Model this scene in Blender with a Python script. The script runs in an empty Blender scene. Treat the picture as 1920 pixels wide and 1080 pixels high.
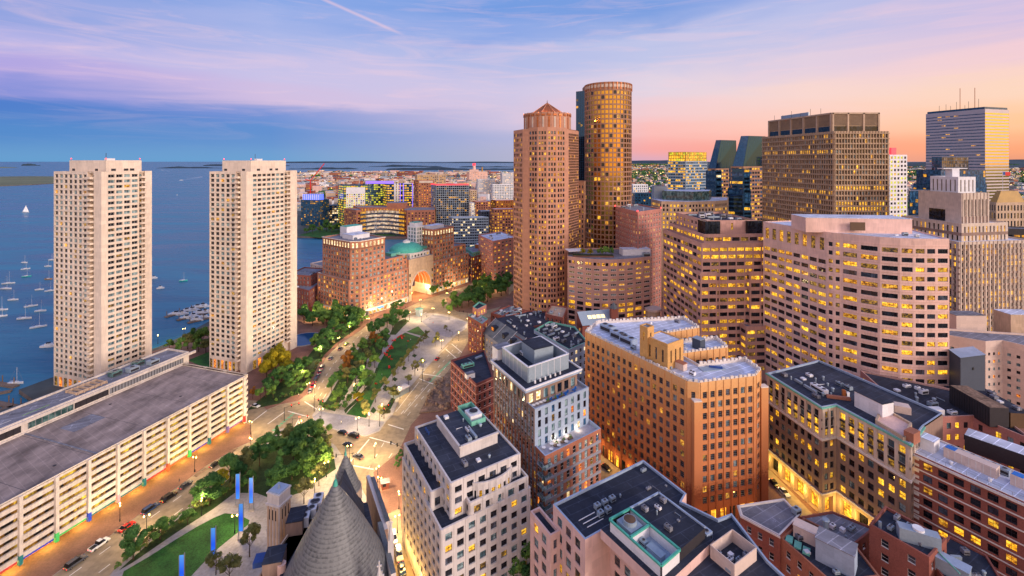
import bpy, bmesh, math, random
from mathutils import Vector, Matrix
R = math.radians
random.seed(7)
S = bpy.context.scene
COL = S.collection
# ------------------------------------------------------------------ camera
H, F, HY = 120.0, 853.33, 302.0            # eye height, focal length in photo pixels, horizon row
cam = bpy.data.cameras.new('camera'); cam.lens = 16.0; cam.sensor_width = 36.0
cam.shift_y = -(540 - HY) / 1920.0; cam.clip_start = 1.0; cam.clip_end = 200000.0
co = bpy.data.objects.new('camera', cam); COL.objects.link(co)
co.location = (0, 0, H); co.rotation_euler = (R(90), 0, 0); S.camera = co

def lin(c):
    return tuple(((v / 255) / 12.92 if v / 255 <= .04045 else ((v / 255 + .055) / 1.055) ** 2.4) for v in c)

# ------------------------------------------------------------------ world: dusk sky
W = bpy.data.worlds.new('World'); S.world = W; W.use_nodes = True
nt = W.node_tree; nt.nodes.clear(); N = nt.nodes; Lk = nt.links
def wn(t, **k):
    n = N.new(t)
    for a, v in k.items(): setattr(n, a, v)
    return n
def wmath(op, a, b=None, c=None):
    n = wn('ShaderNodeMath', operation=op)
    for i, x in enumerate((a, b, c)):
        if x is None: continue
        if isinstance(x, (int, float)): n.inputs[i].default_value = x
        else: Lk.new(x, n.inputs[i])
    return n.outputs[0]
tc = wn('ShaderNodeTexCoord'); sep = wn('ShaderNodeSeparateXYZ'); Lk.new(tc.outputs['Generated'], sep.inputs[0])
X_, Y_, Z_ = sep.outputs
az = wmath('ARCTAN2', X_, Y_)
el = wmath('ARCSINE', Z_)
mp = wn('ShaderNodeMapping'); mp.inputs['Scale'].default_value = (2.2, 2.2, 17.0); mp.inputs['Rotation'].default_value = (0, R(6), 0)
Lk.new(tc.outputs['Generated'], mp.inputs[0])
nz = wn('ShaderNodeTexNoise'); nz.inputs['Scale'].default_value = 1.3; nz.inputs['Detail'].default_value = 7; nz.inputs['Roughness'].default_value = .55
nz.inputs['Distortion'].default_value = .6
Lk.new(mp.outputs[0], nz.inputs['Vector'])
elw = wmath('ADD', el, wmath('MULTIPLY', wmath('SUBTRACT', nz.outputs[0], .5), wmath('MULTIPLY', wmath('MAXIMUM', el, 0.0), .62)))
def ramp(stops):
    r = wn('ShaderNodeValToRGB'); cr = r.color_ramp; cr.interpolation = 'EASE'
    pos = wmath('MULTIPLY', elw, 1 / 1.5708); Lk.new(pos, r.inputs[0])
    e = cr.elements
    while len(e) > 1: e.remove(e[-1])
    e[0].position = 0; e[0].color = (*lin(stops[0][1]), 1)
    for d, c in stops[1:]:
        k = e.new(min(1, d / 90.0)); k.color = (*lin(c), 1)
    return r.outputs[0]
ZEN = (72, 102, 178)
sky = [
 (-48, ramp([(0, (98, 158, 208)), (2.6, (56, 132, 204)), (4.7, (46, 114, 202)), (6.3, (130, 138, 216)), (7.5, (170, 156, 222)), (9.5, (176, 172, 226)), (12.5, (140, 156, 220)), (18, (112, 146, 216)), (90, ZEN)])),
 (-28, ramp([(0, (104, 160, 210)), (3.4, (76, 136, 208)), (5.4, (104, 138, 212)), (6.8, (204, 184, 222)), (9.5, (196, 188, 228)), (13.5, (168, 178, 228)), (19, (132, 162, 226)), (90, ZEN)])),
 (0, ramp([(0, (176, 178, 206)), (3.0, (172, 176, 216)), (5.5, (206, 192, 222)), (8.5, (204, 194, 226)), (12.5, (176, 184, 228)), (16, (138, 164, 226)), (20, (112, 152, 222)), (90, ZEN)])),
 (17, ramp([(0, (222, 172, 190)), (1.4, (246, 168, 166)), (3.6, (248, 186, 184)), (6.0, (240, 200, 206)), (9.0, (224, 208, 224)), (13, (190, 194, 230)), (19, (122, 156, 222)), (90, ZEN)])),
 (33, ramp([(0, (240, 168, 150)), (1.2, (253, 166, 142)), (4.0, (252, 202, 186)), (7.5, (246, 212, 206)), (11, (224, 204, 222)), (15, (186, 190, 230)), (20, (150, 170, 228)), (90, ZEN)])),
 (48, ramp([(0, (236, 158, 126)), (1.0, (252, 168, 126)), (3.2, (254, 198, 154)), (6.0, (250, 212, 190)), (9.0, (238, 202, 212)), (12.5, (206, 190, 224)), (18, (170, 180, 228)), (90, ZEN)])),
]
rear = ramp([(0, (255, 200, 140)), (6, (255, 214, 164)), (14, (255, 216, 190)), (26, (236, 212, 216)), (45, (184, 192, 224)), (90, ZEN)])
def mixc(f, a, b):
    m = wn('ShaderNodeMix', data_type='RGBA'); Lk.new(f, m.inputs[0]); Lk.new(a, m.inputs[6]); Lk.new(b, m.inputs[7]); return m.outputs[2]
def mrange(x, a, b):
    m = wn('ShaderNodeMapRange', interpolation_type='LINEAR'); Lk.new(x, m.inputs[0]); m.inputs[1].default_value = a; m.inputs[2].default_value = b; return m.outputs[0]
azd = wmath('MULTIPLY', az, 57.29578)
cur = sky[0][1]
for k in range(1, len(sky)):
    cur = mixc(mrange(azd, sky[k - 1][0], sky[k][0]), cur, sky[k][1])
# thin rosy cirrus streaks
mp2 = wn('ShaderNodeMapping'); mp2.inputs['Scale'].default_value = (3.0, 3.0, 30.0); mp2.inputs['Rotation'].default_value = (0, R(-9), 0)
Lk.new(tc.outputs['Generated'], mp2.inputs[0])
n2 = wn('ShaderNodeTexNoise'); n2.inputs['Scale'].default_value = 1.5; n2.inputs['Detail'].default_value = 8; n2.inputs['Roughness'].default_value = .62; n2.inputs['Distortion'].default_value = 1.2
Lk.new(mp2.outputs[0], n2.inputs['Vector'])
cf = wmath('MULTIPLY', mrange(n2.outputs[0], .5, .78), wmath('MULTIPLY', mrange(el, .02, .14), .36))
pk = wn('ShaderNodeRGB'); pk.outputs[0].default_value = (*lin((250, 206, 214)), 1)
cur = mixc(cf, cur, pk.outputs[0])
# one faint contrail, a short straight band high up
def vdot(v):
    n = wn('ShaderNodeVectorMath', operation='DOT_PRODUCT'); Lk.new(tc.outputs['Generated'], n.inputs[0]); n.inputs[1].default_value = v; return n.outputs['Value']
def pdir(px, py): return Vector(((px - 960) / F, 1, -(py - HY) / F)).normalized()
ca, cb = pdir(600, -4), pdir(735, 56); nn = ca.cross(cb).normalized(); mid = (ca + cb).normalized()
t1 = wmath('SUBTRACT', 1.0, mrange(wmath('ABSOLUTE', vdot(nn)), .0005, .0045)); t2 = mrange(vdot(mid), .9945, .9985)
cur = mixc(wmath('MULTIPLY', wmath('MULTIPLY', t1, t2), .45), cur, pk.outputs[0])
rb = wn('ShaderNodeVectorMath', operation='SCALE'); Lk.new(rear, rb.inputs[0]); rb.inputs[3].default_value = 1.7
rf = wmath('MAXIMUM', mrange(azd, 52, 115), mrange(azd, -70, -165))
cur = mixc(rf, cur, rb.outputs[0])
bg = wn('ShaderNodeBackground'); Lk.new(cur, bg.inputs[0]); bg.inputs[1].default_value = .84
SUN_AZ, SUN_EL = 128.0, 14.0
nish = wn('ShaderNodeTexSky', sky_type='NISHITA'); nish.sun_disc = False; nish.sun_elevation = R(2); nish.sun_rotation = R(SUN_AZ)
bg2 = wn('ShaderNodeBackground'); Lk.new(nish.outputs[0], bg2.inputs[0]); bg2.inputs[1].default_value = .02
ad = wn('ShaderNodeAddShader'); Lk.new(bg.outputs[0], ad.inputs[0]); Lk.new(bg2.outputs[0], ad.inputs[1])
wo = wn('ShaderNodeOutputWorld'); Lk.new(ad.outputs[0], wo.inputs[0])
# ------------------------------------------------------------------ the afterglow: one broad warm sun
sl = bpy.data.lights.new('sun', 'SUN'); sl.energy = 2.1; sl.angle = R(14); sl.color = (1.0, .85, .76)
so = bpy.data.objects.new('sun', sl); COL.objects.link(so)
sd = Vector((math.sin(R(SUN_AZ)) * math.cos(R(SUN_EL)), math.cos(R(SUN_AZ)) * math.cos(R(SUN_EL)), math.sin(R(SUN_EL))))
so.rotation_euler = sd.to_track_quat('Z', 'Y').to_euler(); so.location = sd * 500
S.view_settings.view_transform = 'Standard'; S.view_settings.look = 'None'; S.view_settings.gamma = 1; S.view_settings.exposure = 0.25
S.cycles.max_bounces = 5; S.cycles.diffuse_bounces = 3; S.cycles.glossy_bounces = 3; S.cycles.transparent_max_bounces = 6
S.cycles.sample_clamp_indirect = 4.0; S.cycles.use_denoising = True; S.cycles.caustics_reflective = False

# ------------------------------------------------------------------ materials
MATS = {}
def newmat(name):
    m = bpy.data.materials.new(name); m.use_nodes = True
    nt = m.node_tree; b = nt.nodes['Principled BSDF']; MATS[name] = m
    return m, nt, b
def nd(nt, t, **k):
    n = nt.nodes.new(t)
    for a, v in k.items(): setattr(n, a, v)
    return n
def surf(name, c, rough=.85, var=.18, s1=.12, s2=1.6, metal=0.0, streak=False, spec=.3, stretch=None):
    """painted / mineral surface: broad stains and fine grain around one base colour (sRGB triple)"""
    m, nt, b = newmat(name); L = nt.links
    g = nd(nt, 'ShaderNodeNewGeometry')
    mpn = nd(nt, 'ShaderNodeMapping'); L.new(g.outputs['Position'], mpn.inputs[0])
    if streak: mpn.inputs['Scale'].default_value = (1, 1, .18)
    if stretch: mpn.inputs['Scale'].default_value = stretch
    n1 = nd(nt, 'ShaderNodeTexNoise'); n1.inputs['Scale'].default_value = s1; n1.inputs['Detail'].default_value = 5; L.new(mpn.outputs[0], n1.inputs['Vector'])
    n2 = nd(nt, 'ShaderNodeTexNoise'); n2.inputs['Scale'].default_value = s2; n2.inputs['Detail'].default_value = 4; L.new(mpn.outputs[0], n2.inputs['Vector'])
    a = nd(nt, 'ShaderNodeMath', operation='ADD'); L.new(n1.outputs[0], a.inputs[0]); L.new(n2.outputs[0], a.inputs[1])
    mr = nd(nt, 'ShaderNodeMapRange'); L.new(a.outputs[0], mr.inputs[0]); mr.inputs[1].default_value = .65; mr.inputs[2].default_value = 1.35
    mr.inputs[3].default_value = 1 - var * 1.35; mr.inputs[4].default_value = 1 + var * 1.2
    vm = nd(nt, 'ShaderNodeVectorMath', operation='SCALE'); vm.inputs[0].default_value = lin(c)
    # panel-by-panel tone differences
    sn = nd(nt, 'ShaderNodeVectorMath', operation='SNAP'); sn.inputs[1].default_value = (2.9, 2.9, 1.75); L.new(g.outputs['Position'], sn.inputs[0])
    wnz = nd(nt, 'ShaderNodeTexWhiteNoise', noise_dimensions='3D'); L.new(sn.outputs[0], wnz.inputs['Vector'])
    m4 = nd(nt, 'ShaderNodeMapRange'); L.new(wnz.outputs['Value'], m4.inputs[0]); pa_ = .07 if rough > .65 and metal == 0 else 0.0; m4.inputs[3].default_value = 1 - pa_; m4.inputs[4].default_value = 1 + pa_
    ml = nd(nt, 'ShaderNodeMath', operation='MULTIPLY'); L.new(mr.outputs[0], ml.inputs[0]); L.new(m4.outputs[0], ml.inputs[1]); L.new(ml.outputs[0], vm.inputs[3])
    L.new(vm.outputs[0], b.inputs['Base Color']); b.inputs['Roughness'].default_value = rough; b.inputs['Metallic'].default_value = metal
    b.inputs['Specular IOR Level'].default_value = spec
    return m
def roofing(name, c, k=1.0, s1=.12, seam=1.0, rot=-28, sx=1.0, dist=.8):
    """flat roof: welded sheets with seams, ponding stains and scattered pale scuffs"""
    m, nt, b = newmat(name); L = nt.links
    g = nd(nt, 'ShaderNodeNewGeometry'); mpn = nd(nt, 'ShaderNodeMapping'); mpn.inputs['Rotation'].default_value = (0, 0, R(rot)); mpn.inputs['Scale'].default_value = (sx, 1, 1); L.new(g.outputs['Position'], mpn.inputs[0])
    n1 = nd(nt, 'ShaderNodeTexNoise'); n1.inputs['Scale'].default_value = s1; n1.inputs['Detail'].default_value = 9; n1.inputs['Roughness'].default_value = .62; n1.inputs['Distortion'].default_value = dist; L.new(mpn.outputs[0], n1.inputs['Vector'])
    n2 = nd(nt, 'ShaderNodeTexNoise'); n2.inputs['Scale'].default_value = .9; n2.inputs['Detail'].default_value = 6; n2.inputs['Roughness'].default_value = .7; L.new(mpn.outputs[0], n2.inputs['Vector'])
    bt = nd(nt, 'ShaderNodeTexBrick'); bt.inputs['Scale'].default_value = .11; bt.inputs['Mortar Size'].default_value = .012; bt.inputs['Row Height'].default_value = .28; bt.inputs['Brick Width'].default_value = 1.1; L.new(mpn.outputs[0], bt.inputs['Vector'])
    bt.inputs['Color1'].default_value = (1, 1, 1, 1); bt.inputs['Color2'].default_value = (1 - .18 * seam, 1 - .18 * seam, 1 - .18 * seam, 1); bt.inputs['Mortar'].default_value = (1 + .5 * seam, 1 + .5 * seam, 1 + .5 * seam, 1)
    mr = nd(nt, 'ShaderNodeMapRange'); L.new(n1.outputs[0], mr.inputs[0]); mr.inputs[1].default_value = .3; mr.inputs[2].default_value = .7; mr.inputs[3].default_value = 1 - .4 * k; mr.inputs[4].default_value = 1 + .42 * k
    m2 = nd(nt, 'ShaderNodeMapRange'); L.new(n2.outputs[0], m2.inputs[0]); m2.inputs[1].default_value = .60; m2.inputs[2].default_value = .74; m2.inputs[3].default_value = 1.0; m2.inputs[4].default_value = 1 + 1.6 * (1 if k == 1 else .1)
    a = nd(nt, 'ShaderNodeMath', operation='MULTIPLY'); L.new(mr.outputs[0], a.inputs[0]); L.new(m2.outputs[0], a.inputs[1])
    v1 = nd(nt, 'ShaderNodeVectorMath', operation='SCALE'); v1.inputs[0].default_value = lin(c); L.new(a.outputs[0], v1.inputs[3])
    v2_ = nd(nt, 'ShaderNodeVectorMath', operation='MULTIPLY'); L.new(v1.outputs[0], v2_.inputs[0]); L.new(bt.outputs[0], v2_.inputs[1])
    L.new(v2_.outputs[0], b.inputs['Base Color']); b.inputs['Roughness'].default_value = .8; b.inputs['Specular IOR Level'].default_value = .25
    return m
def mirror(name, c):
    m, nt, b = newmat(name); b.inputs['Base Color'].default_value = (*lin(c), 1); b.inputs['Metallic'].default_value = 1; b.inputs['Roughness'].default_value = .07; return m
def glass(name, c, c2, rough=.06, ior=2.0):
    """window glass, dark room or pale blind behind it pane by pane"""
    m, nt, b = newmat(name); L = nt.links
    g = nd(nt, 'ShaderNodeNewGeometry'); n = nd(nt, 'ShaderNodeTexNoise'); n.inputs['Scale'].default_value = .55; n.inputs['Detail'].default_value = 2
    L.new(g.outputs['Position'], n.inputs['Vector'])
    r = nd(nt, 'ShaderNodeValToRGB'); r.color_ramp.elements[0].color = (*lin(c), 1); r.color_ramp.elements[1].color = (*lin(c2), 1)
    r.color_ramp.elements[0].position = .42; r.color_ramp.elements[1].position = .62
    sn = nd(nt, 'ShaderNodeVectorMath', operation='SNAP'); sn.inputs[1].default_value = (1.3, 1.3, 3.5); L.new(g.outputs['Position'], sn.inputs[0])
    wz = nd(nt, 'ShaderNodeTexWhiteNoise', noise_dimensions='3D'); L.new(sn.outputs[0], wz.inputs['Vector']); ma = nd(nt, 'ShaderNodeMath', operation='MULTIPLY_ADD'); L.new(wz.outputs['Value'], ma.inputs[0]); ma.inputs[1].default_value = .3; L.new(n.outputs[0], ma.inputs[2])
    mb_ = nd(nt, 'ShaderNodeMath', operation='SUBTRACT'); L.new(ma.outputs[0], mb_.inputs[0]); mb_.inputs[1].default_value = .15
    L.new(mb_.outputs[0], r.inputs[0]); L.new(r.outputs[0], b.inputs['Base Color'])
    b.inputs['Roughness'].default_value = rough; b.inputs['IOR'].default_value = ior
    n3 = nd(nt, 'ShaderNodeTexNoise'); n3.inputs['Scale'].default_value = .35; L.new(g.outputs['Position'], n3.inputs['Vector'])
    bp = nd(nt, 'ShaderNodeBump'); bp.inputs['Strength'].default_value = .035; bp.inputs['Distance'].default_value = 1; L.new(n3.outputs[0], bp.inputs['Height']); L.new(bp.outputs[0], b.inputs['Normal'])
    return m
def lit(name, hi, mid, lo, strength, scale=.9, stretch=(1, 1, 1.4)):
    """lit room seen through glass: bright ceilings, dim furniture"""
    m, nt, b = newmat(name); L = nt.links
    g = nd(nt, 'ShaderNodeNewGeometry'); mpn = nd(nt, 'ShaderNodeMapping'); mpn.inputs['Scale'].default_value = stretch; L.new(g.outputs['Position'], mpn.inputs[0])
    n = nd(nt, 'ShaderNodeTexNoise'); n.inputs['Scale'].default_value = scale; n.inputs['Detail'].default_value = 3; n.inputs['Roughness'].default_value = .6
    L.new(mpn.outputs[0], n.inputs['Vector'])
    r = nd(nt, 'ShaderNodeValToRGB'); e = r.color_ramp.elements
    e[0].position = .36; e[0].color = (*lin(lo), 1); e[1].position = .62; e[1].color = (*lin(hi), 1)
    k = e.new(.48); k.color = (*lin(mid), 1)
    L.new(n.outputs[0], r.inputs[0]); L.new(r.outputs[0], b.inputs['Emission Color'])
    sn = nd(nt, 'ShaderNodeVectorMath', operation='SNAP'); sn.inputs[1].default_value = (2.4, 2.4, 3.6); L.new(g.outputs['Position'], sn.inputs[0])
    wz = nd(nt, 'ShaderNodeTexWhiteNoise', noise_dimensions='3D'); L.new(sn.outputs[0], wz.inputs['Vector']); m4 = nd(nt, 'ShaderNodeMapRange'); L.new(wz.outputs['Value'], m4.inputs[0]); m4.inputs[3].default_value = strength * .45; m4.inputs[4].default_value = strength * 1.35
    L.new(m4.outputs[0], b.inputs['Emission Strength'])
    b.inputs['Base Color'].default_value = (.02, .02, .02, 1); b.inputs['Roughness'].default_value = .08; b.inputs['IOR'].default_value = 1.7
    m.cycles.emission_sampling = 'NONE'
    return m
def emit(name, c, st, sampling='NONE'):
    m, nt, b = newmat(name); b.inputs['Base Color'].default_value = (*lin(c), 1); b.inputs['Emission Color'].default_value = (*lin(c), 1); b.inputs['Emission Strength'].default_value = st
    m.cycles.emission_sampling = sampling; return m
M = MATS
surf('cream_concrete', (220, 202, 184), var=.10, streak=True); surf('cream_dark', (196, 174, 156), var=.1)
surf('garage_concrete', (200, 188, 176), var=.2, streak=True); surf('plaza_stone', (134, 132, 144), var=.18, s1=.2, s2=1.5)
surf('concrete', (160, 152, 146), var=.2); surf('pale_stone', (200, 192, 188), var=.12, streak=True); surf('grey_spandrel', (140, 140, 150), var=.12)
surf('pink_granite', (222, 184, 170), var=.12, streak=True); surf('rose_granite', (188, 146, 134), var=.12, streak=True); surf('brown_granite', (160, 120, 98), var=.14, streak=True)
surf('red_brick', (140, 82, 70), var=.2, s2=3); surf('dark_brick', (122, 70, 66), var=.22, s2=3); surf('rust_brick', (160, 104, 82), var=.2, s2=3); surf('wharf_brick', (170, 116, 92), var=.16, s2=3)
surf('tan_stone', (186, 160, 136), var=.15, streak=True); surf('bronze_grid', (176, 150, 124), var=.14); surf('limestone', (200, 182, 166), var=.14, streak=True)
surf('grey_brown', (140, 116, 104), var=.16, streak=True); surf('white_band', (214, 204, 196), var=.1); surf('white_panel', (220, 218, 220), var=.07); surf('beige_panel', (206, 184, 172), var=.08)
surf('blue_panel', (150, 165, 186), var=.08); surf('steel_panel', (150, 164, 176), rough=.45, var=.1, metal=.2); surf('dark_metal', (52, 48, 52), rough=.6, var=.15); surf('dark_box', (70, 78, 92), rough=.6, var=.08)
roofing('garage_deck', (146, 130, 122), 1.25, .10, .35, 17.2, 1.9, .15); roofing('roof_membrane', (56, 60, 72)); roofing('roof_dark', (46, 50, 62)); roofing('roof_pale', (196, 200, 214), .8); roofing('roof_grey', (122, 122, 130))
surf('copper_green', (78, 168, 148), rough=.6, var=.18, s2=1); surf('mint_trim', (110, 176, 156), rough=.6, var=.2); surf('slate', (106, 110, 112), var=.3, s1=.25, s2=3); surf('gold_roof', (168, 128, 52), rough=.5, var=.2)
surf('copper_roof', (176, 104, 60), rough=.42, var=.2, metal=.5, s1=.3); surf('asphalt', (154, 136, 110), var=.25, s1=.06, s2=.5); surf('paving', (164, 156, 150), var=.2, s1=.12, s2=1.2); surf('paver_pale', (164, 160, 170), var=.16, s1=.2, s2=1.5)
surf('brick_paving', (130, 94, 80), var=.25, s2=2); surf('lawn', (46, 92, 34), var=.55, s1=.15, s2=2.5); surf('bed_green', (44, 66, 30), var=.5, s1=.3, s2=1.5); surf('paint_white', (226, 220, 208), var=.12, s2=2); surf('green_lane', (110, 170, 130), var=.2)
surf('earth', (128, 104, 86), var=.5, s1=.3, s2=1.2); surf('land', (78, 84, 82), var=.35, s1=.01, s2=.06); surf('seawall', (110, 98, 90), var=.3); surf('timber', (124, 104, 88), var=.3)
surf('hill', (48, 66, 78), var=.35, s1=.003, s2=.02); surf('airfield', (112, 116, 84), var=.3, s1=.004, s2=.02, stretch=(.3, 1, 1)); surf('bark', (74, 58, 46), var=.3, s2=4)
surf('fr_white', (214, 208, 202), rough=.5, var=.05); surf('fr_dark', (46, 44, 48), rough=.5, var=.1); surf('fr_grey', (130, 130, 134), rough=.5, var=.08); surf('fr_bronze', (96, 74, 54), rough=.5, var=.1)
surf('hull_white', (206, 208, 212), rough=.35, var=.05); surf('sail_white', (240, 240, 240), rough=.8, var=.04); surf('hull_teal', (60, 170, 160), rough=.4, var=.05); surf('cover_blue', (52, 80, 140), rough=.8, var=.1); surf('hull_tan', (190, 140, 80), rough=.5, var=.1)
surf('pole_dark', (40, 42, 44), rough=.5, var=.1); surf('rubber', (24, 24, 25), rough=.9, var=.1); surf('chrome', (190, 190, 195), rough=.25, var=.05, metal=.8)
surf('pool_blue', (30, 70, 120), rough=.12, var=.1); surf('lounge_blue', (40, 110, 190), rough=.6); surf('chair_red', (214, 34, 30), rough=.5, var=.08); surf('sienna', (166, 96, 58), var=.2)
for nme, c in dict(car_black=(24, 24, 28), car_white=(224, 224, 222), car_red=(190, 26, 26), car_silver=(150, 152, 158), car_blue=(36, 62, 104), car_grey=(82, 84, 90), taxi_green=(150, 190, 60)).items():
    surf(nme, c, rough=.22, var=.03, spec=.7)
for nme, c in dict(tip_green=(70, 190, 100), tip_blue=(40, 70, 190), tip_orange=(220, 100, 60), tip_teal=(40, 120, 120), tip_pink=(210, 150, 160), tip_red=(200, 60, 60), tip_violet=(110, 90, 150)).items():
    surf(nme, c, rough=.6, var=.08)
glass('glass_dark', (14, 16, 22), (38, 42, 52), ior=1.5); glass('glass_teal', (64, 90, 100), (140, 164, 168), ior=1.5); glass('glass_blue', (28, 60, 92), (56, 102, 142), ior=1.6)
glass('glass_tower', (26, 58, 84), (46, 84, 112), ior=1.5, rough=.12); glass('glass_gold', (34, 26, 18), (70, 52, 30), ior=1.95); glass('glass_sky', (44, 50, 62), (84, 92, 108), ior=2.0)
mirror('glass_sunset', (236, 206, 96)); mirror('glass_bronze', (196, 152, 66)); mirror('glass_slate', (58, 84, 108)); glass('glass_green', (40, 72, 70), (92, 124, 120), ior=2.0)  # the two gold mirrors carry the sunset's reflection in their base colour
lit('lit_yellow', (255, 206, 66), (238, 160, 26), (112, 66, 16), 1.25); lit('lit_amber', (250, 190, 60), (196, 120, 24), (60, 36, 14), 1.0); lit('lit_dim', (190, 140, 40), (90, 62, 24), (24, 20, 18), .9)
lit('lit_orange', (255, 170, 70), (232, 110, 24), (120, 50, 14), 1.2); lit('lit_white', (255, 244, 214), (255, 214, 140), (190, 130, 60), 1.25); lit('lit_lime', (238, 236, 70), (200, 186, 30), (70, 76, 24), 1.1)
lit('lit_court', (255, 226, 190), (210, 170, 140), (110, 110, 124), .8, scale=.12)
lit('lit_garage', (255, 206, 70), (140, 90, 26), (26, 22, 20), .9, scale=.35, stretch=(1, 1, .3)); _cr = next(n for n in MATS['lit_garage'].node_tree.nodes if n.type == 'VALTORGB').color_ramp.elements; _cr[0].position = .43; _cr[1].position = .53; _cr[2].position = .66
MATS['lit_garage'].node_tree.nodes['Principled BSDF'].inputs['Roughness'].default_value = .9; MATS['lit_garage'].node_tree.nodes['Principled BSDF'].inputs['Specular IOR Level'].default_value = 0
lit('lit_store', (255, 196, 60), (240, 150, 30), (150, 80, 20), 1.5)
emit('lamp_warm', (255, 214, 120), 6.0); emit('lamp_blue', (40, 110, 255), 2.2); emit('sig_red', (255, 40, 30), 4.0); emit('beacon', (255, 60, 60), 3.0); emit('neon_blue', (90, 110, 255), 1.1); emit('neon_violet', (140, 110, 235), .7); emit('neon_red', (255, 50, 60), 1.6); emit('screen_blue', (40, 140, 230), 1.0)
emit('neon_green', (40, 230, 90), 1.5); emit('panel_warm', (255, 220, 150), 1.6)

# Batterymarch-style brick: the bricks themselves run from dark red at the street to buff at the top
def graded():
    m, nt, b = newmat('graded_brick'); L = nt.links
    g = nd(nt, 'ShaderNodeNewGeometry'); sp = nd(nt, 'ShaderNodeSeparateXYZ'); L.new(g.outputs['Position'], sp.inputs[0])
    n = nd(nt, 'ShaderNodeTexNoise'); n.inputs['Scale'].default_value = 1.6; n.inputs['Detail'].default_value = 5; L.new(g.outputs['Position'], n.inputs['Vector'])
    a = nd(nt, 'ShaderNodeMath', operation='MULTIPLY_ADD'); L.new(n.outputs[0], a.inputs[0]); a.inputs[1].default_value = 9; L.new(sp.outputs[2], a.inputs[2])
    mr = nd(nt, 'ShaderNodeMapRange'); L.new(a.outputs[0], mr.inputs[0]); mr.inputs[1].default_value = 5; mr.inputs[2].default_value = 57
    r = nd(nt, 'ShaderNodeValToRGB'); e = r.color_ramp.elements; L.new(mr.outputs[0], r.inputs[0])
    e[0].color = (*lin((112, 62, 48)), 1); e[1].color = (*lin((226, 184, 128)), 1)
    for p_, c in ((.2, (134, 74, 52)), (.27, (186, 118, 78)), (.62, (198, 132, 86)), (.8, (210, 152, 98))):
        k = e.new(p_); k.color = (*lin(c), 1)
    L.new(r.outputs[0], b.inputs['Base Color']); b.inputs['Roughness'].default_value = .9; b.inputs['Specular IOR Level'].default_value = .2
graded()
def water():
    m, nt, b = newmat('sea'); L = nt.links
    g = nd(nt, 'ShaderNodeNewGeometry')
    mpn = nd(nt, 'ShaderNodeMapping'); mpn.inputs['Scale'].default_value = (.25, 1, 1); mpn.inputs['Rotation'].default_value = (0, 0, R(14)); L.new(g.outputs['Position'], mpn.inputs[0])
    n = nd(nt, 'ShaderNodeTexNoise'); n.inputs['Scale'].default_value = .018; n.inputs['Detail'].default_value = 6; n.inputs['Distortion'].default_value = 1.5; L.new(mpn.outputs[0], n.inputs['Vector'])
    r = nd(nt, 'ShaderNodeValToRGB'); e = r.color_ramp.elements; L.new(n.outputs[0], r.inputs[0])
    e[0].position = .35; e[0].color = (*lin((20, 88, 120)), 1); e[1].position = .68; e[1].color = (*lin((66, 132, 158)), 1)
    L.new(r.outputs[0], b.inputs['Base Color'])
    n2 = nd(nt, 'ShaderNodeTexNoise'); n2.inputs['Scale'].default_value = .22; n2.inputs['Detail'].default_value = 4; L.new(mpn.outputs[0], n2.inputs['Vector'])
    bp = nd(nt, 'ShaderNodeBump'); bp.inputs['Strength'].default_value = .3; bp.inputs['Distance'].default_value = 1.0; L.new(n2.outputs[0], bp.inputs['Height']); L.new(bp.outputs[0], b.inputs['Normal'])
    rr = nd(nt, 'ShaderNodeMapRange'); L.new(n.outputs[0], rr.inputs[0]); rr.inputs[1].default_value = .3; rr.inputs[2].default_value = .7; rr.inputs[3].default_value = .18; rr.inputs[4].default_value = .42
    L.new(rr.outputs[0], b.inputs['Roughness']); b.inputs['IOR'].default_value = 1.22; b.inputs['Specular IOR Level'].default_value = .3
water()
def foliage(name, c1, c2):
    m, nt, b = newmat(name); L = nt.links
    g = nd(nt, 'ShaderNodeNewGeometry'); oi = nd(nt, 'ShaderNodeObjectInfo')
    n = nd(nt, 'ShaderNodeTexNoise'); n.inputs['Scale'].default_value = .55; n.inputs['Detail'].default_value = 4; L.new(g.outputs['Position'], n.inputs['Vector'])
    a = nd(nt, 'ShaderNodeMath', operation='MULTIPLY_ADD'); L.new(oi.outputs['Random'], a.inputs[0]); a.inputs[1].default_value = .35; L.new(n.outputs[0], a.inputs[2])
    r = nd(nt, 'ShaderNodeValToRGB'); e = r.color_ramp.elements; L.new(a.outputs[0], r.inputs[0])
    e[0].position = .42; e[0].color = (*lin(c1), 1); e[1].position = .95; e[1].color = (*lin(c2), 1)
    L.new(r.outputs[0], b.inputs['Base Color']); b.inputs['Roughness'].default_value = .8; b.inputs['Specular IOR Level'].default_value = .15
foliage('leaf_dark', (44, 80, 40), (92, 132, 66)); foliage('leaf_mid', (60, 98, 44), (122, 154, 70)); foliage('leaf_yellow', (116, 112, 24), (190, 168, 40)); foliage('leaf_olive', (88, 94, 52), (138, 134, 78)); foliage('leaf_rust', (120, 78, 36), (168, 110, 48))
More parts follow.
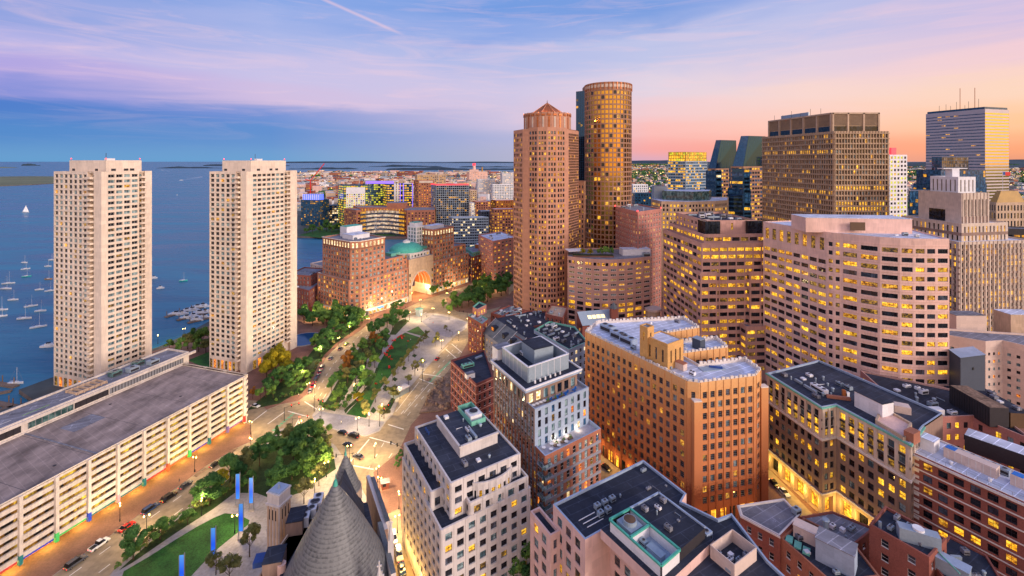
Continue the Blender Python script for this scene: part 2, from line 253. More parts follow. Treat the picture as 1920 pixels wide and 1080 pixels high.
# ------------------------------------------------------------------ helpers
CAM = Vector((0, 0, H))
def G(px, py, z=0.0):
    Y = (H - z) * F / (py - HY); return Vector(((px - 960) * Y / F, Y))
def D(px, Y): return Vector(((px - 960) * Y / F, Y))
def ZH(py, Y): return H - (py - HY) * Y / F
def v2(a, b=None): return Vector((a, b)) if b is not None else Vector((a[0], a[1]))
class MB:
    def __init__(s): s.v = []; s.f = []; s.m = []; s.mats = []
    def mi(s, m):
        m = MATS[m] if isinstance(m, str) else m
        if m not in s.mats: s.mats.append(m)
        return s.mats.index(m)
    def face(s, pts, m):
        b = len(s.v); s.v += [tuple(p) for p in pts]; s.f.append(tuple(range(b, b + len(pts)))); s.m.append(s.mi(m))
    def vquad(s, a, b, z0, z1, m):
        if z1 - z0 < 1e-4: return
        s.face(((a[0], a[1], z0), (b[0], b[1], z0), (b[0], b[1], z1), (a[0], a[1], z1)), m)
    def hpoly(s, pts, z, m): s.face([(p[0], p[1], z) for p in pts], m)
    def prism(s, pts, z0, z1, m, mt=None, bottom=False):
        n = len(pts)
        for i in range(n): s.vquad(pts[i], pts[(i + 1) % n], z0, z1, m)
        s.hpoly(pts, z1, mt or m)
        if bottom: s.hpoly(pts[::-1], z0, m)
    def obox(s, c, u, hw, hd, z0, z1, m, mt=None):
        """box centred on c (2D), u = unit direction of its width"""
        u = v2(u).normalized(); w = Vector((-u.y, u.x)); c = v2(c)
        s.prism([c - u * hw - w * hd, c + u * hw - w * hd, c + u * hw + w * hd, c - u * hw + w * hd], z0, z1, m, mt, bottom=z0 > .3)
    def cyl(s, c, r0, r1, z0, z1, m, n=10, cap=True):
        a = [(c[0] + r0 * math.cos(2 * math.pi * i / n), c[1] + r0 * math.sin(2 * math.pi * i / n), z0) for i in range(n)]
        b = [(c[0] + r1 * math.cos(2 * math.pi * i / n), c[1] + r1 * math.sin(2 * math.pi * i / n), z1) for i in range(n)]
        for i in range(n):
            j = (i + 1) % n
            if r1 < 1e-4: s.face((a[i], a[j], b[i]), m)
            else: s.face((a[i], a[j], b[j], b[i]), m)
        if cap and r1 > 1e-4: s.face(b, m)
    def rod(s, p, q, r, m, n=6):
        p = Vector(p); q = Vector(q); d = (q - p).normalized(); a = d.orthogonal().normalized(); b = d.cross(a)
        r0 = [p + (a * math.cos(k * 6.2832 / n) + b * math.sin(k * 6.2832 / n)) * r for k in range(n)]; r1 = [x + (q - p) for x in r0]
        for i in range(n): s.face((r0[i], r0[(i + 1) % n], r1[(i + 1) % n], r1[i]), m)
        s.face(r1, m); s.face(r0[::-1], m)
    def build(s, name, parent=None, org=(0, 0, 0), smooth=False):
        me = bpy.data.meshes.new(name); o3 = Vector(org)
        me.from_pydata([tuple(Vector(p) - o3) for p in s.v], [], s.f)
        for m in s.mats: me.materials.append(m)
        me.polygons.foreach_set('material_index', s.m)
        if smooth: me.polygons.foreach_set('use_smooth', [True] * len(s.f))
        me.update()
        o = bpy.data.objects.new(name, me); COL.objects.link(o)
        if parent: o.parent = parent
        return o
def tag(o, label=None, cat=None, group=None, kind=None):
    for k, v in (('label', label), ('category', cat), ('group', group), ('kind', kind)):
        if v: o[k] = v
    return o
def empty(name, loc, label, cat, group=None, rz=0):
    o = bpy.data.objects.new(name, None); COL.objects.link(o); o.location = loc; o.rotation_euler = (0, 0, rz); o.empty_display_size = 1
    return tag(o, label, cat, group)
def copy_tree(o, parent=None):
    c = o.copy(); COL.objects.link(c)
    if parent: c.parent = parent
    for ch in list(o.children): copy_tree(ch, c)
    return c
def inset(pts, d):
    n = len(pts); out = []
    for i in range(n):
        p, q, r = v2(pts[i - 1]), v2(pts[i]), v2(pts[(i + 1) % n])
        a = (q - p).normalized(); b = (r - q).normalized()
        na = Vector((-a.y, a.x)); nb = Vector((-b.y, b.x)); k = 1 + na.dot(nb)
        out.append(q + (na + nb) * (d / max(k, .25)))
    return out
def rect(c, u, w, d):
    """c = front-left corner as seen from outside, u = unit direction along the front, then depth to the back"""
    u = v2(u).normalized(); n = Vector((-u.y, u.x)); c = v2(c)
    return [c, c + u * w, c + u * w + n * d, c + n * d]
def quad3(a, b, c):
    """parallelogram footprint from left, front and right corners (front = b)"""
    a, b, c = v2(a), v2(b), v2(c); return [a, b, c, a + c - b]
# style defaults for a gridded facade
BASE = dict(bay=3.4, fl=3.6, ww=.6, wh=.55, sill=.22, wall='concrete', frame=None, fw=.09, mul=(2, 1), zb=0.0, zt=1.0, e=.6, rec=.28, pil=None, pilm=None, band=None, bandm=None, nx=None, nf=None,
            glass=(('glass_dark', 6), ('glass_teal', 2), ('lit_yellow', 2)), litrow=0, spm=None, sillm=None)
def ST(base=None, **k):
    d = dict(base or BASE); d.update(k); return d
WMESH = {}
def winmesh(w, h, mul, frame, fw, gl):
    key = (round(w, 2), round(h, 2), mul, frame, fw, gl)
    if key in WMESH: return WMESH[key]
    b = MB(); w = key[0]; h = key[1]
    b.face(((-w / 2, 0, 0), (w / 2, 0, 0), (w / 2, 0, h), (-w / 2, 0, h)), gl)
    if frame:
        y = -.05
        def bar(x0, x1, z0, z1):
            b.face(((x0, y, z0), (x1, y, z0), (x1, y, z1), (x0, y, z1)), frame)
            b.face(((x0, y, z1), (x1, y, z1), (x1, 0, z1), (x0, 0, z1)), frame)
        bar(-w / 2, w / 2, 0, fw); bar(-w / 2, w / 2, h - fw, h); bar(-w / 2, -w / 2 + fw, fw, h - fw); bar(w / 2 - fw, w / 2, fw, h - fw)
        for i in range(1, mul[0]):
            x = -w / 2 + w * i / mul[0]; bar(x - fw * .4, x + fw * .4, fw, h - fw)
        for j in range(1, mul[1]):
            z = h * j / mul[1]; bar(-w / 2 + fw, w / 2 - fw, z - fw * .35, z + fw * .35)
    WMESH[key] = b; b.me = None
    return b
def pick(rng, table):
    t = sum(x[1] for x in table); r = rng.random() * t
    for k, x in table:
        r -= x
        if r <= 0: return k
    return table[-1][0]
BLDS = []
class Bld:
    def __init__(s, name, label, base, cat='building', group=None, seed=None):
        s.base = Vector((base[0], base[1], 0)); s.root = empty(name, s.base, label, cat, group); s.parts = {}; s.wins = []; s.rng = random.Random(seed if seed is not None else sum(map(ord, label)))
        s.extra = []; BLDS.append(s); s.minpx = 2.6
    def p(s, part):
        if part not in s.parts: s.parts[part] = MB()
        return s.parts[part]
    def piece(s, name):
        b = MB(); s.extra.append((name, b)); return b
    def fac(s, a, b, z0, z1, st, part='wall'):
        W_ = s.p(part); a = v2(a); b = v2(b); L = (b - a).length
        if L < .3 or z1 - z0 < .5: return
        u = (b - a) / L; n = Vector((u.y, -u.x)); e = min(st['e'], L * .2)
        nx = st['nx'] or max(1, round((L - 2 * e) / st['bay'])); bw = (L - 2 * e) / nx
        zb, zt = st['zb'], st['zt']
        nf = st['nf'] or max(1, round((z1 - z0 - zb - zt) / st['fl'])); fl = (z1 - z0 - zb - zt) / nf
        w = min(st['ww'], 1.0) * bw; h = st['wh'] * fl; rec = st['rec']; wm = st['wall']; spm = st['spm'] or wm
        P = lambda x: a + u * x
        prev = z0
        for j in range(nf):
            zl = z0 + zb + j * fl + st['sill'] * fl; zh = zl + h
            W_.vquad(a, b, prev, zl, spm if j else wm)
            xp = 0.0; rowlit = s.rng.random() < st['litrow']
            for i in range(nx):
                xc = e + (i + .5) * bw; x0, x1 = xc - w / 2, xc + w / 2
                if x0 - xp > 1e-3: W_.vquad(P(xp), P(x0), zl, zh, wm)
                xp = x1
                q0, q1 = P(x0) - n * rec, P(x1) - n * rec
                A, B_ = P(x0), P(x1)
                W_.face(((A.x, A.y, zl), (B_.x, B_.y, zl), (q1.x, q1.y, zl), (q0.x, q0.y, zl)), st['sillm'] or wm)
                W_.face(((q0.x, q0.y, zh), (q1.x, q1.y, zh), (B_.x, B_.y, zh), (A.x, A.y, zh)), wm)
                if w < bw - .01:
                    W_.face(((A.x, A.y, zl), (q0.x, q0.y, zl), (q0.x, q0.y, zh), (A.x, A.y, zh)), wm)
                    W_.face(((q1.x, q1.y, zl), (B_.x, B_.y, zl), (B_.x, B_.y, zh), (q1.x, q1.y, zh)), wm)
                gl = pick(s.rng, st['glass'])
                if rowlit and s.rng.random() < .75: gl = 'lit_yellow'
                c = P(xc) - n * rec
                s.wins.append((c.x, c.y, zl, u.x, u.y, w, h, st['mul'], st['frame'], st['fw'], gl))
            if L - xp > 1e-3: W_.vquad(P(xp), b, zl, zh, wm)
            prev = zh
        W_.vquad(a, b, prev, z1, wm)
        if st['pil']:
            pw, pd = st['pil']; pm = st['pilm'] or wm
            for i in range(nx + 1):
                x = e + i * bw; A, B_ = P(max(0.02, x - pw / 2)), P(min(L - .02, x + pw / 2)); C, D_ = A + n * pd, B_ + n * pd
                W_.vquad(C, D_, z0, z1 - .05, pm); W_.vquad(A, C, z0, z1 - .05, pm); W_.vquad(D_, B_, z0, z1 - .05, pm); W_.hpoly((A, C, D_, B_)[::-1], z1 - .05, pm)
        if st['band']:
            bh, bd = st['band']; bm = st['bandm'] or wm
            for j in range(nf + 1):
                z = z0 + zb + j * fl - bh / 2
                if z < z0 + .1 or z + bh > z1: continue
                C, D_ = a + n * bd, b + n * bd
                W_.vquad(C, D_, z, z + bh, bm); W_.hpoly((a, b, D_, C)[::-1], z + bh, bm); W_.hpoly((a, b, D_, C), z, bm); W_.vquad(a, C, z, z + bh, bm); W_.vquad(D_, b, z, z + bh, bm)
    def block(s, pts, z0, z1, st, par=.9, roof='roof_membrane', sts=None, wall=None, cap=None, pt=.45, blank=(), part='wall'):
        """prism with gridded sides, parapet and roof deck; sts = {edge index: style}"""
        n = len(pts); wm = wall or st['wall']
        for i in range(n):
            a, b = v2(pts[i]), v2(pts[(i + 1) % n]); u = (b - a).normalized(); nn = Vector((u.y, -u.x)); mid = (a + b) / 2
            e = (sts or {}).get(i, st)
            if nn.dot(-mid) > -mid.length * .12 and e and i not in blank: s.fac(a, b, z0, z1, e, part)
            else: s.p(part).vquad(a, b, z0, z1, wm)
        s.roof(pts, z1, par, roof, cap or wm, pt)
    def roof(s, pts, z1, par, roof, cap, pt=.45):
        r = s.p('roof'); q = inset(pts, pt); n = len(pts); W_ = s.p('parapet')
        for i in range(n):
            j = (i + 1) % n
            W_.face(((*pts[i], z1), (*pts[j], z1), (*q[j], z1), (*q[i], z1)), cap)
            W_.face(((*q[j], z1 - par), (*q[i], z1 - par), (*q[i], z1), (*q[j], z1)), cap)
        r.hpoly(q, z1 - par, roof)
    def cornice(s, pts, z, h, d, m, part='cornice', edges=None):
        b = s.p(part); q = inset(pts, -d); n = len(pts)
        for i in range(n):
            if edges is not None and i not in edges: continue
            j = (i + 1) % n
            b.vquad(q[i], q[j], z, z + h, m); b.face(((*q[i], z + h), (*q[j], z + h), (*pts[j], z + h), (*pts[i], z + h)), m); b.face(((*pts[i], z), (*pts[j], z), (*q[j], z), (*q[i], z)), m)
            b.vquad(pts[i], q[i], z, z + h, m); b.vquad(q[j], pts[j], z, z + h, m)
    def pent(s, c, u, w, d, z0, z1, m, mt=None, name='penthouse'):
        b = s.piece(name); b.obox(c, u, w / 2, d / 2, z0, z1, m, mt or m)
        u = v2(u).normalized(); b.obox(c, u, w / 2 + .12, d / 2 + .12, z1 + .003, z1 + .2, mt or m); return b
    def ac(s, c, u, z, w=2.4, d=1.6, h=1.5, m='steel_panel'):
        b = s.piece('air_conditioner'); u = v2(u).normalized(); v = Vector((-u.y, u.x)); c = v2(c)
        for sx in (-1, 1): b.obox(c + u * sx * w * .35, u, .08, d * .45, z, z + .25, 'dark_metal')
        b.obox(c, u, w / 2, d / 2, z + .25, z + .25 + h, m)
        k = max(1, round(w / d))
        for i in range(k): b.cyl(c + u * (w * ((i + .5) / k - .5)), d * .32, d * .32, z + .26 + h, z + .4 + h, 'fr_grey', 10); b.cyl(c + u * (w * ((i + .5) / k - .5)), d * .26, .1, z + .401 + h, z + .42 + h, 'dark_metal', 10)
        b.obox(c - v * (d / 2 + .02), u, w * .42, .02, z + .5, z + h * .8, 'dark_metal')
    def vent(s, c, z, r=.35, h=1.3, m='steel_panel'):
        b = s.piece('vent_pipe'); b.cyl(c, r, r, z, z + h, m, 8); b.cyl(c, r * 1.5, r * 1.1, z + h + .05, z + h + .35, m, 8)
    def clutter(s, pts, z, n, u, big=1.0):
        xs = [p[0] for p in pts]; ys = [p[1] for p in pts]; q = inset(pts, 1.6); k = 0; t = 0; rg = s.rng; placed = []
        while k < n and t < n * 30:
            t += 1; c = Vector((rg.uniform(min(xs), max(xs)), rg.uniform(min(ys), max(ys))))
            if not inside(c, q) or any((c - o).length < 3.2 * big for o in placed): continue
            placed.append(c); k += 1; r = rg.random()
            if r < .45: s.ac(c, u, z, rg.uniform(1.6, 3.4) * big, rg.uniform(1.2, 2.0) * big, rg.uniform(.9, 1.7) * big, rg.choice(('steel_panel', 'white_panel', 'roof_grey')))
            elif r < .7: s.vent(c, z, rg.uniform(.2, .5) * big, rg.uniform(.6, 1.6) * big)
            elif r < .80:
                b = s.piece('pipe'); uu = v2(u).normalized(); uu = uu if rg.random() < .5 else Vector((-uu.y, uu.x)); e_ = c + uu * rg.uniform(2.5, 6) * big
                if inside(e_, q): b.rod((*c, z + .35), (*e_, z + .35), .11 * big, rg.choice(('steel_panel', 'white_panel', 'fr_grey')), 5); b.rod((*c, z), (*c, z + .4), .11 * big, 'fr_grey', 5); b.rod((*e_, z), (*e_, z + .4), .11 * big, 'fr_grey', 5)
                else: b.obox(c, uu, .5 * big, .5 * big, z, z + .5 * big, 'fr_grey')
            elif r < .9:
                b = s.piece('duct'); b.obox(c, u, rg.uniform(1.5, 3) * big, .45 * big, z + .3, z + 1.1, 'steel_panel'); b.obox(c, u, .2, .3, z, z + .3, 'dark_metal')
            else: s.piece('roof_hatch').obox(c, u, .9 * big, .8 * big, z, z + rg.uniform(.5, 1.0), 'white_panel')
    def done(s):
        for nme, b in s.parts.items():
            if b.f: b.build(nme.split('#')[0], s.root, s.base)
        for nme, b in s.extra:
            if b.f: b.build(nme, s.root, s.base)
def inside(p, poly):
    c = False; j = len(poly) - 1
    for i in range(len(poly)):
        a, b = poly[i], poly[j]
        if (a[1] > p[1]) != (b[1] > p[1]) and p[0] < (b[0] - a[0]) * (p[1] - a[1]) / (b[1] - a[1]) + a[0]: c = not c
        j = i
    return c
def finish_windows():
    for s in BLDS: s.done()
    bpy.context.view_layer.update()
    dg = bpy.context.evaluated_depsgraph_get()
    for s in BLDS:
        sc = []
        for k, w in enumerate(s.wins):
            x, y, z, ux, uy, ww, hh = w[:7]; c = Vector((x, y, z + hh / 2)); d = c - CAM
            n = Vector((uy, -ux, 0)); f = -n.dot(d) / d.length
            if f <= 0 or y < 10: continue
            px = 512 + x / y * 455.1; py = (HY + (H - c.z) / y * F) / 1.875
            if not (-4 < px < 1028 and -4 < py < 580): continue
            area = ww * hh * f * (455.1 / y) ** 2
            if area < s.minpx: continue
            sc.append((area, k))
        sc.sort(reverse=True); chosen = set()
        for area, k in sc:
            x, y, z, ux, uy, ww, hh = s.wins[k][:7]; c = Vector((x, y, z + hh * .6)); d = c - CAM; L = d.length
            hit, loc, *_ = S.ray_cast(dg, CAM, d.normalized(), distance=L - .4)
            if not hit: chosen.add(k)
            if len(chosen) >= 100: break
        rest = MB()
        for k, w in enumerate(s.wins):
            x, y, z, ux, uy, ww, hh, mul, fr, fw, gl = w
            src = winmesh(ww, hh, mul, fr, fw, gl)
            if k in chosen:
                if src.me is None:
                    me = bpy.data.meshes.new('window'); me.from_pydata(src.v, [], src.f)
                    for m in src.mats: me.materials.append(m)
                    me.polygons.foreach_set('material_index', src.m); me.update(); src.me = me
                o = bpy.data.objects.new('window', src.me); COL.objects.link(o); o.parent = s.root
                o.location = (x - s.base.x, y - s.base.y, z); o.rotation_euler = (0, 0, math.atan2(uy, ux))
            else:
                b = len(rest.v); rest.v += [(x + ux * p[0] - uy * p[1], y + uy * p[0] + ux * p[1], z + p[2]) for p in src.v]
                for f, mi in zip(src.f, src.m): rest.f.append(tuple(i + b for i in f)); rest.m.append(rest.mi(src.mats[mi]))
        if rest.f:
            o = rest.build('window', s.root, s.base); o['kind'] = 'stuff'
# ------------------------------------------------------------------ ground, water, streets
def struct(name, mb): o = mb.build(name); o['kind'] = 'structure'; return o
def gp(pts, z=0.0): return [G(*p, z) if not isinstance(p, Vector) else p for p in pts]
V = lambda x, y: Vector((x, y))
b = MB(); b.hpoly([(-90000, -3000), (90000, -3000), (90000, 90000), (-90000, 90000)], -2.2, 'sea'); struct('water', b)
LAND = [(-430, -300), (60000, -300), (60000, 60000), (7000, 60000), (420, 5300), (-2799, 4874), (-2314, 3657), (-1500, 2400), (-420, 752), (-343, 726), (-200, 708), (-74, 706), (10, 640), (14, 560), (-64, 505), (-188, 452), (-198, 389), (-227, 343), (-226, 314), (-228, 294), (-255, 253), (-259, 239), (-241, 229), (-262, 188), (-310, 120)]
b = MB(); b.prism(LAND, -6, 0, 'seawall', 'land'); struct('ground', b)
b = MB(); b.hpoly([(-188, 20), (260, 20), (260, 430), (-60, 450), (-150, 430), (-188, 330)], .012, 'asphalt'); struct('road', b)
BH = [.14, .1385, .137, .1355, .134, .1325, .131, .1295]
def block(name, pts, m, h=None, z0=0.0): h = h or BH.pop(); b = MB(); b.prism(gp(pts), z0, z0 + h, 'concrete', m); return struct(name, b)
def sheet(name, pts, z, m): b = MB(); b.hpoly(gp(pts), z, m); return struct(name, b)
block('pavement', [(111, 1071), (213, 1000), (311, 929), (391, 871), (444, 840), (473, 827), (470, 797), V(-130, 212), V(-172, 226), V(-205, 140), V(-250, 20), V(-130, 20), (60, 1110)], 'brick_paving')
TB = [(482, 752), (500, 769), (524, 759), (560, 752), (572, 742), (582, 735), (600, 693), (612, 670), (635, 646), (659, 631), (677, 619), (690, 608), (712, 598), (740, 589), (768, 575), (795, 562), (842, 548), (880, 534), V(-30, 462), V(-60, 480), V(-180, 446), V(-192, 389), V(-221, 343), V(-220, 314), V(-222, 294), V(-250, 252), V(-180, 232)]
block('pavement', TB, 'brick_paving')
NP = [(585, 779), (590, 795), (606, 799), (647, 813), (686, 819), (712, 809), (724, 791), (736, 779), (748, 750), (769, 726), (790, 702), (813, 675), (837, 646), (852, 631), (875, 616), (877, 604), (849, 593), (816, 587), (790, 588), (760, 595), (724, 610), (701, 622), (686, 634), (662, 661), (644, 684), (630, 714), (615, 741), (600, 761)]
block('pavement', NP, 'paving')
SP = [(213, 1071), (311, 987), (400, 920), (462, 862), (493, 840), (506, 817), (530, 803), (600, 817), (628, 835), (645, 860), (672, 905), (702, 960), (722, 1020), (742, 1090), V(-24, 60), V(-60, 20), V(-118, 20), V(-112, 100)]
block('pavement', SP, 'paving')
block('pavement', [(836, 560), (870, 545), (900, 531), (955, 522), V(-3, 468), V(-3, 384), V(-12, 372), (884, 588), (858, 585), (842, 575)], 'brick_paving')
CB = [(700, 886), (712, 952), (722, 966), (750, 953), (753, 990), (770, 1060), (790, 1120), V(-10, 60), V(300, 60), V(300, 420), V(0, 420), V(-14, 352), (884, 602), (878, 640), (850, 690), (815, 735), (790, 775), (771, 797), (746, 850)]
block('pavement', CB, 'brick_paving')
# streets between the blocks of the old town, laid on the pavement
sheet('street', [(1118, 812), (1130, 800), V(52, 152), V(56, 138), V(80, 140), V(96, 148), V(97, 190), V(99, 190), V(102.5, 150), V(107, 136), V(116, 118), V(128, 100), V(120, 96), V(104, 118), V(96, 126), V(60, 128), V(44, 134), V(30, 128), V(24, 132), V(30, 160), V(24, 190)], .146, 'asphalt')
# planting and lawns
sheet('lawn', [(649, 777), (686, 784), (695, 764), (704, 745), (713, 729), (736, 699), (760, 673), (781, 646), (791, 634), (760, 624), (739, 635), (724, 659), (709, 684), (701, 708), (676, 748), (660, 764)], .148, 'lawn')
sheet('lawn', [(784, 612), (762, 622.5), (806, 634)], .148, 'lawn')
sheet('planting_bed', [(604, 764), (618, 742), (634, 714), (648, 684), (664, 664), (688, 637), (703, 626), (722, 622), (733, 630), (718, 652), (712, 672), (706, 676), (697, 668), (688, 672), (686, 690), (668, 702), (660, 720), (646, 740), (628, 772)], .148, 'bed_green')
sheet('planting_bed', [(703, 690), (711, 690), (703, 712), (690, 735), (672, 752), (654, 768), (648, 776), (645, 770), (664, 742), (680, 716)], .149, 'bed_green')
for q in ([(741, 606), (757, 598), (768, 602), (756, 613), (742, 628), (730, 628)], [(716, 780), (732, 768), (742, 748), (737, 742), (722, 766)], [(700, 763), (706, 770), (701, 776), (694, 772)], [(722, 722), (730, 728), (724, 735), (717, 730)], [(739, 707), (746, 711), (741, 716), (735, 712)], [(757, 687), (763, 690), (758, 695), (753, 692)], [(776, 664), (782, 666), (778, 671), (772, 668)]):
    sheet('planting_bed', q, .15, 'bed_green')
sheet('plaza', [(587, 782), (592, 794), (606, 797), (647, 811), (686, 817), (710, 808), (721, 791), (700, 788), (650, 780), (600, 772)], .15, 'plaza_stone')
sheet('plaza', [(790, 603), (812, 590), (846, 596), (874, 605), (872, 615), (850, 629), (842, 633), (822, 628)], .15, 'plaza_stone')
sheet('path', [(694, 704), (702, 678), (722, 658), (734, 640), (754, 620), (764, 604), (769, 604), (757, 622), (738, 640), (724, 660), (708, 682), (700, 706), (690, 722), (672, 744), (640, 774), (634, 772), (668, 740)], .152, 'paving')
# south park
LW = [(205, 1090), (232, 1072), (280, 1044), (330, 1012), (370, 988), (400, 972), (422, 963), (448, 966), (468, 976), (466, 984), (440, 1004), (408, 1030), (376, 1062), (355, 1085), V(-88, 115), V(-105, 118)]
LW = [p for p in LW if isinstance(p, Vector) or p[1] < 1088]
sheet('lawn', LW, .148, 'lawn')
sheet('planting_bed', [(222, 1071), (311, 991), (400, 925), (462, 868), (492, 846), (512, 822), (540, 812), (598, 822), (622, 838), (630, 880), (600, 900), (560, 925), (520, 940), (480, 925), (440, 925), (400, 955), (330, 1000), (250, 1055)], .15, 'bed_green')
sheet('planting_bed', [(524, 757), (470, 768), V(-128, 216), (560, 690), (600, 640), (655, 610), (676, 612), (650, 630), (628, 646), (606, 668), (592, 695), (574, 728), (566, 738), (545, 744)], .149, 'bed_green')
sheet('lawn', [(352, 676), (392, 660), (394, 690), (388, 692)], .16, 'lawn')
for q in ([(559, 441), (600, 430), (640, 431), (644, 440), (600, 446)], [(680, 442), (690, 434), (756, 434), (764, 442)]): sheet('lawn', q, .02, 'lawn')
sheet('path', [(557, 443.5), (645, 443.6), (700, 446), (860, 446.2), (866, 445), (700, 444), (645, 441.6), (600, 446.5), (557, 441.8)][:0] or [(645, 443), (700, 446), (860, 446), (862, 444.6), (700, 443.6), (645, 441.4)], .03, 'brick_paving')
for k in range(9): 
    c_ = G(473, 827) - Vector((.2957, .9553)) * (8 + 13.5 * k) + Vector((-.9553, .2957)) * 2.2; u_ = Vector((.2957, .9553)); n2 = Vector((-.9553, .2957)); sheet('planting_bed', [c_ - u_ * 2.4 + n2 * .9, c_ - u_ * 2.4 - n2 * .9, c_ + u_ * 2.4 - n2 * .9, c_ + u_ * 2.4 + n2 * .9], .148, 'earth')
# construction ground beside the ramp
b = MB(); b.prism(gp([(786, 776), (800, 748), (822, 720), (846, 690), (846, 764), (826, 772)]), .14, .5, 'earth', 'earth')
rg = random.Random(3)
for k in range(46):
    c = G(rg.uniform(800, 842), rg.uniform(712, 768)); b.cyl(c, rg.uniform(.6, 2.2), rg.uniform(.1, .6), .5, rg.uniform(.9, 2.1), 'earth', 7)
struct('terrain', b)
# far shores
b = MB(); b.prism(gp([(-260, 334), (60, 330.5), (112, 331), (112, 343), (60, 346), (-260, 360)]), -3, .8, 'seawall', 'airfield'); struct('airfield', b)
def mound(name, px0, px1, Y, hmax, seed, depth=None, m='hill', z0=-2.3):
    rg = random.Random(seed); b = MB(); n = 48; x0, x1 = D(px0, Y).x, D(px1, Y).x; dep = depth or (x1 - x0) * .18
    ph = [rg.uniform(0, 6.28) for _ in range(6)]; rows = []
    for j in range(7):
        row = []
        for i in range(n + 1):
            t = i / n; e = max(0, math.sin(math.pi * t)) ** .35; k = sum(math.sin(t * 6.28 * f + ph[f % 6]) / f for f in (1, 2, 3, 5, 9, 14)) * .22 + .62
            prof = math.sin(math.pi * j / 6)
            row.append((x0 + (x1 - x0) * t, Y + dep * (j / 6 - .5) * e, z0 + hmax * e * prof * max(.12, k)))
        rows.append(row)
    for j in range(6):
        for i in range(n): b.face((rows[j][i], rows[j][i + 1], rows[j + 1][i + 1], rows[j + 1][i]), m)
    o = struct(name, b)
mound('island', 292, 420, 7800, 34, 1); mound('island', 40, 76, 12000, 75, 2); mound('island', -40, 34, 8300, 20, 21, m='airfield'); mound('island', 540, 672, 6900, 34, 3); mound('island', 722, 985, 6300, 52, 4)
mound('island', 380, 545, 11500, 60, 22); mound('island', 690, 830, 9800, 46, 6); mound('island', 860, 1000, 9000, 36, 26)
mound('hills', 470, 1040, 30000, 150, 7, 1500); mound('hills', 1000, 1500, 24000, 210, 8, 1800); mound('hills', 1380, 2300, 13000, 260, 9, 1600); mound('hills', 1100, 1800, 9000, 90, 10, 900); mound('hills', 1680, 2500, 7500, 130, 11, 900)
# road paint
pm = MB()
def line(p, q, w=.3, z=.02, dash=None, m='paint_white'):
    a, c = G(*p), G(*q); u = (c - a); L = u.length; u /= L; n = Vector((-u.y, u.x)) * w / 2; t = 0.0
    while t < L:
        e = min(L, t + (dash[0] if dash else L)); A, B = a + u * t, a + u * e
        pm.hpoly([A - n, B - n, B + n, A + n] if True else [], z, m); t = e + (dash[1] if dash else L)
for p, q in (((571, 753), (598, 770)), ((540, 771), (580, 782)), ((560, 787), (544, 817)), ((594, 798), (578, 815)), ((474, 790), (500, 770)), ((502, 795), (534, 772)), ((692, 824), (655, 868)), ((693, 820), (742, 833)), ((728, 796), (757, 805)), ((657, 872), (700, 880)),
             ((786, 710), (812, 720)), ((792, 701), (826, 706)), ((847, 645), (866, 661)), ((836, 655), (856, 672)), ((486, 827), (502, 829)), ((697, 902), (712, 906)), ((560, 800), (600, 812)), ((700, 930), (690, 950)), ((770, 600), (800, 585)), ((760, 592), (790, 580))): line(p, q, .55)
for p, q in (((130, 1080), (470, 836)), ((185, 1074), (480, 848)), ((600, 742), (640, 682)), ((588, 744), (626, 680)), ((752, 776), (800, 720)), ((764, 779), (812, 723)), ((812, 700), (858, 646)), ((822, 704), (866, 655)), ((640, 676), (690, 626)), ((520, 806), (480, 830)), ((720, 830), (690, 880)), ((735, 850), (700, 900)), ((628, 680), (680, 622))): line(p, q, .26, .022, (3, 4.5))
for p, q in (((742, 772), (786, 716)), ((757, 775), (806, 718)), ((592, 770), (612, 738)), ((790, 698), (840, 648)), ((232, 1058), (470, 850))): line(p, q, .24, .021)
line((512, 808), (552, 774), 1.5, .018, (1.2, .5), 'green_lane'); line((806, 716), (846, 676), 1.4, .018, (1.2, .5), 'green_lane')
struct('road_marking', pm)
b = MB(); c = G(572, 637); b.cyl(c, 12.2, 12.2, .14, .5, 'concrete', 32); b.cyl(c, 11.4, 11.4, .505, .52, 'pool_blue', 32); o = b.build('swimming_pool', None); tag(o, 'round dark blue swimming pool beside the right cream tower', 'pool')
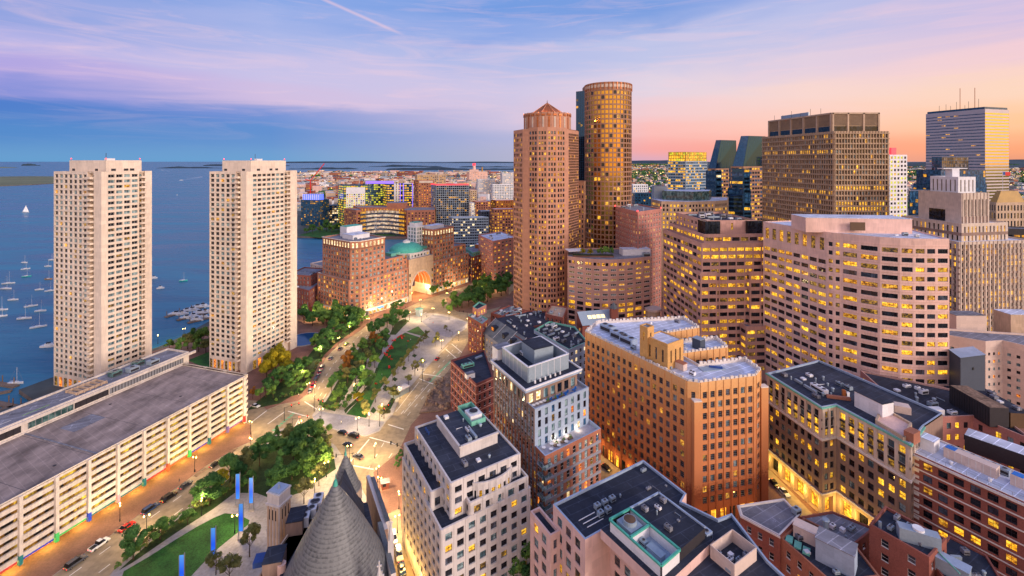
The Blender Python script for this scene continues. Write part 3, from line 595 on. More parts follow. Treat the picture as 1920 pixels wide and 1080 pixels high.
# ------------------------------------------------------------------ near left: towers and garage
UV = Vector((.2957, .9553)); VV = Vector((-.9553, .2957))      # away-right and away-left of the harbour grid
GD = (('glass_dark', 10), ('glass_teal', 6), ('lit_dim', 1.2), ('lit_amber', .45))
def harbor(label, corner, lw, rd, z1, zp, lc, rc, pent):
    """corner = near corner, lw = length of the left face, rd = length of the right face"""
    B = Bld('apartment_tower', label, corner, 'tower', 'pair of cream concrete towers')
    c = v2(corner); A = c + VV * lw; Rr = c + UV * rd; fl = z1 / 40.5
    st = dict(fl=fl, nf=38, wall='cream_concrete', zb=6.5, zt=1.0, rec=.55, glass=GD, e=.25)
    pts = [A, c, Rr, A + UV * rd]
    lside = ST(**st, nx=lc, ww=.72, wh=.66, sill=.17, mul=(2, 1), frame='fr_grey', fw=.07)
    rside = ST(**{**st, 'glass': (('glass_dark', 6), ('glass_teal', 7), ('lit_dim', .8), ('lit_amber', .5))}, nx=rc, ww=.82, wh=.58, sill=.24, mul=(2, 1), frame='fr_white', fw=.1)
    wall = B.p('wall')
    def strip(a, b_): wall.vquad(a, b_, 0, z1, 'cream_concrete')
    # left face: windows | balcony slot | blank pier ; right face: blank pier | windows | balcony slot | blank pier
    pier = lw * .155; bal = lw * .125; e1 = c + VV * (pier + bal); e2 = c + VV * pier
    B.fac(A, e1, 0, z1, lside); strip(e2, c)
    p1 = rd * .10; p4 = rd * .15; p3 = rd * .12
    f1 = c + UV * p1; f2 = c + UV * (rd - p4 - p3); f3 = c + UV * (rd - p4)
    strip(c, f1); B.fac(f1, f2, 0, z1, rside); strip(f3, Rr)
    bb = {}
    for (s, e, nrm) in ((e1, e2, -UV), (f2, f3, -VV)):
        ins = -nrm * 1.8; a, b_ = s + ins, e + ins
        B.fac(a, b_, 0, z1, ST(**{**st, 'e': .1}, nx=1, ww=.8, wh=.66, sill=.06, mul=(2, 1), frame='fr_dark'))
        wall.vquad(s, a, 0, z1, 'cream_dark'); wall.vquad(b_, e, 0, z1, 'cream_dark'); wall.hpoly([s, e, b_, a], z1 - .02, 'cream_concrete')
        u = (e - s).normalized(); Lb = (e - s).length
        for j in range(38):
            z = 6.5 + j * (z1 - 7.5) / 38; cc = (s + e) / 2 + nrm * -.1
            q = MB(); q.obox(cc + nrm * .35, u, Lb * .42, 1.25, z, z + .22, 'cream_concrete'); q.obox(cc + nrm * 1.55, u, Lb * .42, .08, z + .22, z + 1.1, 'cream_concrete')
            for sx in (-1, 1): q.obox(cc + nrm * .5 + u * sx * Lb * .41, u, .06, 1.0, z + .22, z + 1.1, 'cream_concrete')
            B.extra.append(('balcony', q))
    for a, b_ in ((Rr, A + UV * rd), (A + UV * rd, A)): strip(a, b_)
    B.roof(pts, z1, .8, 'roof_grey', 'cream_concrete')
    # ground-floor piers round a lit lobby
    lob = B.p('lobby')
    for (s, e, nrm) in ((A, e1, -UV), (f1, f2, -VV)):
        u = (e - s).normalized(); L = (e - s).length; n = 7
        for i in range(n): 
            cc = s + u * L * (i + .5) / n + nrm * .06; q0, q1 = cc - u * L * .3 / n, cc + u * L * .3 / n
            lob.vquad(q0, q1, .3, 5.2, 'lit_orange' if i % 2 else 'lit_dim')
    pa = B.piece('penthouse'); PP = [A + UV * rd * pent[0] - VV * lw * pent[1], c + VV * lw * pent[2] + UV * rd * pent[0] * .2, c + VV * lw * pent[2] + UV * rd * pent[3], A + UV * rd * pent[3] - VV * lw * pent[1]]
    o0 = c + VV * lw * pent[2] + UV * rd * pent[0]; w_ = lw * (1 - pent[2] - pent[1]); d_ = rd * (pent[3] - pent[0])
    PP = [o0 + VV * w_, o0, o0 + UV * d_, o0 + VV * w_ + UV * d_]
    pa.prism(PP, z1 - .8, zp, 'cream_concrete', 'roof_grey')
    lv = B.p('louvre')
    for (s, e, nrm, ks) in ((PP[0], PP[1], -UV, (.12, .75)), (PP[1], PP[2], -VV, (.2, .55, .72))):
        for k in ks: q = s + (e - s) * k + nrm * .05; u = (e - s).normalized(); lv.vquad(q - u * 1.1, q + u * 1.1, z1 + .3, z1 + 1.5, 'dark_metal')
    for q in (PP[0], PP[2], PP[1]):
        bq = B.piece('obstruction_light'); q2 = q + ((PP[0] + PP[2]) / 2 - q).normalized() * .8; bq.cyl(q2, .12, .12, zp, zp + .7, 'dark_metal', 6); bq.cyl(q2, .3, .2, zp + .7, zp + 1.2, 'beacon', 8)
    m = (PP[0] + PP[2]) / 2; bq = B.piece('antenna'); bq.rod((m.x, m.y, zp), (m.x, m.y, zp + 4), .12, 'dark_metal'); bq.obox(m + Vector((2, 0)), UV, 2.0, 1.0, zp, zp + 1.1, 'white_panel')
    return B
harbor('cream concrete apartment tower farther left, nearer the sailboats and beside the square wharf', (-210, 232.7), 37, 24.6, 114.5, 120.4, 7, 4, (.14, .17, .06, .84))
harbor('cream concrete apartment tower on the right of the pair, beside the round pool', (-150, 257), 27.5, 38.3, 114.0, 120.3, 5, 7, (.12, .16, .06, .80))

gC = Vector((-120.5, 207.6)); gN = gC - UV * 150
B = Bld('parking_garage', 'long low concrete parking garage with lit open decks and stained flat roof', gC - UV * 70, 'garage')
W_ = B.p('wall'); n_ = NG = Vector((UV.y, -UV.x)); zt = 22.2
pts = [gN, gC, gC + VV * 40, gN + VV * 40]
dk = B.p('deck_beam'); inn = B.p('deck_interior')
levels = 7; pitch = (zt - 4.4) / levels
for j in range(levels + 1):
    z = 4.4 + j * pitch - .75
    zz = min(z + 1.42, zt)
    for (a, b_) in ((gN, gC), (gC, gC + VV * 40)):
        u = (b_ - a).normalized(); nn = Vector((u.y, -u.x)); c0, c1 = a - nn * .5, b_ - nn * .5
        dk.vquad(a, b_, z, zz, 'garage_concrete'); dk.hpoly((a, b_, c1, c0), zz, 'garage_concrete'); dk.hpoly((a, c0, c1, b_), z, 'garage_concrete')
        a2, b2 = a + nn * .12, b_ + nn * .12
        dk.vquad(a2, b2, z + .95, z + 1.35, 'garage_concrete'); dk.hpoly((a, a2, b2, b_)[::-1], z + 1.35, 'garage_concrete'); dk.hpoly((a, a2, b2, b_), z + .95, 'garage_concrete')
for (a, b_) in ((gN, gC), (gC, gC + VV * 40)):
    u = (b_ - a).normalized(); nn = Vector((u.y, -u.x))
    inn.vquad(a - nn * 2.2, b_ - nn * 2.2, 3.7, zt - .9, 'lit_garage')
inn.vquad(gC + VV * 40, gN + VV * 40, 0, zt, 'concrete')
tips = ['tip_red', 'tip_violet', 'tip_teal', 'tip_green', 'tip_orange', 'tip_teal', 'tip_pink', 'tip_blue', 'tip_green', 'tip_teal', 'tip_orange', 'tip_blue', 'tip_violet', 'tip_red']
for k in range(15):
    c = gC - UV * (2.3 + 8.45 * k) + n_ * .35; q = B.piece('column')
    q.obox(c, UV, .42, .55, 5.2, zt + .25, 'garage_concrete'); q.obox(c, UV, .43, .56, 2.4, 5.2, tips[k % len(tips)])
    if k < 14: s = B.piece('coloured_stripe'); s.obox(c - UV * 4.2 - n_ * .16, UV, 3.6, .06, 3.25, 3.7, tips[(k * 3 + 1) % len(tips)])
for k in range(4):
    c = gC + VV * (2 + 12 * k) + UV * .35; B.piece('column').obox(c, VV, .5, .55, 0, zt + .25, 'garage_concrete')
gf = B.p('ground_floor'); a, b_ = gN - n_ * 4.2, gC - n_ * 4.2
gf.vquad(a, b_, 0, 3.7, 'sienna'); gf.hpoly((gN, a, b_, gC), 3.66, 'concrete'); gf.vquad(b_, gC + VV * 40, 0, 3.7, 'sienna')
for k in range(30):
    if k % 3 == 0: continue
    c = gC - UV * (4 + 4.9 * k) - n_ * 4.1; gf.vquad(c - UV * 1.7, c + UV * 1.7, .5, 2.9, ('lit_store', 'glass_dark', 'lit_amber')[k % 3])
rf = B.p('roof'); rf.hpoly(inset(pts, .5), zt - .5, 'garage_deck')
pp = B.p('parapet'); q = inset(pts, .5)
for i in range(4):
    j = (i + 1) % 4; pp.face(((*pts[i], zt), (*pts[j], zt), (*q[j], zt), (*q[i], zt)), 'garage_concrete'); pp.face(((*q[j], zt - .5), (*q[i], zt - .5), (*q[i], zt), (*q[j], zt)), 'garage_concrete')
for k in (58, 92): pp.obox(gC - UV * k + VV * 20, VV, 19.5, .25, zt - .49, zt - .25, 'roof_grey')
for k in range(9): pp.obox(gC - UV * (8 + 17 * k) + VV * 20, VV, 19.4, .05, zt - .495, zt - .485, 'fr_dark')
for k, (s_, t_, w_, l_) in enumerate(((22, 12, 3, 7), (47, 28, 4, 5), (66, 8, 2.5, 9), (84, 24, 5, 6), (103, 14, 3, 8), (35, 33, 2, 6))): B.piece('deck_patch').obox(gC - UV * s_ + VV * t_, UV, l_, w_, zt - .496, zt - .49, 'roof_grey' if k % 2 else 'garage_concrete') if k in (1, 3) else B.piece('drain').cyl(gC - UV * s_ + VV * t_, .5, .5, zt - .5, zt - .42, 'fr_dark', 8)
B.piece('vent_pipe').cyl(gC - UV * 74 + VV * 22, .3, .3, zt - .5, zt + 1.4, 'steel_panel')
# raised ramp block along the back
zb = 27.0; a0 = gC + VV * 40 + UV * 3; a1 = gN + VV * 40
up = B.p('ramp_block'); rp = [a1, a0, a0 + VV * 14, a1 + VV * 14]
for i in range(4): up.vquad(rp[i], rp[(i + 1) % 4], 0 if i else zt - .5, zb, 'garage_concrete')
nn = n_
for t0, t1, m in ((3, 34, 'fr_grey'), (34.5, 46, 'dark_metal'), (46.5, 60, 'glass_green'), (62, 112, 'dark_metal'), (113, 140, 'dark_metal')):
    c0 = a0 - UV * t1 + n_ * .06; c1 = a0 - UV * t0 + n_ * .06; up.vquad(c0, c1, zt + .6, zb - 1.6, m)
    k = t0
    while k < t1: up.obox(a0 - UV * k + n_ * .1, UV, .08, .1, zt + .6, zb - 1.6, 'fr_dark' if m != 'glass_green' else 'fr_grey'); k += 1.9 if m != 'fr_grey' else 1.2
up.obox(a0 - UV * 75 + n_ * .35, UV, 78, .45, zb - 1.6, zb - .5, 'garage_concrete')
q = inset(rp, .6); rf.hpoly(q, zb - .7, 'roof_grey')
for i in range(4):
    j = (i + 1) % 4; pp.face(((*rp[i], zb), (*rp[j], zb), (*q[j], zb), (*q[i], zb)), 'garage_concrete'); pp.face(((*q[j], zb - .7), (*q[i], zb - .7), (*q[i], zb), (*q[j], zb)), 'garage_concrete')
ln = B.piece('ramp_marking'); 
for k in range(9): ln.hpoly([a0 - UV * (40 + 11 * k) + VV * 5, a0 - UV * (48 + 11 * k) + VV * 5, a0 - UV * (48 + 11 * k) + VV * 5.4, a0 - UV * (40 + 11 * k) + VV * 5.4], zb - .69, 'taxi_green' if k % 3 == 1 else 'paint_white')
for k, (t, s) in enumerate(((14, 4), (17, 9), (22, 5), (27, 8))): B.ac(a0 - UV * t + VV * s, UV, zb - .7, 4, 3, 1.8, 'glass_green' if k % 2 else 'steel_panel')
sk = B.piece('skylight_frame')
for k in range(6):
    sk.obox(a0 - UV * (33 + k * 2) + VV * 7, VV, 4, .15, zb - .7, zb + .2, 'tan_stone')
sk.obox(a0 - UV * 38 + VV * 4, UV, 5.5, .15, zb - .7, zb + .3, 'tan_stone'); sk.obox(a0 - UV * 38 + VV * 10, UV, 5.5, .15, zb - .7, zb + .3, 'tan_stone')
B.ac(a0 - UV * 78 + VV * 8, UV, zb - .7, 3, 2, 2.4, 'white_panel'); ms = B.piece('mast'); c = a0 - UV * 76 + VV * 6.5; ms.cyl(c, .5, .3, zb - .7, zb + 4, 'white_panel', 8)
# ------------------------------------------------------------------ church-like grain exchange with conical slate roofs
B = Bld('exchange_building', 'old stone building with a large conical slate roof and lower pointed turret', (-41, 108), 'building')
def cone(part, c, r, z0, z1, n=40, flare=.18):
    b_ = B.piece(part); prev = None; rings = 14
    for k in range(rings + 1):
        t = k / rings; rr = r * (1 - t) ** .88 ; z = z0 + (z1 - z0) * t
        ring = [(c[0] + rr * math.cos(6.28318 * i / n), c[1] + rr * math.sin(6.28318 * i / n), z) for i in range(n)]
        if prev:
            for i in range(n):
                j = (i + 1) % n
                if k < rings: b_.face((prev[i], prev[j], ring[j], ring[i]), 'slate_tile')
                else: b_.face((prev[i], prev[j], (c[0], c[1], z)), 'slate_tile')
        prev = ring
    b_.cyl(c, r * .035 + .18, r * .02 + .1, z1 - (z1 - z0) * .05, z1 + .6, 'copper_green', 10); b_.cyl(c, .12, .05, z1 + .6, z1 + 2.2, 'copper_green', 6)
def slate_tile():
    m, nt, bs = newmat('slate_tile'); L = nt.links
    g = nd(nt, 'ShaderNodeNewGeometry'); sp = nd(nt, 'ShaderNodeSeparateXYZ'); L.new(g.outputs['Position'], sp.inputs[0])
    w = nd(nt, 'ShaderNodeTexWave', wave_type='BANDS', bands_direction='Z', wave_profile='SAW'); w.inputs['Scale'].default_value = .42; w.inputs['Distortion'].default_value = .25; L.new(g.outputs['Position'], w.inputs['Vector'])
    n = nd(nt, 'ShaderNodeTexNoise'); n.inputs['Scale'].default_value = 1.4; n.inputs['Detail'].default_value = 3; L.new(g.outputs['Position'], n.inputs['Vector'])
    n2 = nd(nt, 'ShaderNodeTexNoise'); n2.inputs['Scale'].default_value = .25; n2.inputs['Detail'].default_value = 3; L.new(g.outputs['Position'], n2.inputs['Vector'])
    a = nd(nt, 'ShaderNodeMath', operation='MULTIPLY_ADD'); L.new(w.outputs['Fac'], a.inputs[0]); a.inputs[1].default_value = .36; L.new(n.outputs[0], a.inputs[2])
    a2 = nd(nt, 'ShaderNodeMath', operation='MULTIPLY_ADD'); L.new(n2.outputs[0], a2.inputs[0]); a2.inputs[1].default_value = .5; L.new(a.outputs[0], a2.inputs[2])
    r = nd(nt, 'ShaderNodeValToRGB'); e = r.color_ramp.elements; e[0].position = .5; e[0].color = (*lin((54, 56, 58)), 1); e[1].position = 1.1 if False else 1.0; e[1].color = (*lin((112, 113, 113)), 1)
    L.new(a2.outputs[0], r.inputs[0]); L.new(r.outputs[0], bs.inputs['Base Color']); bs.inputs['Roughness'].default_value = .55
    bp = nd(nt, 'ShaderNodeBump'); bp.inputs['Strength'].default_value = .7; bp.inputs['Distance'].default_value = .12; L.new(w.outputs['Fac'], bp.inputs['Height']); L.new(bp.outputs[0], bs.inputs['Normal'])
slate_tile()
cz = 42.0; cc = D(629, (H - cz) * F / (905 - HY)); zr = 19.0
cr = 13.0
cone('conical_roof', cc, cr, zr, cz)
B.p('wall').cyl(cc, cr + .3, cr + .3, 0, zr + .2, 'tan_stone', 40)
tz = 36.5; tcn = D(648, (H - tz) * F / (850 - HY)); cone('turret_roof', tcn, 4.2, 26.5, tz, 24, .3); B.p('wall').cyl(tcn, 4.4, 4.4, 0, 26.6, 'tan_stone', 24)
# ridge joining cone and turret, steep dark roof
ax = (tcn - cc).normalized(); nx_ = Vector((-ax.y, ax.x)); rd_ = B.p('ridge_roof')
L0 = 2.0; L1 = (tcn - cc).length - 1
pk0, pk1 = cc + ax * L0, cc + ax * L1
for s in (-1, 1):
    e0, e1 = pk0 + nx_ * s * 7.5, pk1 + nx_ * s * 5
    f = [(*pk0, 35.5), (*pk1, 33), (*e1, 22), (*e0, 22)]; rd_.face(f if s > 0 else f[::-1], 'roof_dark')
base = [cc - ax * 4 + nx_ * 18, cc - ax * 4 - nx_ * 16, tcn - nx_ * 6.2 - ax * 0, tcn + nx_ * 7]
base = [tcn + nx_ * 7, cc - ax * 22 + nx_ * 19, cc - ax * 22 - nx_ * 15, tcn - nx_ * 6]
B.p('wall').prism(base, 0, 21.5, 'tan_stone', 'roof_dark')
# left lower flat roofs with plant
lb = [tcn + nx_ * 7.1 - ax * 1, tcn + nx_ * 12, cc - ax * 24 + nx_ * 26, cc - ax * 24 + nx_ * 19.1]
B.p('wall').prism(lb, 0, 20.3, 'tan_stone', 'roof_dark'); B.roof(lb, 21.0, .7, 'roof_dark', 'tan_stone', .4)
for (px, py, z0, w, d, h, m, mt) in ((556, 965, 20.3, 5.4, 4.0, 3.6, 'grey_brown', 'roof_dark'), (515, 1040, 20.3, 5.0, 4.2, 3.8, 'grey_brown', 'roof_dark')):
    q = G(px, py, z0 + h); B.pent(q, ax, w, d, z0, z0 + h, m, mt, 'roof_shed')
for (px, py) in ((572, 972), (586, 956), (596, 944)): q = G(px, py, 21.5); B.ac(q, ax, 20.3, 4.4, 2.6, 2.6, 'white_panel')
for (px, py, r, h) in ((528, 1066, 1.0, 3.0),): B.piece('water_tank').cyl(G(px, py, 22), r, r, 20.3, 20.3 + h, 'pink_granite', 16)
q = B.piece('tarpaulin'); q.obox(G(487, 1050, 21), ax, 1.5, 1.2, 20.3, 21.6, 'cover_blue')
# gable wall with crossed pinnacles on the street side
for (px, py, z1) in ((733, 972, 30.0), (711, 1052, 32.0), (716, 1070, 27.0)):
    q = G(px, py, z1); b_ = B.piece('pinnacle'); b_.obox(q, ax, .7, .7, 14, z1 - 5.0, 'pale_stone')
    b_.cyl(q, .8, .12, z1 - 5.0, z1 - .8, 'pale_stone', 8); b_.obox(q, nx_, .5, .12, z1 - 1.2, z1 - .9, 'pale_stone'); b_.obox(q, nx_, .12, .12, z1 - 1.9, z1, 'pale_stone')
gq = B.piece('gable'); a, b_ = G(690, 870, 24), G(724, 968, 24)
gq.obox((a + b_) / 2, b_ - a, (b_ - a).length / 2, .5, 0, 20.5, 'grey_brown', 'white_band')
gq.obox((a + b_) / 2 + Vector((0.9, .3)), b_ - a, (b_ - a).length / 2 - 2, .6, 0, 21.0, 'pale_stone', 'slate')
g2, g3 = G(712, 978, 22), G(738, 1075, 22); gq.obox((g2 + g3) / 2, g3 - g2, (g3 - g2).length / 2, .6, 0, 22, 'pale_stone', 'slate')
# stone vent tower at the park edge
vt = Vector((D(523, 126).x, 126)); B = Bld('vent_tower', 'slender square stone tower with blue topped cap between park and slate roof', vt, 'tower')
w = 2.1; b_ = B.p('shaft'); zt_ = 29.3
b_.obox(vt, UV, w, w, 0, zt_ - 3.4, 'pale_stone')
sq = rect(vt - UV * w - Vector((UV.y, -UV.x)) * -w, UV, 2 * w, 2 * w)
fr = B.p('grille')
for k in range(4):
    u = [UV, Vector((-UV.y, UV.x)), -UV, Vector((UV.y, -UV.x))][k]; n = Vector((u.y, -u.x)); c = vt + n * w
    for s in (-1.3, -.45, .45, 1.3): b_.obox(c + u * s * 1.2 + n * .08, u, .28, .1, 3, zt_ - 3.6, 'tan_stone')
    for s in (-1, 0, 1): fr.vquad(c + u * (s * 1.05 - .3) + n * .03, c + u * (s * 1.05 + .3) + n * .03, zt_ - 7.2, zt_ - 4.4, 'dark_metal')
b_.obox(vt, UV, w + .25, w + .25, zt_ - 3.4, zt_ - 2.9, 'pale_stone'); b_.obox(vt, UV, w - .1, w - .1, zt_ - 2.9, zt_ - .4, 'pale_stone'); b_.obox(vt, UV, w + .1, w + .1, zt_ - .4, zt_, 'pale_stone')
B.p('cap').obox(vt, UV, w - .25, w - .25, zt_ + .003, zt_ + .25, 'blue_panel'); B.piece('antenna').cyl(vt, .4, .1, zt_ + .25, zt_ + 1.3, 'steel_panel')
# ------------------------------------------------------------------ pale stone office with stepped terraces
def P(px, py, z): return G(px, py, z)
GO = (('glass_dark', 6), ('glass_teal', 4), ('lit_yellow', 2.4), ('lit_dim', 1), ('glass_sky', 2))
L_, F_, R_ = P(778, 800, 36), P(845, 906, 36), P(976, 850, 36); a = (F_ - L_).normalized(); b = (R_ - F_).normalized(); la = (F_ - L_).length; lb_ = (R_ - F_).length
B = Bld('office_building', 'pale stone office with stepped terraces and a curved bay, nearest the cone', F_, group=None)
st = ST(bay=3.3, fl=3.3, ww=.58, wh=.58, sill=.2, wall='pale_stone', frame='fr_dark', mul=(2, 2), glass=GO, zt=.9, e=.5, rec=.35, pil=(.5, .14), spm='pale_stone')
def st_zone(z0, pts, z1, sty=st, **k): B.block(pts, z0, z1, sty, **k)
def qd(l0, f0, r0, da=0.0, db=0.0, ra=0.0, rb=0.0):
    return
# parallelogram in (a,b) coordinates from the main front corner: s along -a (back), t along b (right)
def ab(F0, s0, s1, t0, t1): return [F0 - a * s1 + b * t0, F0 - a * s0 + b * t0, F0 - a * s0 + b * t1, F0 - a * s1 + b * t1]
na_ = -b
low = ab(F_, -2.6, la + 1, -3.8, lb_ + 1.8); B.block(low, 0, 27.2, ST(st, zb=4.6), roof='roof_dark'); low_left = (low[0], low[1], -b)
B.block(ab(F_, -2.4, la + .6, 4.5, lb_ + 1.2), 26.4, 30.5, ST(st, zt=.6), roof='roof_dark'); B.block(ab(F_, 5.5, la + .7, -3.4, 6), 26.4, 31.6, ST(st, zt=1.2), roof='roof_dark')
B.block(ab(F_, 0, la, 0, lb_), 26.4, 36, ST(st, zt=.9), roof='roof_membrane', par=.5)
# curved bay
cb = F_ + b * (lb_ * .58) + a * (-1.5); arc = []
for k in range(9):
    th = math.pi * (.14 + .72 * k / 8); arc.append(cb - b * 6.9 * math.cos(th) + a * 3.6 * math.sin(th))
for k in range(8): B.fac(arc[k], arc[k + 1], 0, 33.2, ST(st, zb=4.6, nx=1, ww=.7, e=.15, glass=(('glass_dark', 3), ('lit_yellow', 4), ('lit_dim', 1)), band=None))
B.p('roof').hpoly(arc, 33.0, 'roof_dark'); pa = B.p('parapet')
for k in range(8): pa.obox((arc[k] + arc[k + 1]) / 2 - a * .2, arc[k + 1] - arc[k], (arc[k + 1] - arc[k]).length / 2, .22, 32.9, 33.6, 'pale_stone')
# rooftop penthouse
ph = ab(F_, 8.5, la - 2.5, 6.5, lb_ - 3.0); pb = B.piece('penthouse'); pb.prism(ph, 35.5, 38.2, 'pale_stone', 'roof_membrane')
sc = B.piece('roof_screen'); q = ph
for (i, j) in ((0, 1), (1, 2)):
    u = (q[j] - q[i]).normalized(); Lq = (q[j] - q[i]).length; sc.obox((q[i] + q[j]) / 2, u, Lq / 2 + .2, .3, 38.21, 38.8, 'pale_stone')
pt_ = ab(F_, la - 13, la - 2.6, 14, lb_ - 3.2); fr = B.piece('cooling_court')
for i in range(4):
    j = (i + 1) % 4; fr.obox((pt_[i] + pt_[j]) / 2, pt_[j] - pt_[i], (pt_[j] - pt_[i]).length / 2, .12, 38.21, 39.6, 'mint_trim')
c_ = (pt_[0] + pt_[2]) / 2; ct = B.piece('cooling_tower'); ct.obox(c_ + a * 1.5, a, 2.2, 2.0, 38.21, 40.2, 'white_panel'); ct.cyl(c_ + a * 1.5, 1.5, 1.5, 40.2, 40.6, 'steel_panel', 16); ct.cyl(c_ + a * 1.5, 1.35, .4, 40.61, 40.65, 'dark_metal', 16)
B.clutter(ph, 38.2, 7, a, .8); B.clutter(ab(F_, 1, 8, 1, lb_ - 2), 35.5, 3, a, .7)
for k in range(3): B.piece('vent_pipe').cyl(L_ + a * (3 + 1.3 * k) + b * 2.6, .28, .28, 35.5, 36.4, 'cover_blue', 8)
# ------------------------------------------------------------------ slim residential tower with two furnished terraces
L_, F_, R_ = P(924, 678, 47), P(984, 730, 47), P(1086, 692, 47); a = (F_ - L_).normalized(); b = (R_ - F_).normalized(); la = (F_ - L_).length; lb_ = (R_ - F_).length
B = Bld('apartment_building', 'brick and pale blue apartment building with two furnished roof terraces', F_)
gR = (('glass_dark', 4), ('glass_teal', 5), ('glass_blue', 2), ('lit_orange', .6), ('lit_dim', 1), ('lit_white', .35))
sb = ST(bay=2.6, fl=3.2, ww=.52, wh=.72, sill=.12, wall='rust_brick', frame='fr_white', fw=.08, mul=(1, 2), glass=gR, zt=.8, e=.4, rec=.22, spm='grey_spandrel')
sg = ST(bay=2.9, fl=2.95, ww=.42, wh=.74, sill=.1, wall='blue_panel', frame='fr_dark', fw=.07, mul=(1, 1), glass=gR, zt=.5, e=.5, rec=.2)
sl_ = ST(sb, bay=2.2, pil=(.5, .16), pilm='rust_brick')
low = ab(F_, -10.2, la + 1.5, 1.2, lb_ + 1.4); B.block(low, 0, 31, sb, par=1.1, roof='paver_pale', sts={0: sl_}, cap='blue_panel')
mid = ab(F_, -4.6, la + 1.0, 1.0, lb_ + .6); B.block(mid, 29.9, 42.5, sg, par=1.1, roof='paver_pale', sts={0: ST(sl_, wall='grey_brown', pilm='grey_brown')}, cap='blue_panel')
top = ab(F_, 0, la, .6, lb_ - 1); B.block(top, 41.4, 46.2, ST(sg, fl=4, ww=.62, wh=.7, wall='grey_brown', glass=(('lit_white', 3), ('glass_teal', 3), ('glass_dark', 2))), par=.2, roof='roof_dark')
slab = ab(F_, -1.0, la + .6, -.4, lb_ + .4); sb_ = B.p('roof_slab'); sb_.prism(slab, 46.2, 47.0, 'blue_panel', 'roof_dark', bottom=True)
q = slab
for i in range(4): j = (i + 1) % 4; sb_.obox((q[i] + q[j]) / 2, q[j] - q[i], (q[j] - q[i]).length / 2, .25, 47.003, 47.5, 'white_panel')
scr = ab(F_, 2.8, la - 2, 3.2, lb_ - 3); ss = B.p('roof_screen')
for i in range(4):
    j = (i + 1) % 4; L = (scr[j] - scr[i]).length; u = (scr[j] - scr[i]) / L; ss.obox((scr[i] + scr[j]) / 2, u, L / 2, .2, 47.0, 52.0, 'steel_panel', 'white_panel')
    nn = Vector((u.y, -u.x)); k = 0
    for k in range(1, int(L / 2.8)): ss.obox(scr[i] + u * k * 2.8 + nn * .22, u, .06, .03, 47.1, 51.9, 'white_panel')
    ss.obox((scr[i] + scr[j]) / 2, u, L / 2 + .1, .3, 52.003, 52.25, 'white_panel')
B.p('roof').hpoly(inset(scr, .2), 48.2, 'roof_dark')
B.pent((scr[0] + scr[2]) / 2 + b * 2.5 - a * 2, a, 9, 8, 48.2, 53.4, 'steel_panel', 'roof_dark'); B.clutter(scr, 48.2, 5, a, 1.0)
B.pent(L_ + b * 5 + a * -1.5, a, 4.5, 6, 42, 51, 'white_panel', 'roof_grey', 'lift_housing')
for k in range(6): q = F_ + b * (5 + 2.2 * k) - a * 1.2; B.piece('vent_pipe').cyl(q, .35, .3, 47.0, 48.0, 'white_panel', 10)
cn = low[1]
for j in range(9):   # corner balconies with glass fronts
    z = 3 + j * 3.1; q = B.piece('balcony'); q.obox(cn + b * 1.2 - a * 1.2 + (a - b) * .7, b, 1.9, 1.9, z, z + .2, 'grey_spandrel'); q.obox(cn + (a - b) * 1.3 + b * 1.2 - a * .2, b, 1.9, .04, z + .2, z + 1.2, 'glass_teal'); q.obox(cn + (a - b) * 1.3 + a * -1.2 + b * .1, a, 1.9, .04, z + .2, z + 1.2, 'glass_teal')
TERR = (('lower', low, 29.9), ('upper', mid, 41.4)); FOLIO = (F_, a, b)
# ------------------------------------------------------------------ art deco brick block with white scalloped parapet
GB = (('glass_dark', 12), ('glass_sky', 3), ('glass_teal', 2), ('lit_amber', .8), ('lit_dim', 1.4))
A, Bq, C, Dq, E = P(1097, 618, 48), P(1289, 710, 48), P(1311, 713, 48), P(1417, 700, 48), P(1427, 689, 48)
B = Bld('brick_block', 'tall art deco block with brick shading from red to orange under a white scalloped parapet', Bq)
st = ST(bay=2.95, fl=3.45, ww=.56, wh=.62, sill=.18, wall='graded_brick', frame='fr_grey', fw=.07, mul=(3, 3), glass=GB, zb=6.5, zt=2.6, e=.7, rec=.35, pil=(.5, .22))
fp = [A, Bq, C, Dq, E, V(86, 168), V(67, 163.5), V(63.5, 172), V(84.5, 178), V(84.5, 188), V(65, 184), V(61, 191), V(82, 199), V(80, 212), V(39, 207)]
big = ST(st, ww=.5)
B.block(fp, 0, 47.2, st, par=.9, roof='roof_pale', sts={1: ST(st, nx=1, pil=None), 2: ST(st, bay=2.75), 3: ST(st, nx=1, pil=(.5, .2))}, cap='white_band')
mer = B.p('parapet')
for i in (0, 1, 2, 3, 4, 5, 7, 8, 9, 11, 12, 13, 14):
    a, b = fp[i], fp[(i + 1) % len(fp)]; L = (b - a).length; u = (b - a) / L; n = max(1, round(L / 1.65)); nn = Vector((u.y, -u.x))
    for k in range(n): mer.obox(a + u * L * (k + .5) / n - nn * .25, u, L / n * .33, .28, 47.2, 48.1 if k % 2 else 47.8, 'white_band')
# ground floor shopfronts
for i, n in ((0, 15), (2, 6)):
    sf = B.p('shopfront#%d' % i); a, b = fp[i], fp[i + 1]; u = (b - a).normalized(); L = (b - a).length; nn = Vector((u.y, -u.x))
    for k in range(n): c = a + u * L * (k + .5) / n + nn * .05; sf.vquad(c - u * 1.05, c + u * 1.05, .6, 4.6, 'lit_store' if k % 3 else 'glass_dark')
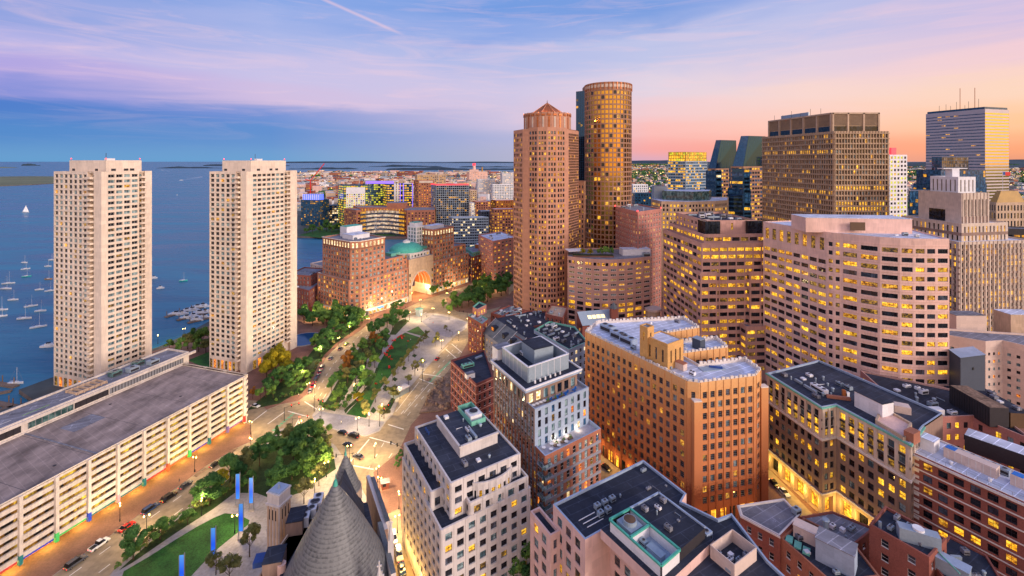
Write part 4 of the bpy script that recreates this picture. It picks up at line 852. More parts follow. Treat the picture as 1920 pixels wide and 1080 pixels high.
# corner buttresses that stop two floors short
for q in (C + Vector((-1.0, -.4)), E + Vector((.6, -.2))): t = B.piece('buttress'); t.obox(q, (1, .1), 1.3, 1.0, 0, 41.5, 'graded_brick'); t.obox(q, (1, .1), 1.35, 1.05, 41.5, 41.9, 'white_band')
sT = ST(st, wall='tan_stone', bay=2.8, fl=5.0, nf=1, ww=.3, wh=.6, zb=.8, zt=1.0, pil=None, mul=(1, 2), wallx=None)
u1 = (C - A).normalized(); w1 = Vector((-u1.y, u1.x))
pc = P(1245, 650, 52); pcq = [pc - u1 * 5 - w1 * 4.5, pc + u1 * 5 - w1 * 4.5, pc + u1 * 5 + w1 * 4.5, pc - u1 * 5 + w1 * 4.5]
surf('buff_brick', (206, 158, 96), var=.14, s2=3)
B.block(pcq, 46.3, 55.5, ST(sT, wall='buff_brick'), par=.4, roof='roof_pale', part='penthouse')
tw = pc - u1 * 5 - w1 * 3.4; tq = [tw - u1 * 1.8 - w1 * 1.8, tw + u1 * 1.8 - w1 * 1.8, tw + u1 * 1.8 + w1 * 1.8, tw - u1 * 1.8 + w1 * 1.8]
B.block(tq, 46.3, 59.0, ST(sT, wall='buff_brick', bay=1.7, zb=6.5), par=.3, roof='roof_grey', part='penthouse')
for (px, py) in ((1140, 611), (1160, 624), (1178, 633)): q = P(px, py, 48.5); B.ac(q, u1, 46.3, 6.5, 3.6, 2.3, 'blue_panel')
B.pent(P(1310, 640, 49), u1, 3.6, 3.2, 46.3, 50.2, 'dark_box', 'steel_panel', 'roof_shed'); B.pent(P(1240, 660, 48.5), u1, 4.4, 3.2, 46.3, 48.8, 'white_panel', 'roof_pale', 'roof_shed'); B.pent(P(1277, 680, 48.5), u1, 3.4, 2.2, 46.3, 48.6, 'beige_panel', 'rust_brick', 'roof_shed')
tp = B.piece('tarpaulin'); q = P(1335, 690, 46.6); tp.obox(q, (1, .2), 4.5, 1.6, 46.3, 46.6, 'steel_panel'); tp.obox(q + V(1.5, .4), (1, -.3), 2.2, .7, 46.6, 46.9, 'cover_blue')
B.clutter(fp[:3] + [V(74, 160), V(60, 172)], 46.3, 10, u1, .8); B.clutter([V(66, 176), V(84, 179), V(84, 187), V(66, 183)], 46.3, 4, u1, .7); B.clutter([V(62, 192), V(81, 200), V(79, 211), V(60, 209)], 46.3, 3, u1, .7)
fl = B.piece('entrance_light')
# ------------------------------------------------------------------ front dark-roofed pink stone office (bottom centre)
surf('blush_stone', (214, 178, 168), var=.08, streak=True)
z = 34.0; L_, F_ = P(1037, 945, z), P(1097, 1012, z)
# photo corners of the deck: left 1037,945 / front 1097,1012 / back 1207,863 / right notch 1290,925
Bk = P(1206, 862, z); Rn = P(1290, 928, z)
a = (F_ - L_).normalized(); b = (Bk - L_).normalized()
B = Bld('office_building', 'pink stone office with dark roof and mint green sunken plant court, at the lower edge', F_)
st = ST(bay=3.4, fl=3.5, ww=.58, wh=.62, sill=.2, wall='blush_stone', frame='fr_dark', mul=(2, 2), glass=GO, e=1.0, zt=1.0)
R2, R3, R4 = P(1296, 934, z), P(1372, 962, z), P(1442, 1062, z)
blk = [L_, F_, F_ + b * 8.5, F_ + b * 8.5 + a * 14, R4 + a * 9, R4, R3, P(1350, 966, z), Rn, Bk]
blk = [L_, F_, F_ + b * 7.5, F_ + b * 7.5 + a * 18, P(1452, 1070, z) + a * 6, P(1440, 1050, z), R3, P(1345, 972, z), P(1278, 940, z), P(1287, 925, z), Bk]
B.block(blk, 0, z, st, par=.6, roof='roof_dark', cap='blue_panel', blank=(1,))
B.block([L_ - b * 3 - a * 6, L_ - b * 3 + a * 3, L_ + a * 3 - b * .02, L_ - a * 6 - b * .02], 0, z - 4.5, st, roof='roof_dark', blank=(2,))
# raised penthouse with mint-trimmed sunken court
c0, c1, c2, c3 = P(1143, 975, z + 4), P(1240, 1062, z + 4), P(1322, 990, z + 4), P(1235, 925, z + 4)
pm_ = [c0, c1, c2, c3]; pw = B.piece('penthouse'); pw.prism(inset(pm_, -1.4), z - .6, z + 1.6, 'blush_stone', 'roof_dark')
for i in range(4):
    pw.vquad(pm_[i], pm_[(i + 1) % 4], z + 1.6, z + 4, 'dark_metal')
def lerp(p, q, t): return p + (q - p) * t
d0, d1 = lerp(c0, c3, .40), lerp(c1, c2, .40)
pw.hpoly([d0, d1, c2, c3], z + 4, 'roof_dark'); pw.hpoly(pm_, z + 1.605, 'blue_panel')
pw.vquad(d1, d0, z + 1.6, z + 4, 'white_panel')
tr = B.piece('court_frame'); dm, em = lerp(c0, c1, .42), lerp(d0, d1, .42)
for p_, q_ in ((c0, c1), (c1, d1), (d0, c0), (dm, em), (d1, d0)): tr.obox((p_ + q_) / 2, q_ - p_, (p_ - q_).length / 2, .22, z + 3.9, z + 4.3, 'copper_green')
for p_, q_ in ((c0, c1), (c1, d1), (dm, em)): tr.obox((p_ + q_) / 2, q_ - p_, (p_ - q_).length / 2 - .25, .08, z + 1.61, z + 3.9, 'white_panel')
ct = B.piece('cooling_tower'); m_ = (c0 + d0 + dm + em) / 4; u = (c1 - c0).normalized(); ct.obox(m_, u, 2.2, 1.9, z + 1.61, z + 4.0, 'steel_panel'); ct.cyl(m_, 1.55, 1.5, z + 4.0, z + 4.9, 'steel_panel', 18); ct.cyl(m_, 1.35, .3, z + 4.91, z + 5.1, 'fr_bronze', 18)
m_ = (c1 + d1 + dm + em) / 4; B.pent(m_ + u * .3, u, 3.6, 1.6, z + 1.62, z + 2.9, 'blue_panel', 'steel_panel', 'plant_unit'); B.ac(m_ - u * 3, u, z + 1.62, 1.6, 1.2, 1.0); B.clutter([d0, d1, c2, c3], z + 4, 7, u, .55)
for (i, j) in ((0, 3), (3, 2)):
    p_, q_ = pm_[i] if i else d0, pm_[j]; rl = B.piece('roof_rail'); rl.obox((p_ + q_) / 2, q_ - p_, (p_ - q_).length / 2, .2, z + 4.003, z + 4.35, 'blue_panel')
for k in range(5):
    q = P(1120 + 14 * (k % 3) + 6 * (k // 3), 950 - 7 * (k % 3) + 14 * (k // 3), z); B.ac(q, b, z - .6, 1.5, 1.1, 1.1, 'steel_panel')
for k in range(3): q = P(1115 + 8 * k, 958 + 6 * k, z); t = B.piece('pipe'); t.rod((*(q), z - .3), (*(q - b * 5), z - .3), .1, 'white_panel')
q0 = P(1375, 1030, z + 1.5); u = b; sc4 = [q0 - b * 4.2 + a * 3.0, q0 + b * 4.2 + a * 3.0, q0 + b * 4.2 - a * 3.0, q0 - b * 4.2 - a * 3.0]; sc4 = [q0 - b * 4 - a * 2.8, q0 - b * 4 + a * 2.8, q0 + b * 4 + a * 2.8, q0 + b * 4 - a * 2.8]
pn = B.piece('plant_screen')
for i in range(4): p_, q_ = sc4[i], sc4[(i + 1) % 4]; pn.obox((p_ + q_) / 2, q_ - p_, (p_ - q_).length / 2, .09, z - .6, z + 2.2, 'beige_panel')
B.clutter(inset(sc4, -1.0), z - .6, 6, b, .6); B.ac(P(1325, 1012, z), b, z - .6, 2, 1.6, 2.4, 'blue_panel')
B.clutter([lerp(L_, Bk, .45), lerp(F_, Rn, .5), Rn, Bk], z - .6, 5, b, .5)
# ------------------------------------------------------------------ brown stone block with lit arcade
A, K, J, Q = P(1438, 699, 37), P(1541, 763, 37), P(1568, 758, 37), P(1707, 832, 37)
B = Bld('office_building', 'brown stone office with lit arcade at street level and green copper cornice', K)
gA = (('lit_yellow', 5), ('glass_dark', 4), ('lit_dim', 2), ('glass_teal', 1.6)); gM = (('glass_dark', 8), ('lit_yellow', 2), ('lit_amber', 1.5), ('glass_teal', 3))
mid_ = ST(bay=3.15, fl=3.35, ww=.62, wh=.6, sill=.2, wall='grey_brown', frame='fr_dark', mul=(2, 2), glass=gM, e=.7, zb=.3, zt=.3, rec=.35)
upp = ST(mid_, wall='limestone', ww=.62, wh=.74, glass=gA, spm='dark_metal', pil=(.95, .2), pilm='limestone', zt=1.1)
arc_ = ST(mid_, wall='tan_stone', fl=7, nf=1, bay=5.4, ww=.72, wh=.86, sill=.02, zb=.2, zt=.6, glass=(('lit_store', 6), ('glass_dark', 2)), mul=(4, 3), rec=1.6)
fp = [A, K, J, Q, Q + V(12, 9), V(142, 150), V(128, 190)]
n_ = len(fp)
for i in range(n_):
    p_, q_ = v2(fp[i]), v2(fp[(i + 1) % n_])
    if i < 4:
        B.fac(p_, q_, 0, 7.4, arc_); B.fac(p_, q_, 7.4, 26.0, mid_); B.fac(p_, q_, 26.0, 36.4, upp)
    else: B.p('wall').vquad(p_, q_, 0, 36.4, 'grey_brown')
B.roof(fp, 37.0, .7, 'roof_membrane', 'blue_panel'); B.cornice(fp, 36.4, .5, .5, 'mint_trim', edges=(0, 1, 2, 3)); B.cornice(fp, 25.6, .7, .35, 'white_band', 'string_course', (0, 1, 2, 3)); B.cornice(fp, 7.2, .5, .3, 'white_band', 'string_course#2', (0, 1, 2, 3))
for i in range(4): B.p('wall').vquad(fp[i], fp[i + 1], 36.4, 37.0, 'limestone')
u = (K - A).normalized(); B.pent(P(1638, 752, 40), (Q - J).normalized(), 9, 5, 36.3, 41.5, 'white_panel', 'roof_dark'); B.ac(P(1536, 727, 37.5), u, 36.3, 6, 2.0, 1.5, 'white_panel')
dq = B.piece('duct'); dq.obox(P(1572, 742, 37.5), (1, -.3), 3.6, .5, 36.4, 37.4, 'rust_brick'); dq.obox(P(1582, 738, 37.5), (1, -.3), .5, .5, 36.4, 38.8, 'copper_roof')
ter = [lerp(J, Q, .56) + V(1.2, 1), Q + V(-.4, 1.6), Q + V(8, 9), lerp(J, Q, .56) + V(9.5, 9)]; tb = B.piece('terrace'); tb.hpoly(inset(ter, .2), 37.35, 'pink_granite')
for i in range(4): j = (i + 1) % 4; tb.obox((ter[i] + ter[j]) / 2, ter[j] - ter[i], (ter[i] - ter[j]).length / 2, .3, 36.3, 38.0, 'tan_stone')
B.clutter([A + V(3, 2), K + V(2, 3), J + V(2, 5), V(128, 160), V(120, 180)], 36.3, 18, u, .9)
t = B.piece('chimney'); t.obox(Q + V(2.4, 2.2), (1, .5), 2.0, 1.2, 36.3, 39.6, 'rust_brick'); t = B.piece('stair_hood'); t.obox(P(1690, 762, 38), (1, -.5), 2.2, 1.6, 36.3, 38.6, 'beige_panel')
TER2 = ter
# ------------------------------------------------------------------ red and white striped block
A = P(1708, 846, 33); u = Vector((.485, -.8745)); w = Vector((.8745, .485)); Q = A + u * 62
B = Bld('brick_block', 'red brick block with white stone stripes and a long pale metal roof with plant units', A + u * 20)
s9 = ST(bay=3.4, fl=3.5, ww=.62, wh=.56, sill=.2, wall='red_brick', frame='fr_dark', mul=(2, 2), glass=(('glass_dark', 8), ('lit_amber', 2.4), ('lit_yellow', 1.6), ('glass_sky', 3)), band=(.34, .1), bandm='white_band', e=2.2, zb=4.5, zt=.9)
fp = [A, Q, Q + w * 15, A + w * 15]
B.block(fp, 0, 33, s9, par=.4, roof='roof_pale', cap='white_band'); B.cornice(fp, 32.0, .6, .5, 'white_band', edges=(0, 3))
qn = B.p('quoin')
for k in range(16): z_ = 5 + k * 1.75; qn.obox(A + u * 1.0 - w * .06, u, .95, .12, z_, z_ + .7, 'white_band'); qn.obox(A + w * 1.2 - u * .06, w, 1.1, .12, z_, z_ + .7, 'white_band')
for (s, t, l) in ((11, 7.6, 11), (24.5, 8.2, 11), (38, 8.2, 10)):
    q = B.piece('plant_unit'); c = A + u * s + w * t; q.obox(c, u, l / 2, 1.5, 32.6, 35.4, 'beige_panel')
    for k in range(7): q.obox(c - w * 1.52 + u * (k - 3) * l / 7.4, u, .08, .04, 32.8, 35.2, 'white_band')
    q.obox(c - u * (l / 2 - 1.3), u, 1.1, 1.2, 35.403, 35.5, 'lounge_blue'); q.obox(c - u * (l / 2 + .03), w, 1.1, .02, 33.2, 35, 'fr_grey')
for k in range(6): B.ac(A + u * (6 + k * 2.2) + w * 11, u, 32.6, 2, 1.8, 1.5, 'steel_panel')
rl = B.piece('roof_rail')
for k in range(24): c = A + u * (1 + 2.2 * k) + w * 1.0; rl.rod((*c, 32.6), (*c, 33.7), .04, 'fr_grey', 4)
rl.rod((*(A + u * 1 + w), 33.7), (*(A + u * 52 + w), 33.7), .04, 'fr_grey', 4)
for k in range(4): B.vent(A + u * (8 + 8 * k) + w * 3.4, 32.6, .35, .6, 'white_panel')
B.pent(A + u * 2 + w * 7, u, 3.4, 4, 32.6, 36, 'white_panel', 'roof_pale', 'lift_housing')
# ------------------------------------------------------------------ red brick U block behind it
p0, p1, p2, p3 = P(1749, 782, 30), P(1825, 779, 30), P(1852, 790, 30), P(1940, 826, 30)
B = Bld('brick_block', 'pinkish red brick block with dark plant boxes on its flat roof, behind the striped block', p1)
s10 = ST(bay=3.4, fl=4.0, ww=.5, wh=.52, wall='rose_brick' if False else 'rust_brick', frame='fr_dark', glass=(('glass_dark', 4), ('lit_yellow', 4), ('glass_teal', 3)), e=1.2, zt=1.2)
fp = [P(1722, 768, 30), p0, p1, p2, p3, p3 + V(10, 30), V(150, 196), P(1722, 768, 30) + V(-2, 12)]
surf('rose_brick', (180, 122, 110), var=.16, s2=3); s10['wall'] = 'rose_brick'
B.block(fp, 0, 30, s10, par=.7, roof='roof_dark', cap='rose_granite'); B.clutter(fp, 29.3, 16, (1, .2), 1.0)
db = B.piece('plant_box'); c = P(1856, 764, 36); q1 = P(1781, 722, 36); u = (c - q1).normalized(); w = Vector((-u.y, u.x)); L = (c - q1).length; db.obox((c + q1) / 2 + w * 3, u, L / 2, 3, 29.3, 36, 'dark_metal', 'earth')
k = 0
while k < L: db.obox(q1 + u * k - w * .05, u, .12, .05, 29.4, 35.9, 'pole_dark'); k += 1.0
d2 = B.piece('plant_box'); d2.obox((c + q1) / 2 + w * 10, u, L / 2, 3.5, 29.3, 34.4, 'fr_bronze', 'roof_dark'); B.clutter([q1 + w * 7, c + w * 7, c + w * 13, q1 + w * 13], 34.4, 5, u, .8)
q = B.piece('plant_unit'); q.obox(P(1753, 770, 30.5), (1, 0), 2.4, 1.2, 29.3, 31.4, 'white_panel')
d3 = B.piece('plant_shed'); d3.obox(P(1872, 835, 33), (.6, -.8), 7, 3, 29.3, 34, 'dark_metal', 'roof_pale'); 
# ------------------------------------------------------------------ low brick roofs at the lower right
def simple(name, label, pts, z, st, roof='roof_dark', cap=None, par=.5, cl=4, cat='building', **k):
    B = Bld(name, label, pts[1], cat); B.block(pts, 0, z, st, par=par, roof=roof, cap=cap, **k)
    if cl: B.clutter(pts, z - par, cl, v2(pts[2]) - v2(pts[1]), .7)
    return B
sR = ST(bay=3.3, fl=3.6, ww=.42, wh=.52, wall='red_brick', frame='fr_white', mul=(1, 2), glass=(('glass_dark', 8), ('glass_sky', 3), ('lit_amber', .5)), zt=1.1, sillm='white_band')
z = 20
fp = [P(1384, 947, z), P(1390, 966, z), P(1462, 1004, z), P(1500, 965, z), P(1470, 934, z)]
B = simple('brick_house', 'red brick house with a rounded corner and slate grey flat roof', fp, z, sR, roof='roof_grey', cap='white_band', cl=0); B.cornice(fp, z - .6, .5, .3, 'white_band', edges=(0, 1))
B.ac(P(1493, 960, z), (1, .4), z - .5, 2.2, 1.6, 1.4)
z = 19
fp = [P(1464, 1008, z), P(1530, 1060, z), P(1570, 1095, z), P(1660, 1060, z), P(1580, 1010, z), P(1505, 968, z)]
fp = [P(1464, 1008, z), P(1560, 1092, z), P(1650, 1080, z), P(1602, 1018, z), P(1507, 970, z)]
B = simple('brick_house', 'orange red brick house with green skylights and pale corrugated lift house on its roof', fp, z, ST(sR, wall='rust_brick'), roof='roof_dark', cl=5)
for k in range(3): q = B.piece('skylight'); q.obox(P(1480 + 16 * k, 1009 + 11 * k, z), (.8, -.6), .8, 1.3, z - .5, z - .1, 'mint_trim')
B.pent(P(1568, 1030, z + 3), (.72, -.69), 8, 5, z - .5, z + 5, 'blue_panel', 'roof_grey', 'lift_housing'); B.pent(P(1510, 995, z + 1.5), (.72, -.69), 5, 3.2, z - .5, z + 2.6, 'beige_panel', 'beige_panel', 'roof_shed'); B.vent(P(1548, 985, z + 2), z - .5, .7, 4)
z = 26
fp = [P(1630, 982, z), P(1742, 1045, z), P(1775, 1010, z), P(1660, 948, z)]
B = simple('brick_house', 'dark red brick house with a nearly blank side wall and big fan casing on top', fp, z, sR, cl=5, par=.7, sts={0: ST(sR, ww=.3, bay=6)})
q = B.piece('fan_casing'); c = P(1722, 1000, z + 1.5); q.obox(c, (1, -.5), 4, 1.3, z - .7, z + 2.4, 'steel_panel'); q.cyl(c, 1.2, 1.2, z + 2.4, z + 2.9, 'white_panel', 14); q = B.piece('flue'); q.rod((*P(1650, 985, z), 4), (*P(1650, 985, z), z + 1), .35, 'steel_panel', 8)
z = 22
fp = [P(1745, 1040, z), P(1800, 1100, z), P(1930, 1100, z), P(1930, 1062, z), P(1780, 1000, z)]
fp = [P(1742, 1048, z), P(1790, 1110, z), P(1900, 1120, z), P(1850, 1040, z), P(1779, 1003, z)]
B = simple('brick_house', 'low dark roofed building with grey plant shed and green pipe at the bottom right corner', fp, z, sR, cl=6, par=.5)
B.pent(P(1775, 1060, z + 1), (.6, -.8), 8, 3, z - .5, z + 2.6, 'steel_panel', 'blue_panel', 'plant_shed')
q = B.piece('pipe'); q.rod((*P(1760, 1035, z + 3), z + 2.9), (*P(1800, 1075, z + 3), z + 2.9), .15, 'mint_trim', 6)
z = 14
simple('brick_house', 'small low flat roofed house wedged beside the lit arcade street', [P(1500, 968, z), P(1600, 1022, z), P(1640, 990, z), P(1560, 958, z)], z, sR, roof='roof_grey', cl=5)
# ------------------------------------------------------------------ pink granite slab with wavy facade
GL = (('glass_dark', 6), ('lit_amber', 2.4), ('lit_yellow', 3), ('lit_dim', 2.4), ('glass_sky', 1))
z4 = 86.8
B = Bld('office_building', 'broad pink granite office with a wavy ribbon windowed front, taller than all near it', (160, 200))
st = ST(bay=5.0, fl=3.95, ww=.88, wh=.5, sill=.2, wall='pink_granite', frame='fr_dark', fw=.1, mul=(4, 1), glass=GL, e=.4, zb=8, zt=2.6, rec=.3, sillm='white_band')
lf = [V(138, 250), V(147.5, 213)]
B.fac(*lf, 0, z4 - 9.5, ST(st, bay=4.6, ww=.84)); B.fac(*lf, z4 - 9.5, z4, ST(st, nf=1, bay=4.6, ww=.5, wh=.72, sill=.06, zb=.2, zt=1.2, mul=(2, 3), glass=(('glass_dark', 4), ('lit_dim', 3), ('lit_amber', 2))))
cur_ = [V(147.5, 213), V(149.2, 210.8), V(151.5, 209.4), V(155.6, 204.2), V(161.0, 199.2), V(167.2, 196.1), V(172.3, 194.9), V(176.9, 194.5), V(181.3, 194.4), V(186.8, 194.4)]
for i in range(len(cur_) - 1):
    d_ = (cur_[i + 1] - cur_[i]).length
    B.fac(cur_[i], cur_[i + 1], 0, z4, ST(st, nx=1, ww=.84 if d_ > 3.5 else .66, e=.2, zt=3.2, band=(.3, .12)))
fp = [lf[0]] + cur_ + [V(198, 232), V(186, 262)]
for i in range(len(cur_), len(fp)): B.p('wall').vquad(fp[i], fp[(i + 1) % len(fp)], 0, z4, 'pink_granite')
B.roof(fp, z4, .5, 'roof_pale', 'pink_granite'); B.pent(D(1592, 220), (1, -.12), 46, 14, z4 - .5, z4 + 6.3, 'pink_granite', 'roof_pale'); lv = B.p('louvre'); lv.obox(D(1608, 211.2), (1, -.12), 3.2, .12, z4 + 1, z4 + 4.8, 'fr_bronze')
B.clutter([V(160, 204), V(186, 198), V(190, 206), V(160, 211)], z4 - .5, 3, (1, 0), .8)
# ------------------------------------------------------------------ stepped pink office left of it
B = Bld('office_building', 'rose granite office with stepped top and dark glazed upper corners, behind the scalloped block', (105, 252))
c = V(105, 252); dl = Vector((-.0716, .997)); dr = Vector((.997, .0716)); st6 = ST(st, wall='rose_granite', bay=5.2, ww=.86, wh=.52, zt=1.6, zb=5, mul=(4, 1), sillm=None, band=None, glass=(('glass_dark', 7), ('lit_yellow', 2.2), ('lit_amber', 2), ('lit_dim', 2)), litrow=.15)
def al(s0, s1, t0, t1, o=c): return [o + dl * s1 + dr * t0, o + dl * s0 + dr * t0, o + dl * s0 + dr * t1, o + dl * s1 + dr * t1]
B.block(al(0, 53, 0, 40), 0, 74.6, ST(st6), roof='roof_grey'); B.block(al(3, 50, 3.0, 40), 73, 79, ST(st6, zt=.8, zb=1.2, nf=1), roof='roof_grey'); B.block(al(6, 47, 6, 36), 78, 86.3, ST(st6, nf=2, zt=1.2, zb=.4, ww=.4), roof='roof_dark', par=1.2, sts={1: ST(st6, nx=3, nf=1, zb=2.0, zt=2, ww=.12, wh=.9)})
gd = B.piece('glazed_corner'); gd.obox(c + dl * 8.6 + dr * 8.6, dr, 4.4, 4.4, 77.8, 86.0, 'glass_dark')
gd2 = B.piece('glazed_corner'); gd2.obox(c + dl * 8.6 + dr * 33.4, dr, 4.4, 4.4, 77.8, 86.0, 'glass_dark')
for k in range(5):
    for o, gq_ in ((8.6, gd), (33.4, gd2)): gq_.obox(c + dl * 4.17 + dr * (o - 3.9 + 1.95 * k), dr, .08, .03, 77.8, 86.0, 'pole_dark')
B.block(al(-3, 10, 26, 44), 0, 59, ST(st6, zt=1.2), roof='roof_grey'); B.block(al(-6, 0, 22, 44), 0, 30, ST(st6, zt=1.2), roof='roof_grey'); B.block(al(-1.8, 2, -1.5, 8), 0, 59, ST(st6, zt=1.2), roof='roof_grey')
B.clutter(al(9, 44, 10, 33), 85.1, 14, dr, 1.3)
# ------------------------------------------------------------------ harbour-front high rises
GT = (('glass_dark', 8), ('glass_bronze', 1.5), ('lit_amber', 1.6), ('lit_yellow', 1.2), ('glass_sky', 2), ('lit_dim', 1.5))
B = Bld('skyscraper', 'octagonal brown granite skyscraper with copper pyramid cap', D(1025, 345))
st = ST(bay=2.5, fl=3.8, ww=.68, wh=.6, wall='brown_granite', frame='fr_bronze', fw=.1, mul=(2, 1), glass=GT, e=.5, zb=6, zt=2.2, rec=.3)
surf('shaft_granite', (184, 134, 110), var=.1, streak=True); st['wall'] = 'shaft_granite'
zt1 = 143.5
pts = [D(963, 352), D(980, 336), D(991, 333.5), D(1008, 328), D(1026, 326.5), D(1044, 328), D(1060, 333), D(1066, 335), D(1085, 352), D(1078, 374), D(974, 374)]
pts = [v2(p) for p in pts]
zz = [zt1] * len(pts)
for i in range(len(pts)):
    a, b = pts[i], pts[(i + 1) % len(pts)]
    if i == 0: B.fac(a, b, 0, zt1, ST(st, bay=2.9))
    elif i in (1, 6): B.p('wall').vquad(a, b, 0, zt1, 'shaft_granite')
    elif i in (2, 3, 4, 5): B.fac(a, b, 0, zt1 + (1.0 if i != 99 else 0), ST(st, nx=3, mul=(1, 1), ww=.66, e=.5))
    elif i == 7: B.fac(a, b, 0, zt1 - .6, ST(st, bay=1.7, ww=.86, wh=.82, sill=.06, fl=2.0, mul=(1, 1), frame=None, glass=(('glass_gold', 7), ('glass_dark', 3), ('lit_amber', 1)), e=.15, rec=.12))
    else: B.p('wall').vquad(a, b, 0, zt1, 'shaft_granite')
B.roof(pts, zt1, .5, 'roof_grey', 'shaft_granite')
dc = D(1026, 349); dr_ = 17.8
drum = B.p('drum'); nn_ = 26
for k in range(nn_):
    t0, t1 = 6.28318 * k / nn_, 6.28318 * (k + 1) / nn_; a = dc + V(math.cos(t0), math.sin(t0)) * dr_; b = dc + V(math.cos(t1), math.sin(t1)) * dr_
    B.fac(a, b, zt1 - .6, 155.8, ST(st, nx=1, nf=1, ww=.36, wh=.66, sill=.2, zb=.4, zt=2.6, e=.1, mul=(1, 1), frame=None, glass=(('white_panel', 3), ('glass_gold', 2)), wall='copper_stone'), 'drum') if False else None
    drum.vquad(a, b, zt1 - .6, 155.8, 'shaft_granite'); m_ = (a + b) / 2; o_ = (m_ - dc).normalized(); u_ = (b - a).normalized()
    drum.obox(m_ + o_ * .12, u_, .55, .22, zt1 - .5, 152.6, 'copper_roof' if k % 2 else 'limestone'); drum.obox(m_ + o_ * .3, u_, 1.3, .35, 153.4, 154.6, 'copper_roof'); drum.obox(m_ + o_ * .3, u_, .8, .4, 154.603, 155.9, 'shaft_granite')
drum.hpoly([dc + V(math.cos(6.28318 * k / nn_), math.sin(6.28318 * k / nn_)) * dr_ for k in range(nn_)], 155.8, 'roof_grey')
cp = B.piece('pyramid_cap'); r0 = 13.2
ring = [dc + V(math.cos(6.28318 * (k + .5) / 8), math.sin(6.28318 * (k + .5) / 8)) * r0 for k in range(8)]
for k in range(8):
    a, b = ring[k], ring[(k + 1) % 8]; cp.face(((*a, 155.85), (*b, 155.85), (*dc, 164.6)), 'copper_roof'); cp.rod((*a, 155.9), (*dc, 164.7), .22, 'shaft_granite', 4)
    m_ = (a + b) / 2
    for q in (.25, .5, .75): m2 = a + (b - a) * q; cp.rod((*m2, 155.95), (m2.x + (dc.x - m2.x) * .75, m2.y + (dc.y - m2.y) * .75, 155.95 + 8.65 * .75), .1, 'fr_bronze', 4)
cp.cyl(dc, .4, .05, 164.4, 167, 'fr_bronze', 6)
# lower flank between the towers
B.block([D(1078, 356), D(1096, 352), D(1098, 372), D(1080, 376)], 0, 104, ST(st, wall='brown_granite', ww=.5), roof='roof_grey')
B = Bld('skyscraper', 'tallest round fronted granite skyscraper with golden reflecting windows and blue glass spine', D(1140, 385))
stc = ST(bay=3.2, fl=3.95, ww=.82, wh=.74, sill=.13, wall='brown_granite', frame='fr_bronze', fw=.13, mul=(2, 1), glass=(('glass_bronze', 12), ('glass_dark', 2.5), ('lit_amber', .8), ('lit_yellow', .3)), e=.15, zb=5, zt=6.5, nx=1, rec=.3)
cc_ = D(1140, 388); rr = 19.2; fan = []; zc = 184.5
for k in range(19): th = math.pi * (1.02 + .96 * k / 18); fan.append(cc_ + V(math.cos(th) * rr * 1.02, math.sin(th) * rr))
for k in range(18):
    B.fac(fan[k], fan[k + 1], 0, zc, ST(stc, litrow=0))
    m_ = (fan[k] + fan[k + 1]) / 2; o_ = (m_ - cc_).normalized(); u_ = (fan[k + 1] - fan[k]).normalized()
    t = B.p('crown'); t.obox(m_ + o_ * .1, u_, 1.2, .16, zc - 4.2, zc - 1.8, 'limestone'); t.obox(fan[k] + o_ * .2, u_, .3, .35, zc - 6, zc - .2, 'copper_roof')
bk = [fan[-1] + V(0, 16), fan[0] + V(0, 16)]; body = fan + bk
B.p('wall').vquad(fan[-1], bk[0], 0, zc, 'brown_granite'); B.p('wall').vquad(bk[0], bk[1], 0, zc, 'brown_granite'); B.p('wall').vquad(bk[1], fan[0], 0, zc, 'brown_granite')
B.roof(body, zc, .6, 'roof_grey', 'copper_roof')
sp = [D(1080, 396), fan[0] + V(.2, 4), fan[0] + V(.2, 22), D(1080, 412)]
B.block(sp, 0, 180.5, ST(stc, nx=4, ww=.9, wh=.9, sill=.05, fl=2.0, frame=None, wall='glass_tower', glass=(('glass_slate', 30), ('lit_dim', 1), ('lit_yellow', .7)), rec=.06, zt=.6), roof='roof_grey', part='glass_spine')
# hotel with crossed windows
B = Bld('hotel', 'brick hotel with cross shaped window surrounds beside the round skyscraper', P(1196, 398, 84))
fp = quad3(P(1154, 387, 84), P(1196, 397, 84), P(1240, 391, 84))
sh = ST(bay=3.9, fl=3.7, ww=.38, wh=.56, wall='rose_brick', frame='fr_white', fw=.16, mul=(2, 1), glass=GT, zt=2.4, zb=5)
B.block(fp, 0, 84, sh, roof='roof_grey', cap='rose_brick'); B.clutter(fp, 83.1, 5, (1, .4), 1.2)
for k, q in enumerate(fp[:3]): t = B.piece('obstruction_light'); t.cyl(q + V(0, .9), .5, .4, 83.9, 85, 'beacon', 8)
xs = B.p('window_surround')
for i in (0, 1):
    a, b = fp[i], fp[i + 1]; L = (b - a).length; u = (b - a) / L; n = Vector((u.y, -u.x)); k = round((L - 1.2) / 3.9); bw = (L - 1.2) / k; nf = round((84 - 7.4) / 3.7); fh = 76.6 / nf
    for j in range(nf):
        for q in range(k): c = a + u * (.6 + (q + .5) * bw) + n * .05; zq = 5 + j * fh + .22 * fh; xs.obox(c, u, .3, .06, zq + .56 * fh + .05, zq + .56 * fh + .5, 'fr_dark'); xs.obox(c, u, 1.25, .05, zq + .3 * fh, zq + .3 * fh + .12, 'fr_white')
